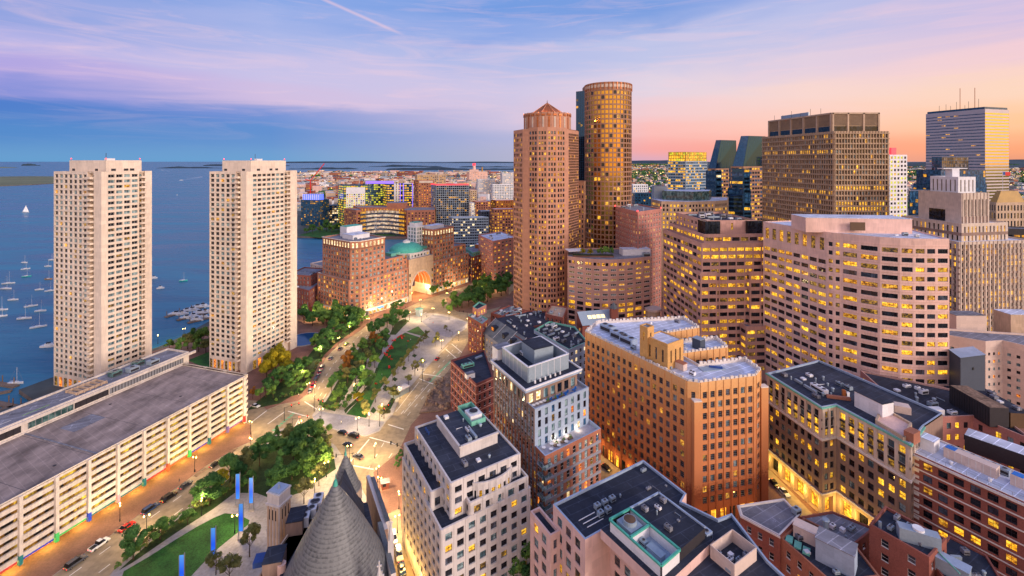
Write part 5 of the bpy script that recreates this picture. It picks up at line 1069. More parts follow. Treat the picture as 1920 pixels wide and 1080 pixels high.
# low curved front block with roof garden
B = Bld('office_building', 'low curved pink office with a roof garden, in front of the round skyscraper', D(1140, 305))
arc = [v2(D(1064 + 15.7 * k, 318 - 13 * math.sin(math.pi * (k + .6) / 11.2))) for k in range(11)]
sw = ST(bay=5, fl=3.5, ww=.72, wh=.46, wall='rose_granite', frame='fr_white', fw=.22, mul=(3, 1), glass=(('glass_dark', 5), ('lit_amber', 3), ('lit_dim', 2), ('glass_teal', 1)), e=.2, nx=1)
sw2 = ST(sw, ww=.8, wh=.66, frame='fr_dark', fw=.1, mul=(3, 1), glass=(('lit_yellow', 4), ('glass_dark', 4), ('lit_amber', 2)), zb=3, zt=.3)
for k in range(10): B.fac(arc[k], arc[k + 1], 0, 25, sw2); B.fac(arc[k], arc[k + 1], 25, 54, ST(sw, zb=.4, zt=5.4)); B.fac(arc[k], arc[k + 1], 48.6, 52.4, ST(sw, nf=1, nx=2, ww=.46, wh=.6, zb=.1, zt=.1, mul=(1, 1))) if False else None
at = [p * 1.0 for p in arc]
fp = arc + [D(1221, 345), D(1064, 345)]
fp = [v2(p) for p in fp]
for i in (10, 11, 12): B.p('wall').vquad(fp[i], fp[(i + 1) % 13], 0, 54, 'rose_granite')
for k in range(10):
    u_ = (arc[k + 1] - arc[k]); L = u_.length; u_ /= L; n = Vector((u_.y, -u_.x)); w_ = B.p('attic_window')
    for q in (.28, .72): c = arc[k] + u_ * L * q + n * .04; w_.vquad(c - u_ * .9, c + u_ * .9, 49.6, 51.6, 'lit_amber' if (k * 2 + int(q * 2)) % 3 else 'glass_dark')
B.roof(fp, 54, .8, 'roof_grey', 'rose_granite'); B.pent(D(1190, 326), (1, .1), 20, 8, 53.2, 57.5, 'white_panel', 'roof_pale'); B.ac(D(1212, 318), (1, 0), 53.2, 5, 3, 2.5); sk = B.piece('canopy'); sk.obox(D(1078, 326), (1, .2), 6, 5, 56.2, 56.5, 'white_panel'); sk.obox(D(1076, 326), (1, .2), .3, .3, 53.2, 56.2, 'fr_grey'); sk.obox(D(1081, 327), (1, .2), .3, .3, 53.2, 56.2, 'fr_grey')
pl = B.piece('planter'); pl.obox(D(1112, 318), (1, -.05), 14, 2.5, 53.2, 54.4, 'brick_paving', 'bed_green')
ROOFTREES = [(D(1092, 320), 53.9, 'leaf_yellow', .55), (D(1107, 318), 53.9, 'leaf_yellow', .5), (D(1125, 318), 53.9, 'leaf_mid', .6), (D(1136, 317), 53.9, 'leaf_mid', .72), (D(1146, 318), 53.9, 'leaf_mid', .6)]
q = B.piece('side_rotunda'); q.cyl(D(1224, 312), 5, 5, 0, 18, 'tan_stone', 20); q.cyl(D(1224, 312), 5.6, 5.6, 18, 19.4, 'beige_panel', 20)
# ------------------------------------------------------------------ mid-distance office row
def fd(pxs, Ys): return [v2(D(x, y)) for x, y in zip(pxs, Ys)]
s7 = ST(bay=3, fl=3.8, ww=.5, wh=.6, wall='tan_stone', frame=None, glass=(('lit_yellow', 5), ('glass_dark', 5), ('lit_amber', 2)), zt=2)
B = Bld('office_building', 'tan office with green glass attic storey and rounded right end, behind the hotel', D(1290, 410))
fp = fd((1221, 1240, 1290, 1340, 1364, 1366, 1225), (425, 402, 398, 404, 414, 450, 455))
B.block(fp, 0, 84.5, s7, roof='roof_pale', par=.5); ph = fd((1242, 1300, 1330, 1334, 1250), (424, 410, 418, 440, 445))
B.block(ph, 84, 92.5, ST(s7, ww=.94, wh=.94, sill=.03, fl=4, wall='glass_green', glass=(('glass_green', 1),), rec=.08, zt=.4), roof='roof_pale', par=.2, part='attic')
B.pent(D(1236, 440), (1, 0), 12, 8, 84, 96, 'steel_panel', 'roof_grey')
GBX = (('glass_blue', 5), ('lit_yellow', 4), ('glass_tower', 3), ('lit_dim', 1))
def tower(name, label, pxs, Y, pytop, st, roof='roof_grey', depth=34, dy=(0, 0, 0), z=None, **k):
    """two visible faces: left px, corner px, right px at depth Y (+dy)"""
    z = ZH(pytop, Y + dy[1]) if z is None else z
    L_, F_, R_ = D(pxs[0], Y + dy[0]), D(pxs[1], Y + dy[1]), D(pxs[2], Y + dy[2]); B = Bld(name, label, F_, 'building'); fp = quad3(L_, F_, R_); B.block(fp, 0, z, st, roof=roof, **k); B.fp = fp; B.zt = z; return B
B = tower('office_tower', 'glass office tower with bright yellow lit crown, far beyond the tan office', (1252, 1286, 1326), 620, 302, ST(bay=3, fl=4, ww=.9, wh=.6, wall='steel_panel', frame=None, glass=GBX, zt=.6, rec=.1), dy=(10, 0, 22))
cr_ = inset(B.fp, .4); z0 = B.zt
for i in (0, 1): B.fac(cr_[i], cr_[i + 1], z0 - .9, z0 + 12.5, ST(bay=3, nf=3, ww=.86, wh=.82, sill=.1, wall='gold_roof', frame=None, glass=(('lit_yellow', 4), ('lit_lime', 2)), zb=.2, zt=.2, rec=.2), 'crown')
B.p('crown').vquad(cr_[2], cr_[3], z0 - .9, z0 + 12.5, 'gold_roof'); B.p('crown').vquad(cr_[3], cr_[0], z0 - .9, z0 + 12.5, 'gold_roof'); B.p('crown').hpoly(cr_, z0 + 12, 'roof_grey')
# twin towers with sloping glass heads
for (lab, x0, x1, x2, pt, pe, Y) in (('left one of two towers with sloping blue glass heads, partly behind its twin', 1318, 1340, 1384, 262, 316, 500), ('right one of two towers with sloping blue glass heads, beside the brown gridded tower', 1362, 1392, 1440, 254, 312, 452)):
    B = Bld('glass_tower', lab, D(x1, Y), 'tower', 'twin towers with sloping glass heads'); z1, z2 = ZH(pt, Y), ZH(pe, Y)
    L_, F_, R_ = D(x0 + 8, Y + 6), D(x1 + 2, Y), D(x2, Y + 16); fp = quad3(L_, F_, R_); k_ = 4
    sS = ST(bay=4, fl=4, ww=.8, wh=.56, wall='brown_granite', frame='fr_dark', fw=.12, mul=(2, 1), glass=(('glass_dark', 4), ('lit_yellow', 4), ('glass_blue', 3)), zt=.6, rec=.2)
    B.block(fp, 0, z2, sS, roof='roof_grey')
    # sloping head
    q = inset(fp, .8); tp_ = [lerp(q[0], q[3], .42), lerp(q[1], q[2], .12) + (q[3] - q[0]).normalized() * 0 + (q[0] - q[1]) * -.0, q[2], q[3]]
    ctr = (q[0] + q[1] + q[2] + q[3]) / 4; tp_ = [lerp(p_, (q[2] + q[3]) / 2, .30) for p_ in q]; tp_[2] = lerp(q[2], ctr, .06); tp_[3] = lerp(q[3], ctr, .06)
    hd = B.p('glass_head')
    for i in range(4):
        j = (i + 1) % 4; hd.face(((*q[i], z2 - .5), (*q[j], z2 - .5), (*tp_[j], z1), (*tp_[i], z1)), 'glass_slate')
        for m_ in range(9): t = m_ / 8; a_ = lerp(q[i], q[j], t); b_ = lerp(tp_[i], tp_[j], t); hd.rod((*a_, z2 - .4), (*b_, z1), .17, 'glass_tower', 4)
    hd.hpoly(tp_, z1, 'roof_grey')
    # glazed bay with lit slots at the left corner, stepping out lower down
    u_ = (fp[1] - fp[0]).normalized(); 
    for (zz0, zz1, off) in ((0, z2 - 44, 4.0), (z2 - 44, z2 - 22, 2.6), (z2 - 22, z2 - 2, 1.2)):
        bay = [fp[0] + V(-off, 1), fp[1] + V(-off * .5, -off), fp[1] + V(6, -off), fp[1] + V(6, 1.5)]
        B.block(bay, zz0, zz1, ST(sS, bay=9, ww=.94, wh=.6, wall='glass_tower', frame=None, glass=(('glass_slate', 4), ('glass_blue', 2), ('lit_white', 1), ('lit_yellow', 1.2)), rec=.1), roof='roof_grey', par=.2, part='glazed_bay')
# brown gridded slab
sG = ST(bay=2.15, fl=3.75, ww=.62, wh=.66, sill=.2, wall='bronze_grid', frame=None, glass=(('glass_gold', 5), ('glass_teal', 5), ('lit_amber', 1.6), ('lit_yellow', .8), ('glass_dark', 8)), zb=4, zt=1.6, pil=(.5, .45), band=(.55, .7), litrow=.09, e=1)
B = Bld('office_tower', 'large brown office slab with fine grid of fins and louvred crown', D(1564, 330), 'tower'); z = 141.7
fp = quad3(D(1429, 410), D(1564, 330), D(1667, 330)); B.block(fp, 0, z, sG, roof='roof_grey'); q = [lerp(fp[i], (fp[0] + fp[2]) / 2, .13) for i in range(4)]; zk = 155.5
cw = B.p('crown'); cw.prism(q, z - .9, zk, 'bronze_grid', 'roof_grey')
for i, n in ((0, 5), (1, 3)):
    a, b = q[i], q[i + 1]; L = (b - a).length; u = (b - a) / L; nn = Vector((u.y, -u.x))
    for k in range(n):
        p_, r_ = a + u * (L * (k + .09) / n) + nn * .15, a + u * (L * (k + .91) / n) + nn * .15; cw.vquad(p_, r_, z + 4.6, zk - 1.2, 'fr_bronze'); cw.vquad(p_, r_, z + .2, z + 4.0, 'glass_dark')
        for m_ in range(12): x = p_ + (r_ - p_) * (m_ + .5) / 12; cw.obox(x + nn * .1, u, .12, .1, z + 4.6, zk - 1.2, 'bronze_grid')
    for k in range(n + 1): cw.obox(a + u * min(L - .5, max(.5, L * k / n)) + nn * .3, u, .6, .5, z - .5, zk + .003, 'tan_stone')
    cw.obox((a + b) / 2 + nn * .3, u, L / 2, .5, zk - .9, zk + .25, 'tan_stone')
t = B.piece('roof_sign_screen'); t.obox(D(1490, 385), (fp[1] - fp[0]), 16, .5, zk + .1, zk + 4.2, 'steel_panel')
for k in range(6): x = lerp(q[0], q[1], .1 + .15 * k) + V(2, 3); t = B.piece('antenna'); t.rod((*x, zk), (*x, zk + random.uniform(3, 8)), .12, 'dark_metal', 4)
B = tower('office_tower', 'white gridded tower with yellow lit square windows, just right of the brown slab', (1655, 1668, 1701), 440, 290, ST(bay=4.2, fl=4, ww=.6, wh=.56, wall='white_panel', frame=None, glass=(('lit_lime', 6), ('glass_dark', 5), ('lit_yellow', 2)), zt=.8, rec=.5, e=.4), dy=(20, 0, 6)); t = B.piece('obstruction_light'); t.obox(D(1672, 452), (1, 0), 2.5, 2.5, B.zt, B.zt + 7, 'neon_red')
# striped far tower
sB = ST(bay=5, fl=4.3, ww=1.0, wh=.3, wall='steel_stripe', frame=None, glass=(('glass_sky', 16), ('lit_amber', 1.0)), zt=4, e=0, rec=.1, zb=6)
surf('steel_stripe', (186, 174, 176), rough=.4, var=.06, metal=.2)
B = Bld('skyscraper', 'distant grey striped slab skyscraper with rooftop antennas', D(1847, 620), 'tower'); z = ZH(204, 620)
fp = quad3(D(1736, 690), D(1847, 620), D(1892, 634)); B.block(fp, 0, z, sB, roof='roof_grey', sts={1: ST(sB, nx=1, wh=.52, glass=(('glass_sunset', 1),))})  # right face panes tinted gold to stand for the reflected sunset
B2 = B; a, b = fp[1], fp[2]; u = (b - a).normalized(); n = Vector((u.y, -u.x))
ws = B.p('sky_reflection_glazing') if False else None
cpz = B.p('crown'); cpz.prism(inset(fp, 1.2), z - .9, z + 3, 'glass_tower', 'roof_grey')
for k, (t_, h) in enumerate(((.42, 9), (.5, 6), (.6, 11), (.66, 30), (.74, 5), (.8, 10), (.9, 28), (.96, 12), (.3, 8))): x = lerp(fp[0], fp[1], t_) + V(3, 8); m_ = B.piece('antenna'); m_.rod((*x, z + 3), (*x, z + 3 + h), .35 if h > 20 else .2, 'copper_roof' if h > 20 else 'dark_metal', 5)
sK = ST(bay=3, fl=3.9, ww=.92, wh=.86, sill=.06, wall='glass_tower', frame=None, glass=(('glass_blue', 8), ('glass_tower', 8), ('lit_amber', 1.6)), zt=.5, e=.1, rec=.1)
B = Bld('glass_tower', 'blue glass office stepping up in front of the striped skyscraper', D(1780, 500), 'tower')
B.block(quad3(D(1712, 520), D(1762, 500), D(1850, 512)), 0, ZH(345, 505), sK); B.block(quad3(D(1718, 526), D(1764, 506), D(1848, 516)), 60, ZH(319, 510), sK); B.block(quad3(D(1747, 530), D(1766, 514), D(1816, 524)), 90, ZH(294, 515), ST(sK, glass=(('glass_dark', 2), ('glass_gold', 2), ('glass_sky', 3))))
B = tower('office_tower', 'lower blue glass annex with lit lower floors left of the stepped stone tower', (1704, 1706, 1748), 470, 358, ST(sK, glass=(('glass_blue', 8), ('lit_amber', 2))), dy=(30, 0, 0))
# art deco stone courthouse
sC = ST(bay=3.0, fl=3.7, ww=.42, wh=.66, wall='limestone', frame=None, glass=(('lit_yellow', 3), ('glass_dark', 6), ('lit_amber', 2)), zt=1.4, zb=1, e=1.2, rec=.5, pil=(.8, .35), spm='grey_brown')
B = Bld('courthouse', 'stepped art deco limestone courthouse tower with vertical window strips', D(1803, 290), 'building')
T0 = quad3(D(1722, 318), D(1803, 288), D(1855, 292)); z = ZH(362, 288)
B.block(T0, 60, z, ST(sC, nf=2, zb=6, ww=.36, glass=(('glass_dark', 8), ('lit_amber', 1)), zt=3, wh=.7), sts={0: ST(sC, nf=1, nx=5, wh=.55, zb=4, zt=16, pil=None, glass=(('glass_dark', 1),))}, roof='roof_grey')
B.p('louvre').obox(lerp(T0[0], T0[1], .45) + V(-.1, -.25), T0[1] - T0[0], 5.6, .1, z - 19, z - 11.5, 'glass_dark')
B.block([lerp(T0[i], (T0[0] + T0[2]) / 2, .36) for i in range(4)], z - 1, z + 10, ST(bay=3, nf=1, ww=.3, wh=.8, wall='white_panel', frame=None, glass=(('fr_bronze', 1),), zt=1, zb=.5, sill=.1), roof='roof_pale', par=.3, part='lantern')
c_ = (T0[0] + T0[2]) / 2; t = B.piece('lantern_top'); t.obox(c_, (1, 0), 2.4, 2.4, z + 9, z + 15, 'white_panel'); t.obox(c_, (1, 0), 8, 2.2, z + 15, z + 15.6, 'white_panel')
B.block(quad3(D(1690, 322), D(1803, 281), D(1890, 288)), 0, ZH(418, 284), ST(sC, pil=None, nf=14), roof='roof_pale'); B.block(quad3(D(1700, 312), D(1798, 274), D(1935, 281)), 0, ZH(452, 277), sC, roof='roof_pale')
B = Bld('office_building', 'tan stone office with golden mansard roof behind the courthouse', D(1890, 420)); fp = quad3(D(1853, 432), D(1868, 420), D(1925, 424)); zg = ZH(380, 420); B.block(fp, 0, zg, ST(bay=3.4, fl=7, ww=.5, wh=.7, wall='tan_stone', frame=None, glass=(('glass_dark', 5), ('lit_dim', 1)), zt=2), roof='roof_grey')
q = inset(fp, .6); tq = [lerp(p_, (fp[0] + fp[2]) / 2, .42) for p_ in q]; gr = B.p('mansard_roof')
for i in range(4): j = (i + 1) % 4; gr.face(((*q[i], zg - .5), (*q[j], zg - .5), (*tq[j], zg + 10.5), (*tq[i], zg + 10.5)), 'gold_roof')
gr.hpoly(tq, zg + 10.5, 'gold_roof'); t = B.piece('flagpole'); x = D(1880, 424); t.rod((*x, zg + 8), (*x, zg + 29), .15, 'white_panel', 5)
t = B.piece('flag'); t.vquad(x + V(.2, 0), x + V(3.2, .6), zg + 25.4, zg + 28.4, 'cover_blue'); t.vquad(x + V(3.2, .6), x + V(7.4, .2), zg + 24.8, zg + 28.2, 'chair_red')
tower('office_building', 'dark brown office with lit strip windows at the right edge below the golden roof', (1878, 1884, 1960), 330, 428, ST(bay=4, fl=4, ww=.8, wh=.4, wall='dark_metal', frame=None, glass=(('lit_amber', 2), ('glass_dark', 2)), zt=3), dy=(12, 0, -6))
# beige low block and the dark plant cube at the right edge
B = Bld('office_building', 'pale beige L shaped low office with small slit windows beyond the dark cube', P(1848, 637, 36))
sE = ST(bay=3.2, fl=3.6, ww=.34, wh=.3, wall='beige_panel', frame=None, glass=(('glass_teal', 4), ('lit_orange', 1), ('glass_dark', 2)), zt=4)
fp = [V(203, 226), P(1848, 640, 36), P(1880, 638, 36), P(1940, 652, 36), V(262, 219), V(216, 229)]; B.block(fp, 0, 36, ST(sE, wall='beige_panel', ww=.42, wh=.4), sts={}, roof='roof_grey'); 
B.pent(D(1808, 236), (1, 0), 15, 7, 0, 41, 'beige_panel', 'roof_grey'); B.pent(D(1905, 232), (1, 0), 14, 8, 0, 43, 'tan_stone', 'roof_pale')
B = Bld('plant_cube', 'tall dark grey windowless cube beside the wavy pink office', D(1801, 190)); fp = quad3(D(1780, 194), D(1801, 186), D(1847, 189)); fp2 = [p_ for p_ in fp]
B.p('wall').prism([p_ for p_ in inset(fp2, -2.0)], 0, 24, 'fr_bronze', 'roof_dark'); B.p('cladding').prism(fp, 24, ZH(670, 187), 'dark_box', 'dark_box'); B.piece('fan_vent').obox(lerp(fp[1], fp[2], .5) + V(0, -.1), fp[2] - fp[1], .45, .1, 34, 35, 'pole_dark'); B.clutter(inset(fp2, -2.0), 24, 0, (1, 0))
q = B.piece('roof_lip'); q.prism(inset(fp, -.25), ZH(670, 187) + .003, ZH(670, 187) + .35, 'dark_box', 'blue_panel')
# ------------------------------------------------------------------ waterfront hotel with the great arch
K = V(-119.6, 343.5); d = Vector((.579, .815)).normalized(); e = Vector((-d.y, d.x))     # d along the street front, e to the water
GH = (('glass_dark', 5), ('glass_teal', 5), ('lit_dim', .7), ('lit_amber', .5)); GHL = (('lit_yellow', 2.2), ('glass_teal', 4), ('glass_dark', 5), ('lit_orange', .6))
sh = ST(bay=3.7, fl=3.5, ww=.58, wh=.64, wall='wharf_brick', frame='fr_white', fw=.1, mul=(2, 2), glass=GH, zt=1.0, zb=.4, rec=.25, e=.6)
shl = ST(sh, glass=GHL); shop = ST(sh, nf=1, wall='pale_stone', ww=.66, wh=.74, sill=.04, glass=(('lit_white', 3), ('lit_store', 3), ('glass_dark', 1)), zb=.2, zt=.4)
attic = ST(sh, nf=1, ww=.52, wh=.68, glass=(('lit_white', 1),), zb=.3, zt=.6, sill=.12)
B = Bld('hotel', 'red brick waterfront hotel with a great lit archway and green dome between two towers', K + d * 60)
def hb(s0, s1, t0, t1): return [K + d * s0 + e * t1, K + d * s0 + e * t0, K + d * s1 + e * t0, K + d * s1 + e * t1]
def chamf(s0, s1, t0, t1, c): return [K + d * s0 + e * t1, K + d * s0 + e * (t0 + c), K + d * (s0 + c) + e * t0, K + d * s1 + e * t0, K + d * s1 + e * t1]
def lev(fp, z0, z1, st_, **k): B.block(fp, z0, z1, st_, **k)
# street base all along, arch bay left open between s=58 and s=79
for fp, z1 in ((chamf(0, 54, 0, 48, 6), 29), (hb(83, 132, 0, 22), 29)):
    lev(fp, 0, 5, shop); lev(fp, 4.6, z1, shl, roof='roof_grey', cap='pale_stone')
lev(chamf(2, 31, 2, 44, 5), 28, 53, sh, roof='roof_grey'); lev(chamf(2, 31, 2, 44, 5), 52, 58.5, attic, roof='roof_grey', cap='wharf_brick'); B.cornice(chamf(2, 31, 2, 44, 5), 58.0, .5, .5, 'white_band')
lev(hb(31, 50, 1.5, 20), 28, 40, sh, roof='roof_grey'); lev(hb(50, 54, 1.5, 20), 28, 37, sh, roof='roof_grey')
lev(hb(86, 113, 2, 22), 28, 52, sh, roof='roof_grey'); lev(hb(86, 113, 2, 22), 51, 57.5, attic, roof='roof_grey'); lev(hb(83, 86, 1.5, 20), 28, 40, sh, roof='roof_grey'); lev(hb(113, 130, 2, 20), 28, 38, sh, roof='roof_grey')
B.pent(K + d * 18 + e * 22, d, 16, 14, 57.6, 61, 'white_panel', 'roof_pale'); B.pent(K + d * 22 + e * 34, d, 15, 9, 57.6, 66, 'white_panel', 'copper_green'); B.pent(K + d * 98 + e * 14, d, 18, 9, 56.6, 59.5, 'white_panel', 'roof_pale')
wt = hb(78, 88, 16, 28); lev(wt, 28, 60, ST(sh, wall='white_panel', ww=.72, wh=.76, sill=.12, frame='fr_white', glass=(('glass_teal', 3), ('glass_green', 2)), bay=3.2), roof='roof_pale'); B.pent(K + d * 84 + e * 23, d, 9, 8, 59, 63, 'white_panel', 'copper_green')
# arch block
aw = B.p('arch_wall'); s0, s1 = 54, 83; zc, ra = 9, 11.2; sc_ = (s0 + s1) / 2; zt_ = 36
def AP(s, t=0.0): return K + d * s + e * t
n = 20; arcp = [(sc_ - ra * math.cos(math.pi * k / n), zc + ra * 1.3 * math.sin(math.pi * k / n)) for k in range(n + 1)]
aw.vquad(AP(s0, -.6), AP(sc_ - ra, -.6), 0, zc, 'tan_stone'); aw.vquad(AP(sc_ + ra, -.6), AP(s1, -.6), 0, zc, 'pale_stone')
aw.face([(*AP(s0, -.6), zc)] + [(*AP(s, -.6), z) for s, z in arcp[:n // 2 + 1]] + [(*AP(sc_, -.6), zt_), (*AP(s0, -.6), zt_)], 'tan_stone')
aw.face([(*AP(sc_, -.6), zt_)] + [(*AP(s, -.6), z) for s, z in arcp[n // 2:]] + [(*AP(s1, -.6), zc), (*AP(s1, -.6), zt_)], 'tan_stone')
tun = B.p('arch_vault')
for (pa_, pb_) in zip(arcp, arcp[1:]): tun.face(((*AP(pa_[0], -.6), pa_[1]), (*AP(pa_[0], 20), pa_[1]), (*AP(pb_[0], 20), pb_[1]), (*AP(pb_[0], -.6), pb_[1])), 'sienna')
for s in (sc_ - ra, sc_ + ra): tun.face(((*AP(s, -.6), 0), (*AP(s, 20), 0), (*AP(s, 20), zc), (*AP(s, -.6), zc)), 'pale_stone')
tun.vquad(AP(sc_ - ra, 19.8), AP(sc_ + ra, 19.8), 0, 5, 'tan_stone')
rib = B.p('arch_ring')
for q in (0, 4.5, 9, 13.5):
    for (pa_, pb_) in zip(arcp, arcp[1:]):
        o1 = [(sc_ + (p_[0] - sc_) * k_, zc + (p_[1] - zc) * k_) for p_ in (pa_, pb_) for k_ in (1.0 - .002, 1.09)] if q == 0 else [(sc_ + (p_[0] - sc_) * k_, zc + (p_[1] - zc) * k_) for p_ in (pa_, pb_) for k_ in (.93, .999)]
        rib.face([(*AP(o1[0][0], q - .9), o1[0][1]), (*AP(o1[2][0], q - .9), o1[2][1]), (*AP(o1[3][0], q - .9), o1[3][1]), (*AP(o1[1][0], q - .9), o1[1][1])], 'limestone')
for (a_, b_) in ((AP(s1, -.6), AP(s1, 20)), (AP(s1, 20), AP(s0, 20)), (AP(s0, 20), AP(s0, -.6))): aw.vquad(a_, b_, 28, zt_, 'wharf_brick')
aw.hpoly([AP(s0, -.6), AP(s1, -.6), AP(s1, 20), AP(s0, 20)], zt_, 'roof_grey')
B.fac(AP(54.4, -.75), AP(82.6, -.75), 25.5, 35.6, ST(sh, wall='tan_stone', nx=8, nf=2, ww=.5, wh=.66, glass=GHL, zt=.3), 'arch_wall'); rot = B.p('rotunda'); dc_ = AP(67, 17)
lev(hb(57, 80, 1, 12), 35.5, 40, ST(shl, wall='pale_stone'), roof='roof_grey')
rot.cyl(dc_, 14.5, 14.5, 30, 39.5, 'pale_stone', 32); lan = B.p('rotunda_window')
for k in range(32): th = 6.28318 * k / 32; c = dc_ + V(math.cos(th), math.sin(th)) * 14.6; lan.obox(c, V(-math.sin(th), math.cos(th)), .8, .1, 35.5, 38.4, 'lit_amber' if k % 3 else 'glass_dark')
rot.cyl(dc_, 15.6, 15.6, 39.5, 40.1, 'white_band', 32)
dm = B.p('dome'); prev = None
for k in range(9):
    t = k / 8 * math.pi / 2; r_, z_ = 15.0 * math.cos(t) + .05, 40.1 + 7.2 * math.sin(t); dm.cyl(dc_, 15.0 * math.cos(max(0, t - math.pi / 16)) if k else 15.0, r_, 40.1 + (7.2 * math.sin(max(0, t - math.pi / 16))), z_, 'copper_green', 32, k == 8) if k else None
B.p('cupola').cyl(dc_, 3.4, 3.0, 47.0, 48.6, 'white_panel', 16); B.p('cupola').cyl(dc_, 3.2, .2, 48.6, 49.8, 'pale_stone', 16)
for (s, t, w_, l_) in ((50, 14, 12, 8), (84, 14, 8, 8)): q = B.piece('green_roof_lantern'); q.obox(AP(s, t), d, w_ / 2, l_ / 2, 34, 41.5, 'mint_trim', 'copper_green')
for s in (16, 24, 34, 92, 100): q = B.piece('awning'); q.obox(AP(s, -1.3), d, 2.6, 1.2, 3.6, 3.9, 'white_panel' if s != 24 else 'screen_blue')
B.clutter(hb(8, 28, 6, 20), 57.6, 4, d, 1.0)
for s_ in (55.4, 81.6):
    for z_ in (6, 11, 16, 21): q = B.p('arch_wall'); c_ = AP(s_, -.66); q.vquad(c_ - d * .7, c_ + d * .7, z_, z_ + 2.6, 'lit_amber' if z_ in (6, 16) else 'glass_dark')
# brick neighbours at the water's edge
sN = ST(sh, wall='red_brick', ww=.4, glass=GH)
def lowbld(label, pts, z, st_=sN, roof='roof_grey', cl=3, name='brick_house', **k):
    B = Bld(name, label, pts[1]); B.block(pts, 0, z, st_, roof=roof, **k)
    if cl: B.clutter(pts, z - k.get('par', .9), cl, v2(pts[2]) - v2(pts[1]), 1.0)
    return B
lowbld('low red brick wharf house directly beside the right cream tower', quad3(P(540, 535, 17), P(580, 545, 17), P(602, 528, 17)), 17)
lowbld('red brick wharf house with tall chimneys between the cream tower and the arch hotel', quad3(P(540, 514, 25), P(582, 517, 25), P(610, 503, 25)), 25)
lowbld('small grey roofed pavilion at the water behind the arch hotel', quad3(D(582, 438), D(606, 424), D(640, 440)), 22, ST(sN, wall='beige_panel'), roof='roof_grey', cl=1)
lowbld('long brick office with mint glazed attic and orange roof house beside the arch hotel', quad3(P(868, 470, 25), P(885, 482, 25), P(942, 465, 25)), 25, ST(shl, wall='dark_brick'), roof='roof_grey', cl=4)
B = BLDS[-1]; q = quad3(P(868, 470, 25), P(885, 482, 25), P(942, 465, 25)); B.block(inset(q, 2.5), 24.1, 28.2, ST(sh, wall='mint_trim', ww=.7, wh=.6, glass=(('glass_green', 3), ('lit_yellow', 1))), roof='roof_grey', part='attic'); B.pent((q[0] + q[2]) / 2, q[2] - q[1], 18, 8, 27.3, 31.5, 'copper_roof', 'roof_pale')
lowbld('broad pinkish brick office with many rooftop units, left of the octagonal skyscraper', quad3(P(897, 440, 44), P(924, 452, 44), P(968, 444, 44)), 44, ST(shl, wall='rose_brick', bay=5, ww=.5, wh=.44), roof='roof_pale', cl=12)
# ------------------------------------------------------------------ the curved row of old wharf houses
z = 22
B = lowbld('narrow red brick corner house with roof terrace at the plaza, lit ground floor', [P(878, 592, z), P(904, 607, z), P(915, 598, z), P(892, 584, z)], z, ST(sR, glass=(('glass_dark', 4), ('lit_yellow', 3), ('lit_amber', 1))), roof='paver_pale', cl=3, cap='mint_trim', par=.8)
B.block([P(886, 588, z), P(895, 593, z), P(912, 584, z), P(898, 578, z)], z - .8, z + 4.5, ST(sR, nf=1, ww=.5, glass=(('lit_yellow', 1),), wall='rose_brick'), roof='roof_dark', cap='mint_trim', part='attic')
z = 15.5
r0, r1 = P(905, 622, z), P(962, 664, z); u = (r1 - r0).normalized(); w = Vector((-u.y, u.x)); B = Bld('brick_house', 'grey stone row house with slate mansard roof and lit dormer', r0); fp = [r0, r1, r1 + w * 22, r0 + w * 22]
B.block(fp, 0, z, ST(sR, wall='grey_spandrel', ww=.36, glass=(('glass_dark', 6), ('lit_amber', 2))), roof='roof_dark', cap='mint_trim')
ms = B.p('mansard_roof'); zt_ = 22.0; ti = [r0 + w * 9, r1 + w * 9, r1 + w * 22, r0 + w * 22]; ms.face(((*r0, z), (*r1, z), (*ti[1], zt_), (*ti[0], zt_)), 'slate'); ms.hpoly(ti, zt_, 'roof_dark'); ms.vquad(ti[2], ti[3], 0, zt_, 'red_brick')
for (p_, q_, r_) in ((r1, ti[1], ti[2]), (r0, ti[0], ti[3])): ms.face(((*p_, z), (*r_, z), (*r_, zt_), (*q_, zt_)), 'chair_brick' if False else 'dark_brick')
for k, t_ in enumerate((.2, .55, .8)):
    c = r0 + u * (r1 - r0).length * t_ + w * 4.6; q = B.piece('dormer'); q.obox(c, u, 1.8 if k == 0 else 1.2, 1.6, z + 2.2, z + 5, 'roof_dark'); q.vquad(c - u * 1.5 - w * 1.62, c + u * 1.5 - w * 1.62, z + 2.6, z + 4.6, 'lit_orange') if k == 0 else q.vquad(c - u * 1.0 - w * 1.62, c + u * 1.0 - w * 1.62, z + 2.6, z + 4.4, 'glass_dark')
for t_ in (.0, .35, .7, .98): q = B.piece('party_wall'); c0_ = r0 + u * (r1 - r0).length * t_; q.face(((*c0_, z + .4), (*(c0_ + w * 9), zt_ + .5), (*(c0_ + w * 9 + u * .4), zt_ + .5), (*(c0_ + u * .4), z + .4)), 'white_band')
B.clutter(ti, zt_, 8, u, .8)
z = 24
B = lowbld('slate blue panelled house with lit top floor and crowded roof plant in the old row', [P(1001, 618, z), P(1067, 655, z), P(1102, 640, z), P(1078, 612, z), P(1030, 602, z)], z, ST(sR, wall='blue_panel', ww=.5, glass=(('glass_dark', 4), ('lit_orange', 2), ('lit_white', 1))), roof='roof_dark', cl=24, cap='mint_trim')
z = 21
B = lowbld('dark roofed brick house in the middle of the old wharf row', [P(965, 628, z), P(1000, 652, z), P(1012, 630, z), P(990, 612, z)], z, sR, roof='roof_dark', cl=8)
lowbld('long low dark roof curving behind the slate mansard row', [P(930, 600, z), P(968, 618, z), P(1060, 600, z), P(1045, 584, z), P(960, 580, z)], z, sR, roof='roof_dark', cl=26)
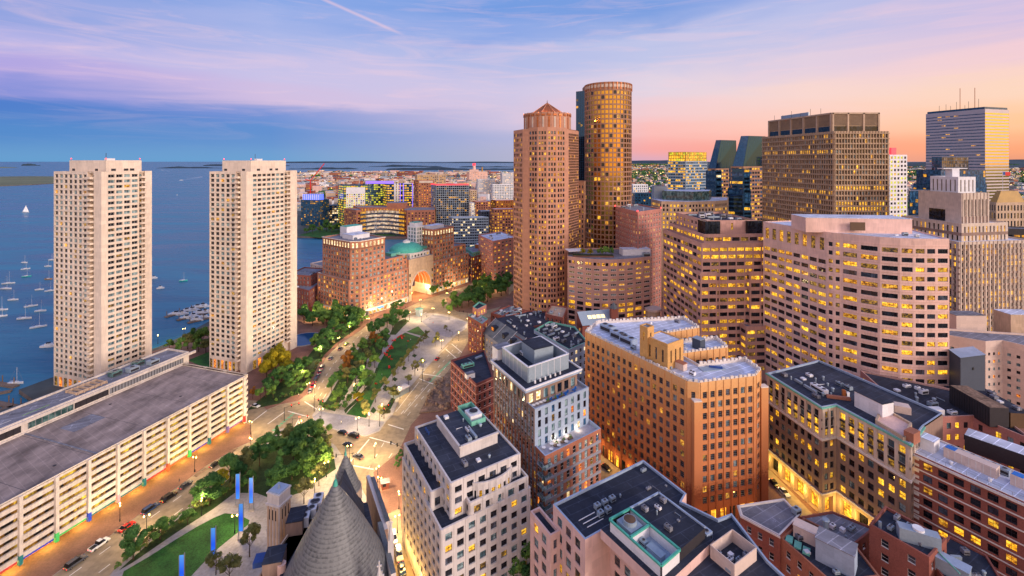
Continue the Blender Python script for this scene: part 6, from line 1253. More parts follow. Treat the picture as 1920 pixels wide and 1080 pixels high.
lowbld('low house with pale equipment crowded on its roof, beside the dark trees', [P(920, 586, z), P(948, 594, z), P(990, 582, z), P(955, 572, z)], z, sR, roof='roof_grey', cl=18)
lowbld('tan flat roofed house at the foot of the octagonal skyscraper', [P(1022, 588, 24), P(1056, 596, 24), P(1064, 575, 24), P(1034, 570, 24)], 24, ST(sR, glass=(('lit_yellow', 1), ('glass_dark', 2))), roof='tan_stone', cl=4)
B = lowbld('red brick house with sloping metal roof holding a bright lit skylight', quad3(P(1082, 606, 21), P(1092, 612, 21), P(1158, 606, 21)), 21, sR, roof='roof_grey', cl=2)
q = quad3(P(1082, 606, 21), P(1092, 612, 21), P(1158, 606, 21)); t = B.p('sloping_roof'); m0, m1 = lerp(q[0], q[1], .0), lerp(q[3], q[2], .0); t.face(((*q[1], 21.3), (*q[2], 21.3), (*m1, 28), (*m0, 28)), 'steel_panel'); t.face(((*m0, 20), (*m0, 28), (*q[1], 21.3), (*q[1], 20)), 'red_brick'); t.face(((*q[2], 20), (*q[2], 21.3), (*m1, 28), (*m1, 20)), 'red_brick'); t.vquad(m1, m0, 20, 28, 'red_brick')
def on(s_, t_): p_ = lerp(lerp(q[1], q[2], s_), lerp(m0, m1, s_), t_); return (*p_, 21.3 + 6.7 * t_ + .15)
sk = B.piece('lit_skylight')
for k in range(4): sk.face((on(.24 + .125 * k, .42), on(.34 + .125 * k, .42), on(.34 + .125 * k, .66), on(.24 + .125 * k, .66)), 'panel_warm')
c = q[2] + V(-2.2, .8); B.p('wall').obox(c, (1, .1), 2.0, 2.0, 0, 30, 'red_brick'); t = B.piece('turret_roof'); t.cyl(c, 2.9, .1, 30.003, 33.6, 'slate', 4)
z = 23
B = lowbld('plain red brick apartment house beside the construction ground', [P(845, 675, z), P(893, 720, z), P(925, 706, z), P(908, 655, z)], z, ST(sR, wall='dark_brick', bay=3.4, ww=.46, wh=.54, frame='fr_grey', band=(.3, .08), bandm='rose_granite'), roof='roof_dark', cl=4, cap='dark_brick')
B.ac(P(877, 681, 24), (1, .6), z - .9, 6, 2, 1.6, 'mint_trim'); B.pent(P(881, 700, 24), (1, .6), 4, 2.4, z - .9, z + 1.2, 'white_panel', 'roof_grey')
# ------------------------------------------------------------------ across the channel: courthouse with glass cone wall and the new offices
B = Bld('courthouse', 'red brick courthouse wrapped round a sloping concave glass wall across the channel', D(730, 735)); zc = 42
sCt = ST(bay=5.2, fl=4.4, ww=.4, wh=.5, wall='rust_brick', frame=None, glass=(('glass_dark', 5), ('lit_amber', 3)), zt=2.5)
lw_ = fd((645, 668, 677, 690), (744, 722, 724, 764)); lw_ = [D(645, 752), D(668, 722), D(678, 726), D(672, 760)]; B.block(lw_, 0, zc, sCt, roof='roof_grey')
rw_ = [D(757, 728), D(763, 722), D(816, 728), D(816, 775), D(760, 775)]; B.block(rw_, 0, zc, sCt, roof='roof_grey'); bw_ = [D(670, 757), D(764, 757), D(768, 790), D(662, 790)]; B.block(bw_, 0, zc + 1, ST(sCt, nf=1, zb=36, zt=1, glass=(('lit_amber', 1),)), roof='roof_grey')
gw = B.p('glass_wall'); n = 16
for k in range(n):
    t0, t1 = k / n, (k + 1) / n
    def gpnt(t, zz): y = 724 + 24 * math.sin(math.pi * t); return (*D(676 + 82 * t, y - 2), zz)
    for j in range(6):
        gw.face((gpnt(t0, j * 6.5 + .3), gpnt(t1, j * 6.5 + .3), gpnt(t1, j * 6.5 + 3.4), gpnt(t0, j * 6.5 + 3.4)), 'glass_sky'); gw.face((gpnt(t0, j * 6.5 + 3.4), gpnt(t1, j * 6.5 + 3.4), gpnt(t1, j * 6.5 + 6.8), gpnt(t0, j * 6.5 + 6.8)), 'lit_court' if 1 < k < 14 else 'lit_amber')
B.pent(D(745, 770), (1, 0), 30, 22, zc, zc + 8, 'rust_brick', 'roof_grey')
sO = ST(bay=4, fl=4, ww=.86, wh=.62, wall='glass_tower', frame=None, glass=(('lit_lime', 6), ('lit_yellow', 3), ('glass_green', 2), ('glass_dark', 1)), zt=1, rec=.1, e=.3)
sK2 = ST(bay=3.2, fl=3.6, ww=.86, wh=.6, wall='glass_tower', frame=None, glass=(('glass_tower', 9), ('lit_dim', 3), ('glass_blue', 3), ('lit_amber', 1)), zt=1, rec=.1, e=.2)
B = tower('glass_tower', 'dark blue glass block with blue lit crown, left end of the far waterfront', (564, 597, 617), 840, 375, sK2, dy=(8, 0, 20)); cwn = B.piece('lit_crown'); q = inset(B.fp, 2); cwn.prism([q[0], q[1], lerp(q[1], q[2], .6), lerp(q[0], q[3], .6)], B.zt - .9, B.zt + 10, 'neon_blue', 'roof_grey')
for k in range(9): x = lerp(q[0], q[1], k / 8) + V(0, -.3); cwn.obox(x, (1, 0), .5, .25, B.zt - .9, B.zt + 10.1, 'white_panel')
tower('glass_tower', 'low lit office slab right of the blue crowned block', (612, 618, 640), 880, 385, ST(sO, glass=(('lit_white', 2), ('glass_dark', 3), ('lit_dim', 2))), dy=(14, 0, 10))
B = tower('office_building', 'white framed office with green glazed corners and yellow lit floors', (634, 644, 690), 800, 347, sO, dy=(26, 0, 4)); q = B.fp; B.block([q[1] + V(5, -1.4), q[1] + V(5.1, -1.5), q[2] + V(-5, -1.4), q[2] + V(-5, 1)], 0, B.zt - 4, ST(sO, wall='white_panel', ww=.62, wh=.6, zt=11, glass=(('lit_lime', 4), ('glass_dark', 2), ('lit_yellow', 3)), fl=3.6), roof='roof_grey', part='frame_wall')
B = tower('office_building', 'green tinted office with yellow lit floors behind the white framed one', (690, 696, 722), 860, 344, ST(sO, glass=(('lit_lime', 4), ('glass_green', 4))), dy=(20, 0, 6)); B.piece('lit_parapet').obox(D(712, 850), (1, 0), 26, 1.0, B.zt, B.zt + 5, 'neon_violet')
B = tower('office_building', 'yellow lit office with white fin and violet edge lights', (718, 726, 775), 840, 345, ST(sO, glass=(('lit_yellow', 6), ('lit_lime', 2), ('glass_dark', 2)), fl=4.6, wh=.5), dy=(24, 0, 10)); f0, f1 = B.fp[1], B.fp[2]
for t_, m_ in ((.4, 'white_panel'), (.3, 'white_panel'), (.62, 'neon_violet'), (.5, 'neon_violet'), (.97, 'neon_violet')): q = B.piece('facade_fin'); q.obox(lerp(f0, f1, t_) + V(0, -.8), (1, 0), .7 if m_ == 'neon_violet' else 1.6, .6, 4, B.zt + 1, m_)
B.pent(lerp(f0, f1, .75) + V(0, 8), (1, 0), 12, 10, B.zt - .9, B.zt + 9 - 8, 'white_panel'); 
B = tower('office_building', 'brown brick hotel block with reddish crown left of the black glass block', (776, 784, 814), 1000, 338, ST(sCt, wall='rust_brick', glass=(('lit_amber', 2), ('glass_dark', 2), ('lit_orange', 1))), dy=(16, 0, 5)); B.piece('crown_band').obox(lerp(B.fp[1], B.fp[2], .5) + V(0, -.6), B.fp[2] - B.fp[1], 15, .4, B.zt - 6, B.zt - 1, 'limestone')
B = tower('office_building', 'tan hotel with dark lit windows behind the reddish block', (778, 782, 836), 1250, 327, ST(sCt, wall='tan_stone', glass=(('lit_amber', 1), ('glass_dark', 1)), ww=.6), dy=(16, 0, 5))
B = tower('glass_tower', 'black glass hotel block outlined by a red lit roof edge', (808, 818, 879), 770, 347, ST(sK2, bay=3.4, fl=3.7, ww=.84, wh=.78, wall='steel_panel', glass=(('glass_dark', 9), ('glass_sky', 3), ('lit_dim', 2), ('lit_amber', .8))), dy=(22, 0, 6)); q = B.fp
for i in (0, 1): t = B.piece('red_edge_light'); t.obox((q[i] + q[i + 1]) / 2, q[i + 1] - q[i], (q[i + 1] - q[i]).length / 2, .5, B.zt + .003, B.zt + 1.6, 'neon_red')
t = B.piece('mast'); t.rod((*D(822, 780), B.zt), (*D(822, 780), B.zt + 26), .3, 'steel_panel', 5)
B = tower('office_building', 'low glass fronted hall with a flat pale roof below the black glass block', (842, 850, 916), 610, 408, ST(sK2, wall='steel_panel', glass=(('glass_sky', 4), ('lit_white', 1), ('glass_dark', 2))), dy=(12, 0, 6), roof='roof_pale')
for (lab, px, Y, pt, wm, gl) in (('white slab block far off by the round storage halls', (893, 896, 928), 1500, 336, 'white_panel', 'glass_dark'), ('white gridded block at the right end of the far district', (938, 942, 968), 1450, 324, 'white_panel', 'glass_dark'), ('teal glass pavilion under a white roof far right', (920, 924, 962), 1100, 346, 'white_panel', 'glass_green'), ('red brick warehouse with regular windows near the octagonal skyscraper', (918, 926, 968), 640, 392, 'rust_brick', 'lit_amber'), ('orange brick warehouse row behind the regular windowed one', (920, 930, 966), 800, 376, 'copper_roof', 'lit_dim'), ('small brick block with pale roof behind the glass hall', (886, 892, 920), 760, 378, 'rust_brick', 'glass_dark'), ('narrow tan block with white corner strip beside the green light', (878, 882, 894), 900, 357, 'tan_stone', 'lit_dim'), ('pale block lit from below right of the black glass hotel', (880, 884, 898), 760, 380, 'white_panel', 'lit_white'), ('dark low block with blue roof between the warehouses', (896, 902, 926), 660, 396, 'dark_box', 'glass_dark'), ('blue mirrored office just right of the round skyscraper', (1185, 1190, 1262), 640, 362, 'glass_tower', 'glass_blue'), ('white ribbed shed beside the tan office', (1183, 1187, 1215), 760, 346, 'white_panel', 'glass_teal')):
    tower('office_building' if 'block' in lab or 'office' in lab else 'warehouse', lab, px, Y, pt, ST(bay=4, fl=3.9, ww=.55, wh=.55, wall=wm, frame=None, glass=((gl, 3), ('glass_dark', 2), ('lit_yellow', 1)), zt=1, rec=.2), dy=(14, 0, 6), roof='roof_pale')
B = tower('power_station', 'pink lit power station with red striped chimney far beyond the district', (875, 880, 914), 2600, 322, ST(bay=9, fl=9, ww=.3, wh=.4, wall='pink_granite', frame=None, glass=(('lit_orange', 1), ('glass_dark', 1)), zt=2), dy=(20, 0, 10))
B.pent(D(889, 2620), (1, 0), 50, 40, B.zt - 1, B.zt + 12, 'pink_granite'); t = B.piece('chimney'); t.cyl(D(889, 2625), 9, 8, B.zt + 12, B.zt + 34, 'pink_granite', 12); t.cyl(D(889, 2625), 8.3, 8, B.zt + 34, B.zt + 48, 'neon_red', 12); t = B.piece('chimney'); t.cyl(D(904, 2640), 5, 4, 10, B.zt + 26, 'gold_roof', 10)
# the rest of the far city, too many and too small to tell apart
rg = random.Random(11); fc = MB(); lights = MB(); trees_far = MB()
def field(px0, px1, y0, y1, n, hmin, hmax, smin, smax, cols, avoid=()):
    for _ in range(n):
        py = y0 + (y1 - y0) * rg.random() ** 1.5; px = rg.uniform(px0, px1); c = G(px, py, 0); Y = c.y
        if Y < 560 or Y > 16000: continue
        if any((c - o).length < r for o, r in avoid): continue
        w_, d_, h_ = rg.uniform(smin, smax), rg.uniform(smin, smax) * .8, rg.uniform(hmin, hmax); m_ = rg.choice(cols); u_ = V(1, rg.uniform(-.4, .4)).normalized()
        fc.obox(c, u_, w_ / 2, d_ / 2, 0, h_, m_, rg.choice(('roof_grey', 'roof_pale', 'roof_membrane', 'roof_grey')))
        v_ = Vector((-u_.y, u_.x)); nl = int(rg.uniform(1, 6))
        for k in range(nl):
            x = c - v_ * (d_ / 2 + .25) + u_ * rg.uniform(-w_ / 2 + 1.5, w_ / 2 - 1.5) if w_ > 4 else c - v_ * (d_ / 2 + .25); zz = rg.uniform(2, max(3, h_ - 2)); s_ = min(w_ * .3, max(1.2, Y / 700)); lights.vquad(x - u_ * s_, x + u_ * s_, zz, zz + s_ * .8, rg.choice(('lit_yellow', 'lit_white', 'lit_orange', 'glass_dark', 'glass_dark', 'lit_dim', 'glass_dark')))
CO = ('white_panel', 'beige_panel', 'rust_brick', 'pink_granite', 'tan_stone', 'concrete', 'limestone', 'red_brick', 'steel_panel')
av = [(v2(b_.base), 42) for b_ in BLDS]
field(500, 1000, 327, 352, 420, 6, 22, 20, 60, CO, av); field(540, 1000, 345, 396, 300, 9, 27, 14, 36, CO, av); field(880, 1000, 380, 425, 40, 8, 16, 10, 22, CO, av)
field(1150, 1300, 318, 372, 330, 6, 16, 10, 26, CO, av); field(1640, 1760, 322, 372, 190, 6, 22, 12, 36, CO, av); field(1860, 1990, 322, 380, 200, 6, 22, 12, 36, CO, av); field(500, 1000, 324, 331, 140, 8, 30, 30, 110, CO, av)
field(1150, 1300, 309, 320, 500, 8, 26, 30, 110, CO, av); field(1640, 1990, 309, 323, 700, 8, 26, 30, 110, CO, av)
o = fc.build('distant_city'); tag(o, 'low sprawl of small distant buildings fading towards the horizon', 'city', kind='stuff')
for _ in range(700):
    py = 324 + 60 * rg.random() ** 2; px = rg.choice((rg.uniform(545, 985), rg.uniform(1180, 1270), rg.uniform(1660, 1740), rg.uniform(1880, 1960))); c = G(px, py); s_ = max(.4, c.y / 2300)
    if c.y < 640: continue
    z_ = rg.uniform(5, 10); lights.obox(c, (1, 0), s_, s_, z_, z_ + s_ * 2, rg.choice(('lamp_warm', 'lit_white', 'lit_white', 'lit_white', 'panel_warm')) if rg.random() < .96 else 'neon_red')
o = lights.build('distant_light'); tag(o, 'scattered tiny lit windows and street lights of the distant city', 'lights', kind='stuff')
for _ in range(760):
    py = 309 + 84 * rg.random() ** 1.6; px = rg.choice((rg.uniform(545, 985), rg.uniform(1180, 1262), rg.uniform(1670, 1740), rg.uniform(1885, 1960))); c = G(px, py)
    if c.y < 640 or (px < 1000 and c.y > 4800): continue
    for k in range(5): q = c + V(rg.uniform(-14, 14), rg.uniform(-14, 14)) * (c.y / 2200); r_ = rg.uniform(2.5, 5) * max(1, c.y / 1600); trees_far.cyl(q, r_ * .7, r_, 1, 4 + r_ * .3, 'leaf_dark', 6, False); trees_far.cyl(q, r_, r_ * .2, 4 + r_ * .3, 5 + r_ * 1.1, 'leaf_dark', 6)
o = trees_far.build('distant_woods'); tag(o, 'dark clumps of far off trees between the distant buildings', 'trees', kind='stuff')
# construction crane
B = Bld('tower_crane', 'red tower crane rising among the distant buildings left', D(582, 1500), 'crane'); c = D(582, 1500); t = B.p('mast'); t.rod((*c, 0), (*c, 58), 1.6, 'chair_red', 4); t = B.p('jib'); t.rod((*c, 56), (*(c + V(44, 5)), 112), 1.4, 'chair_red', 4); t.rod((*c, 56), (*(c - V(16, 2)), 60), 1.6, 'chair_red', 4)
# ------------------------------------------------------------------ trees
rg = random.Random(5)
def crown_mesh(seed, r, h, z0, n, leaf, mat, shape='round'):
    g = random.Random(seed); b = MB(); cl = []
    nc = {'round': 15, 'cone': 17, 'small': 9}[shape]
    for _ in range(nc):
        if shape == 'cone':
            t = g.random(); rr = r * (1 - t) * .72 + .15; th = g.uniform(0, 6.28); q = g.random() ** .5 * rr; cl.append((q * math.cos(th), q * math.sin(th), z0 + t * h * .92, .34 * r * (1.15 - t) + .35))
        else:
            th = g.uniform(0, 6.28); ph = g.uniform(-.55, 1.0); q = g.uniform(.45, .85); c_ = math.cos(ph * 1.45)
            cl.append((r * q * c_ * math.cos(th), r * q * c_ * math.sin(th), z0 + h * .5 + h * .42 * math.sin(ph * 1.45) * q * 1.1, r * g.uniform(.22, .42)))
    per = n // nc
    for (x, y, z, rr) in cl:
        for _ in range(per):
            v = Vector((g.gauss(0, 1), g.gauss(0, 1), g.gauss(0, 1))).normalized(); q = rr * g.uniform(.55, 1.05)
            p = Vector((x, y, z)) + Vector((v.x * q, v.y * q, v.z * q * .8)); nrm = (v + Vector((g.gauss(0, .5), g.gauss(0, .5), g.gauss(0, .5) + .35))).normalized()
            a = nrm.orthogonal().normalized(); c = nrm.cross(a); th = g.uniform(0, 6.28); a, c = a * math.cos(th) + c * math.sin(th), c * math.cos(th) - a * math.sin(th); s = leaf * g.uniform(.6, 1.25)
            b.face((p - a * s, p - c * s * .55, p + a * s, p + c * s * .55), mat)
    return b
def trunk_mesh(seed, h, r, sp):
    g = random.Random(seed); b = MB(); b.cyl((0, 0), r, r * .6, 0, h * .55, 'bark', 7)
    for k in range(5):
        th = 6.28 * k / 5 + g.uniform(-.4, .4); b.rod((0, 0, h * (.4 + .03 * k)), (sp * math.cos(th), sp * math.sin(th), h * g.uniform(.7, .95)), r * .32, 'bark', 5)
    b.rod((0, 0, h * .5), (0, 0, h * .95), r * .4, 'bark', 5)
    return b
PROTO = {}
def proto(kind):
    if kind in PROTO: return PROTO[kind]
    mat, shape = kind; g = len(PROTO) * 13 + 2; out = []
    for v in range(3):
        r, h, z0 = {'round': (4.2, 7.6, 1.9), 'cone': (3.0, 9.0, 1.0), 'small': (2.6, 4.6, 1.6)}[shape]
        cm = crown_mesh(g + v, r, h, z0, {'round': 3600, 'cone': 2600, 'small': 1100}[shape], {'round': .37, 'cone': .32, 'small': .27}[shape], mat, shape); tm = trunk_mesh(g + v, z0 + h * .6, .26 if shape != 'small' else .14, r * .5)
        mes = []
        for nme, mb in (('trunk', tm), ('crown', cm)):
            me = bpy.data.meshes.new(nme); me.from_pydata([tuple(p) for p in mb.v], [], mb.f)
            for m in mb.mats: me.materials.append(m)
            me.polygons.foreach_set('material_index', mb.m); me.update(); mes.append((nme, me))
        out.append(mes)
    PROTO[kind] = out; return out
NT = {}
def tree(pos, kind, size, label, group, z=.14, name='leafy_tree'):
    mes = rg.choice(proto(kind)); o = empty(name, (pos[0], pos[1], z), label, 'tree', group, rg.uniform(0, 6.28)); o.scale = (size * rg.uniform(.9, 1.1), size * rg.uniform(.9, 1.1), size * rg.uniform(.88, 1.15))
    for nme, me in mes: c = bpy.data.objects.new(nme, me); COL.objects.link(c); c.parent = o
    return o
ORD = ['first', 'second', 'third', 'fourth', 'fifth', 'sixth', 'seventh', 'eighth', 'ninth', 'tenth', 'eleventh', 'twelfth', 'thirteenth', 'fourteenth', 'fifteenth', 'sixteenth', 'seventeenth', 'eighteenth', 'nineteenth', 'twentieth']
def grove(poly, n, kinds, smin, smax, label, group, dmin=3.2, z=.14):
    q = gp(poly); xs = [p.x for p in q]; ys = [p.y for p in q]; pl = []; t = 0
    while len(pl) < n and t < 4000:
        t += 1; c = V(rg.uniform(min(xs), max(xs)), rg.uniform(min(ys), max(ys)))
        if inside(c, q) and all((c - o).length > dmin for o in pl): pl.append(c); tree(c, rg.choice(kinds), rg.uniform(smin, smax), label, group, z)
def row(pts, kinds, sizes, what, ref, group, z=.14):
    """pts in photo ground pixels, nearest first"""
    for k, p in enumerate(pts): tree(G(*p), kinds[k % len(kinds)], sizes[k % len(sizes)], ('%s %s, %s from near' % (what, ref, ORD[k])) if len(pts) > 1 else what + ' ' + ref, group, z)
DK, MD, YL, OL, RU, CN = ('leaf_dark', 'round'), ('leaf_mid', 'round'), ('leaf_yellow', 'round'), ('leaf_olive', 'small'), ('leaf_rust', 'round'), ('leaf_dark', 'cone')
grove([(436, 905), (470, 868), (500, 838), (540, 822), (590, 826), (612, 845), (608, 885), (570, 905), (520, 925), (470, 922)], 22, [DK, MD, MD, CN, ('leaf_olive', 'round'), DK], .72, 1.1, 'dark green tree in the dense clump between the crossing and the stone tower', 'clump of trees by the crossing', 4.3)
row([(250, 1050), (300, 1012), (352, 985), (392, 948), (412, 920), (432, 905)], [DK, MD, MD, DK, YL, DK], [.95, .8, .6, 1.2, .75, 1.1], 'street tree', 'between the garage road and the blue light panels', 'trees along the garage road')
row([(405, 1078), (468, 1045), (520, 955), (570, 945), (598, 912), (618, 880), (430, 1095)], [OL], [1.2, 1.5, 1.2, 1.3, 1.2, 1.0, 1.3], 'thin olive sapling', 'on the paved walk left of the slate roofs', 'saplings along the paved walk')
# tower garden
row([(500, 712), (516, 700), (530, 690), (507, 692), (522, 680), (538, 706)], [YL], [1.25, 1.3, 1.2, 1.1, 1.05, 1.0], 'yellow leaved tree', 'at the foot of the right cream tower', 'yellow trees by the cream tower')
grove([(482, 740), (545, 735), (575, 720), (592, 690), (570, 690), (540, 710), (496, 722)], 14, [DK, MD, DK], .7, 1.0, 'dark green tree under the yellow trees beside the cream tower', 'dark trees under the yellow ones', 3.4)
grove([(578, 692), (600, 668), (634, 640), (664, 622), (682, 604), (668, 592), (640, 600), (604, 640), (586, 664)], 22, [DK, DK, MD], .85, 1.15, 'dark green tree lining the inner side of the curved road by the pool', 'trees between the pool and the road', 4.2)
grove([(562, 600), (590, 590), (640, 585), (662, 598), (660, 612), (610, 612), (572, 612)], 16, [MD, DK, MD], 1.0, 1.3, 'green tree lit from below in front of the brick arch hotel', 'trees before the arch hotel', 4.5)
row([(340, 662), (352, 655), (366, 650), (378, 650), (386, 662), (372, 660), (318, 655)], [MD, ('leaf_olive', 'round'), MD], [1.0, 1.15, 1.2, 1.25, 1.1, .9, .7], 'tree on the harbour walk', 'between the two cream towers', 'trees between the cream towers')
row([(488, 752), (498, 745), (474, 748), (512, 748)], [('leaf_mid', 'small'), ('leaf_dark', 'small'), ('leaf_rust', 'small')], [1.1, 1.2, 1.0, 1.1], 'low shrub', 'at the garage corner driveway', 'shrubs by the driveway')
# main park, west side
row([(632, 762), (622, 738), (636, 722), (650, 704), (652, 690), (668, 684), (662, 668), (680, 660)], [MD, DK, MD, RU, RU, MD, CN, MD], [.85, .9, .9, .85, .95, .8, .9, .9], 'park tree', 'beside the kerb of the curved road', 'trees along the park kerb')
row([(672, 756), (684, 734), (690, 722), (702, 690), (700, 674), (716, 664), (712, 650), (722, 640)], [YL, DK, MD, MD, ('leaf_mid', 'cone'), DK, RU, DK], [.6, .8, .95, .75, .75, .95, .7, .9], 'tree between the park path', 'and the long lawn', 'trees between path and lawn')
row([(700, 632), (712, 622), (726, 614), (738, 606), (748, 600), (760, 604), (736, 618), (700, 645)], [DK, DK, MD, DK, MD, DK, DK, RU], [1.1, 1.15, 1.0, 1.1, 1.0, .95, 1.0, .8], 'tree', 'in the far park wedge opposite the arch hotel', 'trees at the far park wedge')
grove([(626, 752), (640, 722), (656, 690), (676, 664), (700, 640), (716, 640), (700, 664), (690, 690), (668, 720), (645, 764)], 20, [DK, MD, ('leaf_mid', 'small'), ('leaf_dark', 'small'), CN, ('leaf_olive', 'round')], .6, .95, 'mixed tree in the dense planting between the curved road and the lawn', 'mixed trees in the park bed', 3.4)
# row of small trees, east side of the lawn
east = [(688, 782), (704, 755), (720, 735), (736, 715), (746, 702), (756, 690), (766, 678), (776, 665), (786, 652), (794, 643), (800, 636)]
row(east, [OL], [1.4, 1.2, 1.15, 1.1, 1.05, 1.05, 1.05, 1.0, 1.0, .95, .9], 'small olive tree', 'lining the right edge of the long lawn', 'small trees along the lawn')
row([(720, 785), (738, 756), (766, 722), (778, 705), (790, 688), (816, 650), (822, 640), (836, 622)], [OL], [1.2, 1.5, 1.1, 1.2, .9, 1.0, .9, .8], 'sparse pale tree', 'on the paved strip by the ramp road', 'sparse trees on the paved strip')
grove([(845, 575), (872, 552), (905, 535), (950, 530), (960, 560), (935, 575), (890, 585)], 24, [DK, DK, MD], 1.1, 1.5, 'dark green tree in the grove between the arch hotel and the old wharf row', 'grove beyond the wharf row', 5.0)
row([(742, 586), (750, 582), (812, 556), (820, 552), (838, 548), (846, 545)], [('leaf_mid', 'small'), ('leaf_dark', 'small')], [1.5, 1.6, 1.5, 1.6, 1.5, 1.4], 'clipped street tree', 'before the shop fronts of the arch hotel', 'street trees at the arch hotel')
row([(842, 590), (850, 582), (858, 578), (832, 578)], [('leaf_mid', 'round')], [.8, .8, .9, .7], 'tree glowing in lamp light', 'beside the far plaza', 'trees by the far plaza')
# across the channel
row([(586, 437), (600, 436), (612, 434), (622, 436), (634, 434), (648, 437), (660, 438), (726, 436), (738, 435), (748, 436), (575, 438)], [DK, MD], [1.6, 1.3, 1.9, 1.8, 1.7, 1.5, 1.4, 1.7, 1.8, 1.6, 1.2], 'tree on the far quay', 'in front of the brick courthouse', 'trees on the far quay')
grove([(930, 1060), (985, 1022), (1015, 1010), (1020, 1090), (940, 1100)], 12, [DK, MD], 1.0, 1.25, 'dark tree in the gap between the pale stone office and the pink office', 'trees in the gap', 3.6)
row([(748, 872), (752, 862), (744, 880)], [('leaf_dark', 'small')], [.7, .6, .5], 'small hedge bush', 'by the guard hut', 'bushes by the guard hut')
for k, (p, z, m, s) in enumerate(ROOFTREES): tree(p, (m, 'round'), s, ('yellow' if 'yellow' in m else 'green') + ' leaved tree in the roof garden of the curved pink office, %s from the left' % ORD[k], 'roof garden trees', z)
# shrubs
def shrub_row(pts, n, label, group, s=.55, kinds=(('leaf_dark', 'small'), ('leaf_mid', 'small'), ('leaf_olive', 'small'))):
    for k in range(n):
        t = k / max(1, n - 1) * (len(pts) - 1); i = min(int(t), len(pts) - 2); c = lerp(G(*pts[i]), G(*pts[i + 1]), t - i) + V(rg.uniform(-1, 1), rg.uniform(-1, 1))
        o = tree(c, rg.choice(kinds), s * rg.uniform(.7, 1.2), label, group, -.5, 'shrub'); o['category'] = 'shrub'
shrub_row([(222, 1064), (300, 1005), (360, 962), (400, 940), (440, 915)], 34, 'low shrub in the hedge between the garage road and the lawn walk', 'hedge shrubs by the garage road')
shrub_row([(600, 762), (620, 770), (645, 768), (660, 745), (680, 715)], 22, 'low shrub in the bed at the near tip of the park', 'bed shrubs at the park tip')
shrub_row([(640, 700), (660, 672), (690, 640), (720, 630), (708, 668), (690, 690)], 26, 'low shrub in the long bed beside the curved road', 'bed shrubs by the curved road')
shrub_row([(520, 752), (560, 738), (580, 715), (598, 680), (630, 640), (665, 612)], 26, 'low shrub on the tower side of the curved road', 'shrubs on the tower side')
# ------------------------------------------------------------------ street lamps, signals
def lamp_proto():
    o = empty('street_lamp', (0, 0, 0), 'x', 'street lamp'); b = MB(); b.cyl((0, 0), .22, .16, 0, .9, 'pole_dark', 8); b.cyl((0, 0), .1, .07, .9, 5.6, 'pole_dark', 8); b.rod((-.7, 0, 5.2), (.7, 0, 5.2), .05, 'pole_dark', 6); b.build('pole', o)
    for s in (-.7, .7):
        g = MB(); g.cyl((s, 0), .12, .24, 5.25, 5.55, 'lamp_warm', 8); g.cyl((s, 0), .24, .08, 5.55, 5.85, 'lamp_warm', 8); g.build('lamp_globe', o)
    c = MB(); 
    return o
LP = lamp_proto(); first = [True]
def lamp(pos, label, power=900, color=(1.0, .72, .36)):
    o = LP if first[0] else copy_tree(LP); first[0] = False; o.location = (pos[0], pos[1], .14); o.rotation_euler = (0, 0, rg.uniform(0, 3)); tag(o, label, 'street lamp', 'lit street lamps')
    l = bpy.data.lights.new('lamp_light', 'POINT'); l.energy = power * 2.9; l.color = color; l.shadow_soft_size = .5; lo = bpy.data.objects.new('lamp_light', l); COL.objects.link(lo); lo.parent = o; lo.location = (0, 0, 6.6); return o
LAMPS = [([(225, 978), (365, 885), (470, 815)], 'on the garage side pavement', 700), ([(275, 1000), (378, 968), (470, 848)], 'on the park side of the garage road', 700), ([(602, 790), (670, 808), (692, 800), (655, 862), (563, 815), (590, 745)], 'round the main crossing', 1000),
         ([(578, 740), (565, 718), (600, 672), (635, 650), (655, 628), (690, 612)], 'on the brick pavement by the curved road', 1100), ([(716, 782), (750, 748), (793, 695), (828, 655), (705, 690), (688, 712), (664, 742)], 'in the park paving', 800), ([(708, 905), (703, 860), (712, 925), (745, 1000), (748, 955)], 'on the corner pavement by the guard hut', 1300),
         ([(860, 640), (878, 612), (842, 600), (812, 592), (790, 604), (768, 600)], 'round the far plaza', 900), ([(700, 592), (740, 582), (772, 562), (800, 552), (826, 545), (852, 542), (788, 575), (838, 562)], 'before the arch hotel', 1200), ([(580, 602), (606, 598), (640, 600), (900, 555), (925, 545)], 'among the trees near the hotel', 1100), ([(440, 1000), (590, 930), (612, 895)], 'on the walk beside the slate roofs', 600), ([(296, 645), (345, 632)], 'on the harbour walk', 500)]
for pts, where, pw in LAMPS:
    for k, p in enumerate(pts): lamp(G(*p), 'dark twin lamp %s, %s of its row' % (where, ORD[k]), pw)
def glow(name, pos, z, power, color=(1, .62, .22), size=.4, parent=None):
    l = bpy.data.lights.new(name, 'POINT'); l.energy = power; l.color = color; l.shadow_soft_size = size; o = bpy.data.objects.new(name, l); COL.objects.link(o); o.location = (pos[0], pos[1], z)
    if parent: o.parent = parent; o.location = Vector((pos[0], pos[1], z)) - parent.location
    return o
def root_of(sub): return next(b.root for b in BLDS if sub in b.root['label'])
ga = root_of('concrete parking garage')
for k in range(15): glow('soffit_light', gC - UV * (3 + 8.45 * k) - NG * 2.4, 2.5, 1000, (1, .74, .14), .4, ga)
ho = root_of('great lit archway')
for t in (1, 8, 15): glow('arch_light', K + d * 68.5 + e * t, 9, 3600, (1, .55, .14), .8, ho)
for s in (8, 20, 32, 46, 58, 80, 92, 106, 122): glow('front_light', K + d * s - e * 5, 5, 420, (1, .62, .26), .5, ho)
for k in range(6): glow('crown_light', dc + V(math.cos(k * 1.047 + .3), math.sin(k * 1.047 + .3)) * 16.4, 157.4, 2600, (1, .5, .16), .4, root_of('octagonal'))
bt = root_of('lit arcade')
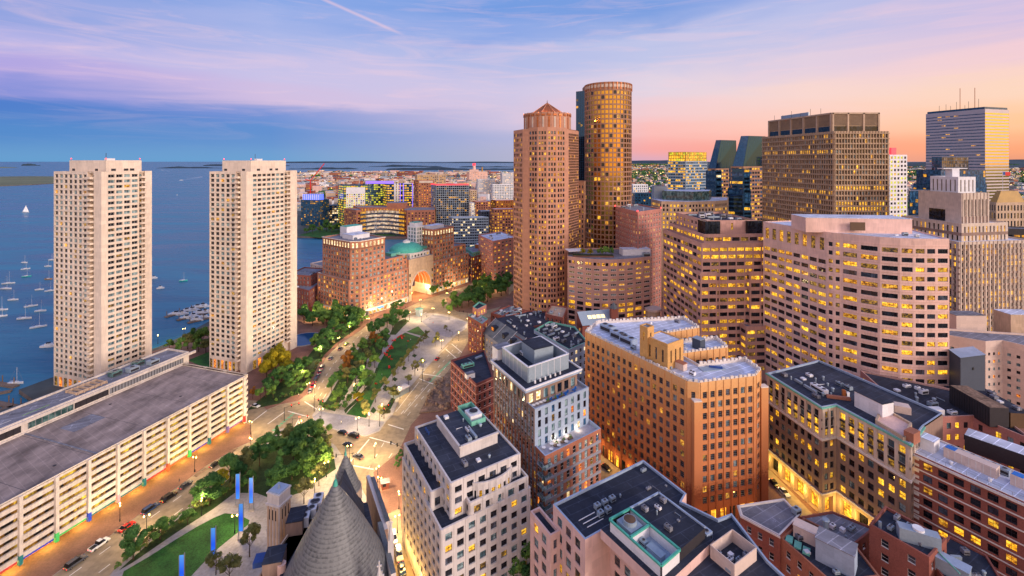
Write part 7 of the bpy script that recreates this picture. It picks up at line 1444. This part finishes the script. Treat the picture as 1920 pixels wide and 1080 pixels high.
for i, ts in ((0, (.1, .3, .5, .7, .9)), (2, (.12, .35, .6, .85))):
    a_, b_ = (P(1438, 699, 37), P(1541, 763, 37)) if i == 0 else (P(1568, 758, 37), P(1707, 832, 37)); u_ = (b_ - a_).normalized(); nn = Vector((u_.y, -u_.x))
    for t in ts: glow('arcade_light', lerp(a_, b_, t) + nn * 1.6, 4.2, 700, (1, .66, .14), .4, bt)
bb_ = root_of('art deco block')
A_, B_ = P(1097, 618, 48), P(1289, 710, 48); u_ = (B_ - A_).normalized(); nn = Vector((u_.y, -u_.x))
for t in (.08, .22, .36, .5, .64, .78, .92): glow('shop_light', lerp(A_, B_, t) + nn * 2.2, 4.5, 700, (1, .6, .16), .4, bb_)
for p in ((1325, 722), (1370, 715), (1410, 708)): glow('shop_light', P(*p, 48) + V(.3, -3), 4.5, 900, (1, .6, .16), .4, bb_)
po = root_of('nearest the cone')
for k in range(5): glow('entrance_light', low_left[0] + (low_left[1] - low_left[0]) * (.2 + .17 * k) + low_left[2] * 2.2, 4.0, 900, (1, .58, .14), .4, po)
# traffic signals
def signal_proto():
    o = empty('traffic_signal', (0, 0, 0), 'x', 'traffic light'); b = MB(); b.cyl((0, 0), .16, .1, 0, 6.4, 'pole_dark', 8); b.rod((0, 0, 6.0), (6.5, 0, 6.5), .08, 'pole_dark', 6); b.build('mast', o)
    for x in (3.0, 6.2):
        h = MB(); h.obox((x, 0), (1, 0), .2, .18, 5.6, 6.9, 'rubber'); ho_ = h.build('signal_head', o); l = MB(); l.obox((x, -.2), (1, 0), .15, .03, 6.45, 6.75, 'sig_red'); l.build('lens', ho_)
    return o
SG = signal_proto(); f2 = [True]
for k, (p, rz, w_) in enumerate((((756, 868), 2.7, 'on the right corner of the main crossing'), ((712, 800), 1.2, 'at the near tip of the park'), ((533, 790), .6, 'on the garage side of the main crossing'), ((589, 772), -.5, 'beside the plaza kerb'), ((849, 640), 2.4, 'beside the far plaza'), ((792, 716), 2.8, 'at the ramp stop line'), ((662, 880), 3.4, 'before the pointed turret'), ((876, 600), 3.0, 'by the corner house'), ((548, 812), .3, 'on the south side of the crossing'))):
    o = SG if f2[0] else copy_tree(SG); f2[0] = False; g = G(*p); o.location = (g.x, g.y, .14); o.rotation_euler = (0, 0, rz); tag(o, 'dark mast arm traffic light showing red ' + w_, 'traffic light', 'traffic lights')
# ------------------------------------------------------------------ blue light blades in the south park
def blade():
    o = empty('light_blade', (0, 0, 0), 'x', 'light panel'); b = MB(); b.obox((0, 0), (1, 0), .9, .5, 0, .5, 'concrete'); b.obox((-.66, 0), (1, 0), .06, .2, .5, 11.2, 'fr_grey'); b.obox((.66, 0), (1, 0), .06, .2, .5, 11.8, 'fr_grey'); b.build('frame', o)
    g = MB(); g.obox((0, 0), (1, 0), .60, .05, 2.6, 11.2, 'blade_blue'); g.build('glass_panel', o)
    return o
def blade_mat():
    m, nt, bs = newmat('blade_blue'); L = nt.links; g = nd(nt, 'ShaderNodeNewGeometry'); sp = nd(nt, 'ShaderNodeSeparateXYZ'); L.new(g.outputs['Position'], sp.inputs[0]); r = nd(nt, 'ShaderNodeValToRGB'); mr = nd(nt, 'ShaderNodeMapRange'); L.new(sp.outputs[2], mr.inputs[0]); mr.inputs[1].default_value = 3.4; mr.inputs[2].default_value = 11.4
    e_ = r.color_ramp.elements; e_[0].color = (*lin((50, 140, 250)), 1); e_[1].color = (*lin((90, 160, 225)), 1); k = e_.new(.4); k.color = (*lin((10, 80, 240)), 1); L.new(mr.outputs[0], r.inputs[0]); L.new(r.outputs[0], bs.inputs['Emission Color']); bs.inputs['Emission Strength'].default_value = .75; bs.inputs['Base Color'].default_value = (.01, .06, .3, 1)
blade_mat()
BP = blade()
for k, (p, w_) in enumerate((((446, 950), 'the farthest left one, beyond the lawn corner'), ((471, 958), 'rightmost, nearest the stone tower'), ((452, 1012), 'at the right corner of the lawn'), ((400, 1062), 'halfway down the walk beside the lawn'), ((341, 1118), 'nearest of all, cut by the bottom of the view'))):
    o = BP if k == 0 else copy_tree(BP); g = G(*p); o.location = (g.x, g.y, .14); o.rotation_euler = (0, 0, R(8)); tag(o, 'tall blue glowing light panel, ' + w_, 'light panel', 'blue light panels')
    pass
# ------------------------------------------------------------------ vehicles
def car_proto(kind='car'):
    o = empty('parked_car', (0, 0, 0), 'x', 'car'); b = MB()
    L, Wd = (4.5, 1.8) if kind == 'car' else (5.2, 1.95); hb_ = .82 if kind == 'car' else 1.0; ht = 1.42 if kind == 'car' else 1.85
    prof = [(-L / 2, .35), (-L / 2, .7), (-L / 2 + .15, hb_), (L / 2 - .9, hb_), (L / 2 - .12, hb_ - .16), (L / 2, .6), (L / 2, .35)]
    cab = {'car': [(-L / 2 + .5, hb_), (-L / 2 + 1.05, ht), (.35, ht), (1.05, hb_)], 'suv': [(-L / 2 + .1, hb_), (-L / 2 + .35, ht), (.55, ht), (1.25, hb_)], 'pickup': [(-.7, hb_), (-.55, ht), (.75, ht), (1.35, hb_)]}[kind]
    def extr(mb, pr, w, mat, taper=0):
        n = len(pr)
        for s in (-1, 1): f = [(x, s * (w - (taper if z > hb_ + .05 else 0)), z) for x, z in pr]; mb.face(f if s < 0 else f[::-1], mat)
        for i in range(n):
            j = (i + 1) % n; t0 = taper if pr[i][1] > hb_ + .05 else 0; t1 = taper if pr[j][1] > hb_ + .05 else 0
            mb.face(((pr[i][0], -(w - t0), pr[i][1]), (pr[j][0], -(w - t1), pr[j][1]), (pr[j][0], w - t1, pr[j][1]), (pr[i][0], w - t0, pr[i][1]))[::-1], mat)
    extr(b, prof, Wd / 2, 'car_white'); rf_ = [(cab[1][0] + .1, ht + .004), (cab[2][0] - .1, ht + .004)]; b.face([(rf_[0][0], -Wd / 2 + .25, ht + .01), (rf_[1][0], -Wd / 2 + .25, ht + .01), (rf_[1][0], Wd / 2 - .25, ht + .01), (rf_[0][0], Wd / 2 - .25, ht + .01)], 'car_white')
    body = b.build('body', o); g = MB(); extr(g, cab, Wd / 2 - .06, 'glass_dark', .16); g.build('cabin_glass', o)
    if kind == 'pickup': t = MB(); t.obox((-1.65, 0), (1, 0), .85, .75, hb_ + .004, hb_ + .02, 'pole_dark'); t.build('load_bed', o)
    for x in (-L * .31, L * .31):
        for s in (-1, 1):
            w = MB(); w.rod((x, s * (Wd / 2 - .22), .34), (x, s * (Wd / 2 + .02), .34), .34, 'rubber', 12); wo_ = w.build('wheel', o); q = MB(); q.rod((x, s * (Wd / 2 + .02), .34), (x, s * (Wd / 2 + .035), .34), .2, 'chrome', 10); q.build('rim', wo_)
    for s in (-.62, .62):
        h = MB(); h.obox((L / 2 + .01, s), (0, 1), .22, .02, .56, .7, 'hull_white'); h.build('headlight', o); t = MB(); t.obox((-L / 2 - .01, s), (0, 1), .2, .02, .62, .76, 'neon_red'); t.build('tail_light', o)
    return o
CP = {}; CBODY = {}
def car(p, q, colour, label, kind='car', name='parked_car', cat='car', z=.02, lat=0.0, group=None):
    """p, q: photo ground pixels giving position and heading"""
    a = G(*p); h = (G(*q) - a).normalized(); a = a + Vector((h.y, -h.x)) * lat
    if kind not in CP: o = CP[kind] = car_proto(kind)
    else: o = copy_tree(CP[kind])
    o.name = name; o.location = (a.x, a.y, z); o.rotation_euler = (0, 0, math.atan2(h.y, h.x)); tag(o, label, cat, group or 'cars on the streets')
    body = next(c for c in o.children if c.name.startswith('body')); key = (kind, colour)
    if key not in CBODY: me = body.data.copy(); me.materials[0] = MATS[colour]; CBODY[key] = me
    body.data = CBODY[key]
    return o
gdn = lambda t, off: None
for (p, colr, kind, lab) in (((142, 1058), 'car_grey', 'suv', 'grey car parked nearest the lower left beside the garage'), ((186, 1024), 'car_white', 'pickup', 'white pickup truck parked beside the garage'), ((238, 990), 'car_red', 'car', 'bright red car parked beside the garage'), ((282, 957), 'car_blue', 'suv', 'dark blue car parked beside the garage ahead of the red one'), ((317, 935), 'car_black', 'suv', 'black car parked beside the garage in the middle'), ((348, 912), 'car_grey', 'car', 'dark grey car parked beside the garage behind the tree'), ((404, 873), 'car_black', 'car', 'black car parked beside the garage farthest along')):
    car(p, (p[0] + 40, p[1] - 28), colr, lab, kind)
for (p, q, colr, kind, lab) in (((598, 806), (560, 794), 'car_black', 'car', 'black car leading the queue at the plaza kerb'), ((642, 813), (600, 800), 'car_black', 'car', 'black car second in the queue at the plaza kerb'), ((663, 819), (620, 806), 'car_black', 'suv', 'black car third in the queue at the plaza kerb, lights on'), ((652, 836), (610, 822), 'car_black', 'car', 'black car alone in the nearer lane of the crossing'), ((672, 858), (640, 845), 'car_grey', 'car', 'dark car at the bottom of the crossing near the turret'),
     ((479, 763), (500, 768), 'car_white', 'car', 'white car in the driveway by the garage corner'), ((582, 734), (596, 708), 'car_silver', 'car', 'pale silver car at the near end of the kerb line by the cream tower'), ((587, 724), (598, 704), 'car_red', 'car', 'red car in the kerb line by the cream tower'), ((592, 714), (602, 694), 'car_black', 'suv', 'black car third in the kerb line by the cream tower'), ((596, 706), (606, 686), 'car_grey', 'car', 'grey car fourth in the kerb line by the cream tower'), ((600, 698), (610, 678), 'car_black', 'car', 'black car fifth in the kerb line by the cream tower'), ((604, 690), (614, 672), 'car_grey', 'suv', 'grey car at the far end of the kerb line by the cream tower'),
     ((620, 673), (632, 660), 'car_silver', 'car', 'silver car parked alone on the bend of the curved road'), ((638, 655), (650, 645), 'car_grey', 'car', 'grey car in the row beyond the bend'), ((649, 646), (660, 638), 'taxi_green', 'car', 'pale green car in the row beyond the bend'), ((820, 674), (850, 645), 'car_red', 'car', 'red car driving up the ramp road past the lawn'), ((712, 608), (730, 600), 'car_black', 'car', 'black car waiting by the far park wedge'), ((722, 603), (742, 594), 'car_grey', 'car', 'grey car waiting by the far park wedge'), ((703, 614), (720, 606), 'car_silver', 'suv', 'silver car waiting by the far park wedge'),
     ((738, 1012), (742, 1040), 'car_white', 'suv', 'white car parked first along the orange lit pavement'), ((748, 1042), (752, 1065), 'car_white', 'suv', 'white van with dark roof parked second along the orange lit pavement'), ((754, 1070), (758, 1090), 'car_blue', 'car', 'dark blue car parked third along the orange lit pavement')): car(p, q, colr, lab, kind)
b6 = [((1137, 880), (1170, 905), 'car_black', 'black car in the narrow street beside the orange block'), ((1452, 910), (1475, 935), 'car_black', 'black car in the street by the lit arcade'), ((1470, 926), (1490, 945), 'car_white', 'white car in the street by the lit arcade')]
for p, q, colr, lab in b6: car(p, q, colr, lab, z=.15)
# guard hut, red lawn chairs, awnings
B_ = MB(); h0 = G(722, 915); o = empty('guard_hut', (h0.x, h0.y, .14), 'small dark roofed guard hut on the corner by the stone office', 'hut'); B_.obox((0, 0), (1, .4), 1.3, 1.0, 0, 2.3, 'red_brick'); B_.build('wall', o); B_ = MB(); B_.obox((0, 0), (1, .4), 1.6, 1.3, 2.3, 2.5, 'roof_grey'); B_.build('roof', o); B_ = MB(); B_.obox((0, -1.02), (1, .4), .6, .25, 1.1, 2.0, 'glass_dark'); B_.build('window', o)
def chair():
    o = empty('lawn_chair', (0, 0, 0), 'x', 'chair'); b = MB(); b.obox((0, 0), (1, 0), .36, .38, .3, .4, 'chair_red'); b.build('seat', o); b = MB(); b.face([(-.36, .3, .35), (.36, .3, .35), (.36, .75, 1.15), (-.36, .75, 1.15)], 'chair_red'); b.face([(-.36, .36, .35), (-.36, .81, 1.15), (.36, .81, 1.15), (.36, .36, .35)], 'chair_red'); b.build('backrest', o)
    for x in (-.42, .42): b = MB(); b.obox((x, 0), (1, 0), .08, .45, .5, .58, 'chair_red'); b.obox((x, -.4), (1, 0), .05, .05, 0, .5, 'chair_red'); b.obox((x, .35), (1, 0), .05, .05, 0, .5, 'chair_red'); b.build('armrest', o)
    return o
CH = chair()
for k, p in enumerate(((671, 752), (705, 721), (730, 691), (722, 665), (730, 671), (734, 675), (731, 656), (735, 655), (728, 650), (733, 652), (740, 640), (746, 634), (752, 630), (751, 632), (754, 636), (757, 632), (765, 641), (736, 640), (727, 660), (725, 668))):
    o = CH if k == 0 else copy_tree(CH); g = G(*p); o.location = (g.x, g.y, .15); o.rotation_euler = (0, 0, rg.uniform(0, 6.28)); o.scale = (1.1, 1.1, 1.1); tag(o, ('red lawn chair on the long lawn, nearest the crossing' if k == 0 else 'red lawn chair on the long lawn, second nearest the crossing' if k == 1 else 'red lawn chair scattered along the left half of the long lawn'), 'chair', 'red lawn chairs')
for k, (p, hh, m) in enumerate((((786, 592), 5.6, 'mint_trim'), ((750, 740), 3.2, 'paver_pale'))):
    g = G(*p); o = empty('kiosk', (g.x, g.y, .14), ('pale kiosk with sloping roof beside the ramp road' if k else 'green topped kiosk at the far plaza'), 'kiosk'); b = MB(); b.obox((0, 0), (.6, .8), 4.5 if k else 2, 1.8, 0, hh - .5, 'steel_panel'); b.build('wall', o); b = MB(); b.obox((0, 0), (.6, .8), 5 if k else 2.4, 2.2, hh - .5, hh, m); b.build('roof', o)
# terrace furniture on the slim tower
F0, a, b = FOLIO
def lounge(c, z, mat, label, ang, group):
    o = empty('sun_lounger' if mat == 'blue_cover' else 'terrace_table', (c.x, c.y, z), label, 'lounger' if mat == 'blue_cover' else 'table', group, ang); m = MB()
    if mat == 'blue_cover': m.obox((0, 0), (1, 0), 1.0, .36, .28, .42, 'lounge_blue'); m.build('seat', o); m = MB(); m.face([(.5, -.36, .42), (1.0, -.36, .95), (1.0, .36, .95), (.5, .36, .42)], 'lounge_blue'); m.face([(.5, -.36, .40), (.5, .36, .40), (1.04, .36, .93), (1.04, -.36, .93)], 'lounge_blue'); m.build('backrest', o)
    else: m.cyl((0, 0), .65, .65, .7, .76, 'white_panel', 12); m.build('table_top', o); m = MB(); m.cyl((0, 0), .07, .07, 0, .7, 'fr_grey', 6); m.build('leg', o)
    return o
for k in range(7): lounge(F0 + a * (1.6 + (k % 2) * 1.5) + b * (9 + 1.9 * k), 41.4, 'blue_cover', 'blue sun lounger on the upper terrace, %s from the left' % ORD[k], rg.uniform(0, 1), 'blue sun loungers')
for k in range(6): lounge(F0 + a * (6.2 + (k % 2) * 2) + b * (3.5 + 1.6 * k), 29.9, 'w', 'round white table on the lower terrace, %s from the left' % ORD[k], 0, 'white terrace tables')
for k in range(4): lounge(F0 + a * 1.8 + b * (2.4 + 1.5 * k), 41.4, 'w', 'round white table on the upper terrace, %s from the left' % ORD[k], 0, 'white terrace tables')
def pot(c, z, lab):
    o = empty('planter', (c.x, c.y, z), lab, 'planter', 'terrace planters'); m = MB(); m.obox((0, 0), (1, .6), .9, .35, 0, .6, 'timber'); m.build('box', o); cm = crown_mesh(int(c.x * 10) % 97, .6, 1.2, .5, 150, .14, 'leaf_mid', 'small'); cm.build('plant', o)
for k in range(6): pot(F0 + a * (7.2 if k < 3 else 2.6) + b * (8 + 3.0 * (k % 3)), 29.9 if k < 3 else 41.4, 'timber planter on the %s terrace, %s from the left' % ('lower' if k < 3 else 'upper', ORD[k % 3]))
for t_, z_ in ((9, 30.8), (14, 30.8), (19, 30.8)): glow('terrace_light', F0 + a * 5.4 + b * t_, z_, 120, (1, .8, .5), .2, root_of('two furnished roof terraces'))
# ------------------------------------------------------------------ boats
def sailboat(p, L, hull, label, cover='cover_blue', ang=None, sail=False, z=-2.2):
    L *= .82; g = G(*p, -2.2); o = empty('sailboat', (g.x, g.y, z), label, 'sailboat', 'moored sailboats', rg.uniform(-.5, .5) + .5 if ang is None else ang); b = MB(); st_ = 8; rows = []
    for k in range(st_ + 1):
        t = k / st_; w = L * .15 * (math.sin(math.pi * (.18 + .82 * t) ** .9) if t < 1 else 0) ; x = -L / 2 + L * (1 - (1 - t)) ; zt_ = .95 + .35 * abs(t - .4) * 1.6
        x = -L / 2 + L * t; w = L * .155 * max(0.0, math.sin(math.pi * (.22 + .78 * t))) if t < 1 else .02; rows.append([(x, -w, zt_), (x, -w * .7, .1), (x, 0, -.2), (x, w * .7, .1), (x, w, zt_)])
    for k in range(st_):
        for i in range(4): b.face((rows[k][i], rows[k][i + 1], rows[k + 1][i + 1], rows[k + 1][i]), hull)
        b.face((rows[k][0], rows[k + 1][0], rows[k + 1][4], rows[k][4]), 'hull_white' if hull != 'hull_tan' else 'timber')
    b.face(rows[0], hull); b.build('hull', o)
    c = MB(); c.obox((-.2, 0), (1, 0), L * .17, L * .07, .9, 1.45, 'hull_white'); c.build('cabin', o)
    m = MB(); m.cyl((L * .06, 0), .09, .06, 1.0, L * 1.25, 'hull_white', 6); m.rod((L * .06, 0, 2.0), (-L * .36, 0, 2.1), .07, 'hull_white'); m.rod((L * .06, 0, L * 1.24), (L * .48, 0, 1.2), .03, 'fr_grey', 4); m.rod((L * .06, 0, L * 1.24), (-L * .48, 0, 1.2), .03, 'fr_grey', 4); m.build('mast', o)
    if sail:
        s = MB(); s.face([(L * .05, .04, 1.6), (-L * .42, .25, 1.8), (L * .05, .04, L * 1.2)], 'sail_white'); s.face([(L * .05, .0, 1.6), (L * .05, 0, L * 1.2), (-L * .42, .2, 1.8)], 'sail_white'); s.face([(L * .08, 0, 1.6), (L * .46, .1, 1.4), (L * .07, 0, L * 1.1)], 'sail_white'); s.build('sail', o)
    else: s = MB(); s.rod((L * .04, 0, 2.25), (-L * .34, 0, 2.35), .2, cover); s.build('sail_cover', o)
    return o
for (p, L, hull, lab) in (((72, 614), 11, 'hull_white', 'white sailboat with blue boom cover, largest of the cluster, right'), ((46, 598), 11, 'hull_white', 'white sailboat lying left of the largest one'), ((58, 575), 10, 'hull_white', 'white sailboat in the middle of the cluster'), ((76, 584), 9, 'hull_white', 'white sailboat close to the cream tower, tall mast'), ((25, 563), 9, 'hull_white', 'white sailboat above the left middle of the cluster'), ((74, 544), 8, 'hull_white', 'small white sailboat just left of the cream tower'), ((94, 546), 9, 'hull_white', 'white sailboat touching the edge of the cream tower'), ((16, 532), 12, 'hull_white', 'white two masted looking boat in the far left of the cluster'), ((12, 542), 12, 'hull_white', 'white boat without sail below the two masted one'), ((2, 582), 11, 'hull_white', 'dark covered sailboat cut by the left edge'), ((3, 594), 8, 'hull_white', 'white boat at the left edge under the dark covered one'), ((48, 505), 9, 'hull_white', 'white sailboat at the top of the cluster'), ((46, 493), 9, 'hull_white', 'farthest white sailboat of the cluster'), ((50, 519), 9, 'hull_teal', 'teal hulled boat among the white ones'), ((91, 524), 9, 'hull_tan', 'tan hulled sailboat beside the cream tower'), ((90, 500), 8, 'hull_white', 'small white boat beside the tower, upper'), ((97, 488), 8, 'hull_white', 'small white boat beside the tower, topmost'), ((30, 720), 9, 'hull_white', 'white sailboat near the docks at lower left'), ((344, 527), 9, 'hull_teal', 'teal boat alone between the two cream towers')):
    sailboat(p, L, hull, lab)
o = sailboat((48, 398), 17, 'hull_white', 'white sailing yacht under full sail on the open water at left', ang=.2, sail=True); del o['group']
def motorboat(p, L, label, ang=0.0):
    g = G(*p, -2.2); o = empty('motorboat', (g.x, g.y, -2.2), label, 'motorboat', 'motorboats', ang); b = MB(); pr = [(-L / 2, -L * .14), (L * .2, -L * .15), (L * .5, 0), (L * .2, L * .15), (-L / 2, L * .14)]; b.prism([V(*q) for q in pr], -.2, 1.2, 'hull_white'); b.build('hull', o); c = MB(); c.prism([V(-L * .25, -L * .1), V(L * .15, -L * .1), V(L * .24, 0), V(L * .15, L * .1), V(-L * .25, L * .1)], 1.2, 2.3, 'hull_white'); c.obox((-L * .05, 0), (1, 0), L * .1, L * .07, 2.3, 3.1, 'glass_dark'); c.build('cabin', o); return o
for k, (p, L, lab, an) in enumerate((((340, 338), 22, 'small motorboat trailing a long wake on the open water', .4), ((304, 319), 24, 'far motorboat near the island', .5), ((332, 366), 9, 'white boat in mid harbour between the towers', 2.2), ((289, 522), 6, 'small dark boat right beside the left cream tower', .3), ((301, 541), 6, 'little boat between the towers, lower', .6), ((92, 650), 9, 'motorboat moored at the left edge of the cream tower', .2))): motorboat(p, L, lab, an)
wk = MB()
for (p, q, w_) in (((342, 337), (379, 331), 5), ((343, 338), (379, 332.5), 3), ((305, 318.5), (318, 321), 5)):
    a_, c_ = G(*p, -2.2), G(*q, -2.2); u_ = (c_ - a_).normalized(); n2 = Vector((-u_.y, u_.x)); wk.hpoly([a_ - n2 * .5, c_ - n2 * w_, c_ + n2 * w_, a_ + n2 * .5], -2.17, 'hull_white')
o = struct('wake', wk)
def dock(pts, w_, label):
    m = MB(); a_, c_ = G(*pts[0], -1.6), G(*pts[1], -1.6); m.obox((a_ + c_) / 2, c_ - a_, (c_ - a_).length / 2, w_, -2.4, -1.5, 'timber'); L = (c_ - a_).length; o = empty('dock', (a_.x, a_.y, -2.3), label, 'dock'); m.build('deck', o, (a_.x, a_.y, -2.3)); u_ = (c_ - a_).normalized(); k = 2
    while k < L: q = MB(); c = a_ + u_ * k + Vector((-u_.y, u_.x)) * (w_ + .3); q.cyl(c, .25, .25, -4, 1.8, 'timber', 6); q.build('pile', o, (a_.x, a_.y, -2.3)); k += 9
dock(((310, 594), (392, 572)), 1.8, 'long outer dock of the small marina left of the right cream tower'); dock(((332, 600), (396, 584)), 1.6, 'middle dock of the small marina left of the right cream tower'); dock(((352, 605), (398, 594)), 1.6, 'inner dock of the small marina, nearest the shore')
for k, (px, py) in enumerate(((332, 590), (342, 589), (352, 584), (362, 582), (372, 577), (382, 575), (352, 597), (364, 594), (376, 588), (386, 586), (370, 601), (384, 596))): motorboat((px, py), rg.uniform(8, 13), 'white cabin cruiser in the small marina, %s counting from the outer end' % ORD[k], rg.uniform(-.2, .4))
dock(((-30, 714), (30, 724)), 1.6, 'timber dock at lower left by the single sailboat'); dock(((-30, 742), (22, 732)), 1.4, 'second timber dock at the left edge'); dock(((-20, 752), (46, 766)), 1.6, 'pale gangway dock at the left edge behind the garage'); dock(((-40, 778), (24, 762)), 1.4, 'lowest dock at the left edge')
# ------------------------------------------------------------------ people on foot
def person_mesh():
    me = bpy.data.meshes.new('person_skeleton'); J = [((0, 0, .95), .13), ((0, 0, 1.18), .12), ((0, 0, 1.40), .14), ((0, 0, 1.50), .055), ((0, .02, 1.60), .085), ((0, .02, 1.70), .09),
        ((.17, 0, 1.40), .06), ((.24, .02, 1.13), .045), ((.24, .10, .88), .035), ((.25, .12, .80), .03), ((-.17, 0, 1.40), .06), ((-.24, -.02, 1.13), .045), ((-.24, .04, .88), .035), ((-.25, .06, .80), .03),
        ((.10, 0, .90), .09), ((.11, .12, .50), .065), ((.11, .06, .08), .045), ((.11, .18, .04), .04), ((-.10, 0, .90), .09), ((-.11, -.04, .50), .065), ((-.11, -.22, .10), .045), ((-.11, -.12, .04), .04)]
    E_ = [(0, 1), (1, 2), (2, 3), (3, 4), (4, 5), (2, 6), (6, 7), (7, 8), (8, 9), (2, 10), (10, 11), (11, 12), (12, 13), (0, 14), (14, 15), (15, 16), (16, 17), (0, 18), (18, 19), (19, 20), (20, 21)]
    me.from_pydata([j[0] for j in J], E_, []); o = bpy.data.objects.new('person_skeleton', me); COL.objects.link(o); md = o.modifiers.new('skin', 'SKIN'); sd_ = o.modifiers.new('smooth', 'SUBSURF'); sd_.levels = sd_.render_levels = 1
    for k, j in enumerate(J): me.skin_vertices[0].data[k].radius = (j[1], j[1]); me.skin_vertices[0].data[k].use_root = k == 0
    bpy.context.view_layer.update(); out = bpy.data.meshes.new_from_object(o.evaluated_get(bpy.context.evaluated_depsgraph_get())); bpy.data.objects.remove(o); return out
surf('skin_tone', (196, 150, 124), rough=.6, var=.05); surf('denim', (50, 62, 92), var=.1); surf('coat_dark', (40, 40, 46), var=.1); surf('shirt_pale', (210, 206, 200), var=.05); surf('hair_brown', (52, 38, 30), var=.1)
PM = {}
def person(p, top, legs, label, rz):
    key = (top, legs)
    if key not in PM:
        me = person_mesh()
        me.materials.clear()
        for m_ in (top, legs, 'skin_tone'): me.materials.append(MATS[m_])
        for f in me.polygons: z_ = f.center.z; x_ = abs(f.center.x); f.material_index = 2 if z_ > 1.47 or (x_ > .2 and z_ < .86) else (1 if z_ < .95 and x_ < .2 else 0); f.use_smooth = True
        PM[key] = me
    g = G(*p); o = bpy.data.objects.new('person', PM[key]); COL.objects.link(o); o.location = (g.x, g.y, .155); o.rotation_euler = (0, 0, rz); tag(o, label, 'person')
    h = MB(); h.cyl((0, -.015), .105, .09, 1.66, 1.77, 'hair_brown', 10); h.cyl((0, -.015), .09, .03, 1.77, 1.82, 'hair_brown', 10); hb2 = h.build('hair', o)
for k, (p, top, legs, lab) in enumerate((((800, 596), 'coat_dark', 'denim', 'person in a dark coat walking at the top of the far plaza'), ((806, 600), 'shirt_pale', 'denim', 'person in a pale shirt beside the dark coated one at the far plaza'), ((812, 608), 'chair_red', 'coat_dark', 'person in a red top crossing the far plaza'), ((846, 634), 'coat_dark', 'coat_dark', 'person in black waiting at the far plaza corner'), ((770, 640), 'shirt_pale', 'coat_dark', 'person in a pale top on the long lawn near its far end'), ((762, 652), 'car_blue', 'denim', 'person in blue on the long lawn among the red chairs'), ((716, 706), 'shirt_pale', 'denim', 'person in a pale top on the lawn edge path'), ((732, 760), 'coat_dark', 'denim', 'person in a dark top on the paved strip by the kiosk'), ((600, 786), 'coat_dark', 'denim', 'person in a dark top at the left end of the near plaza'), ((640, 796), 'shirt_pale', 'coat_dark', 'person in a pale top in the middle of the near plaza'), ((560, 744), 'shirt_pale', 'denim', 'person in a pale top on the brick pavement at the bend'), ((708, 930), 'coat_dark', 'coat_dark', 'person in black on the brick corner by the guard hut'), ((712, 900), 'chair_red', 'denim', 'person in a red top on the brick corner by the guard hut'), ((336, 905), 'coat_dark', 'denim', 'person in a dark top walking beside the garage wall'), ((790, 566), 'shirt_pale', 'denim', 'person in a pale top before the great arch'), ((776, 570), 'coat_dark', 'denim', 'person in a dark top before the great arch'), ((760, 578), 'car_blue', 'coat_dark', 'person in blue on the pavement left of the great arch'))):
    person(p, top, legs, lab, rg.uniform(0, 6.28))
finish_windows()
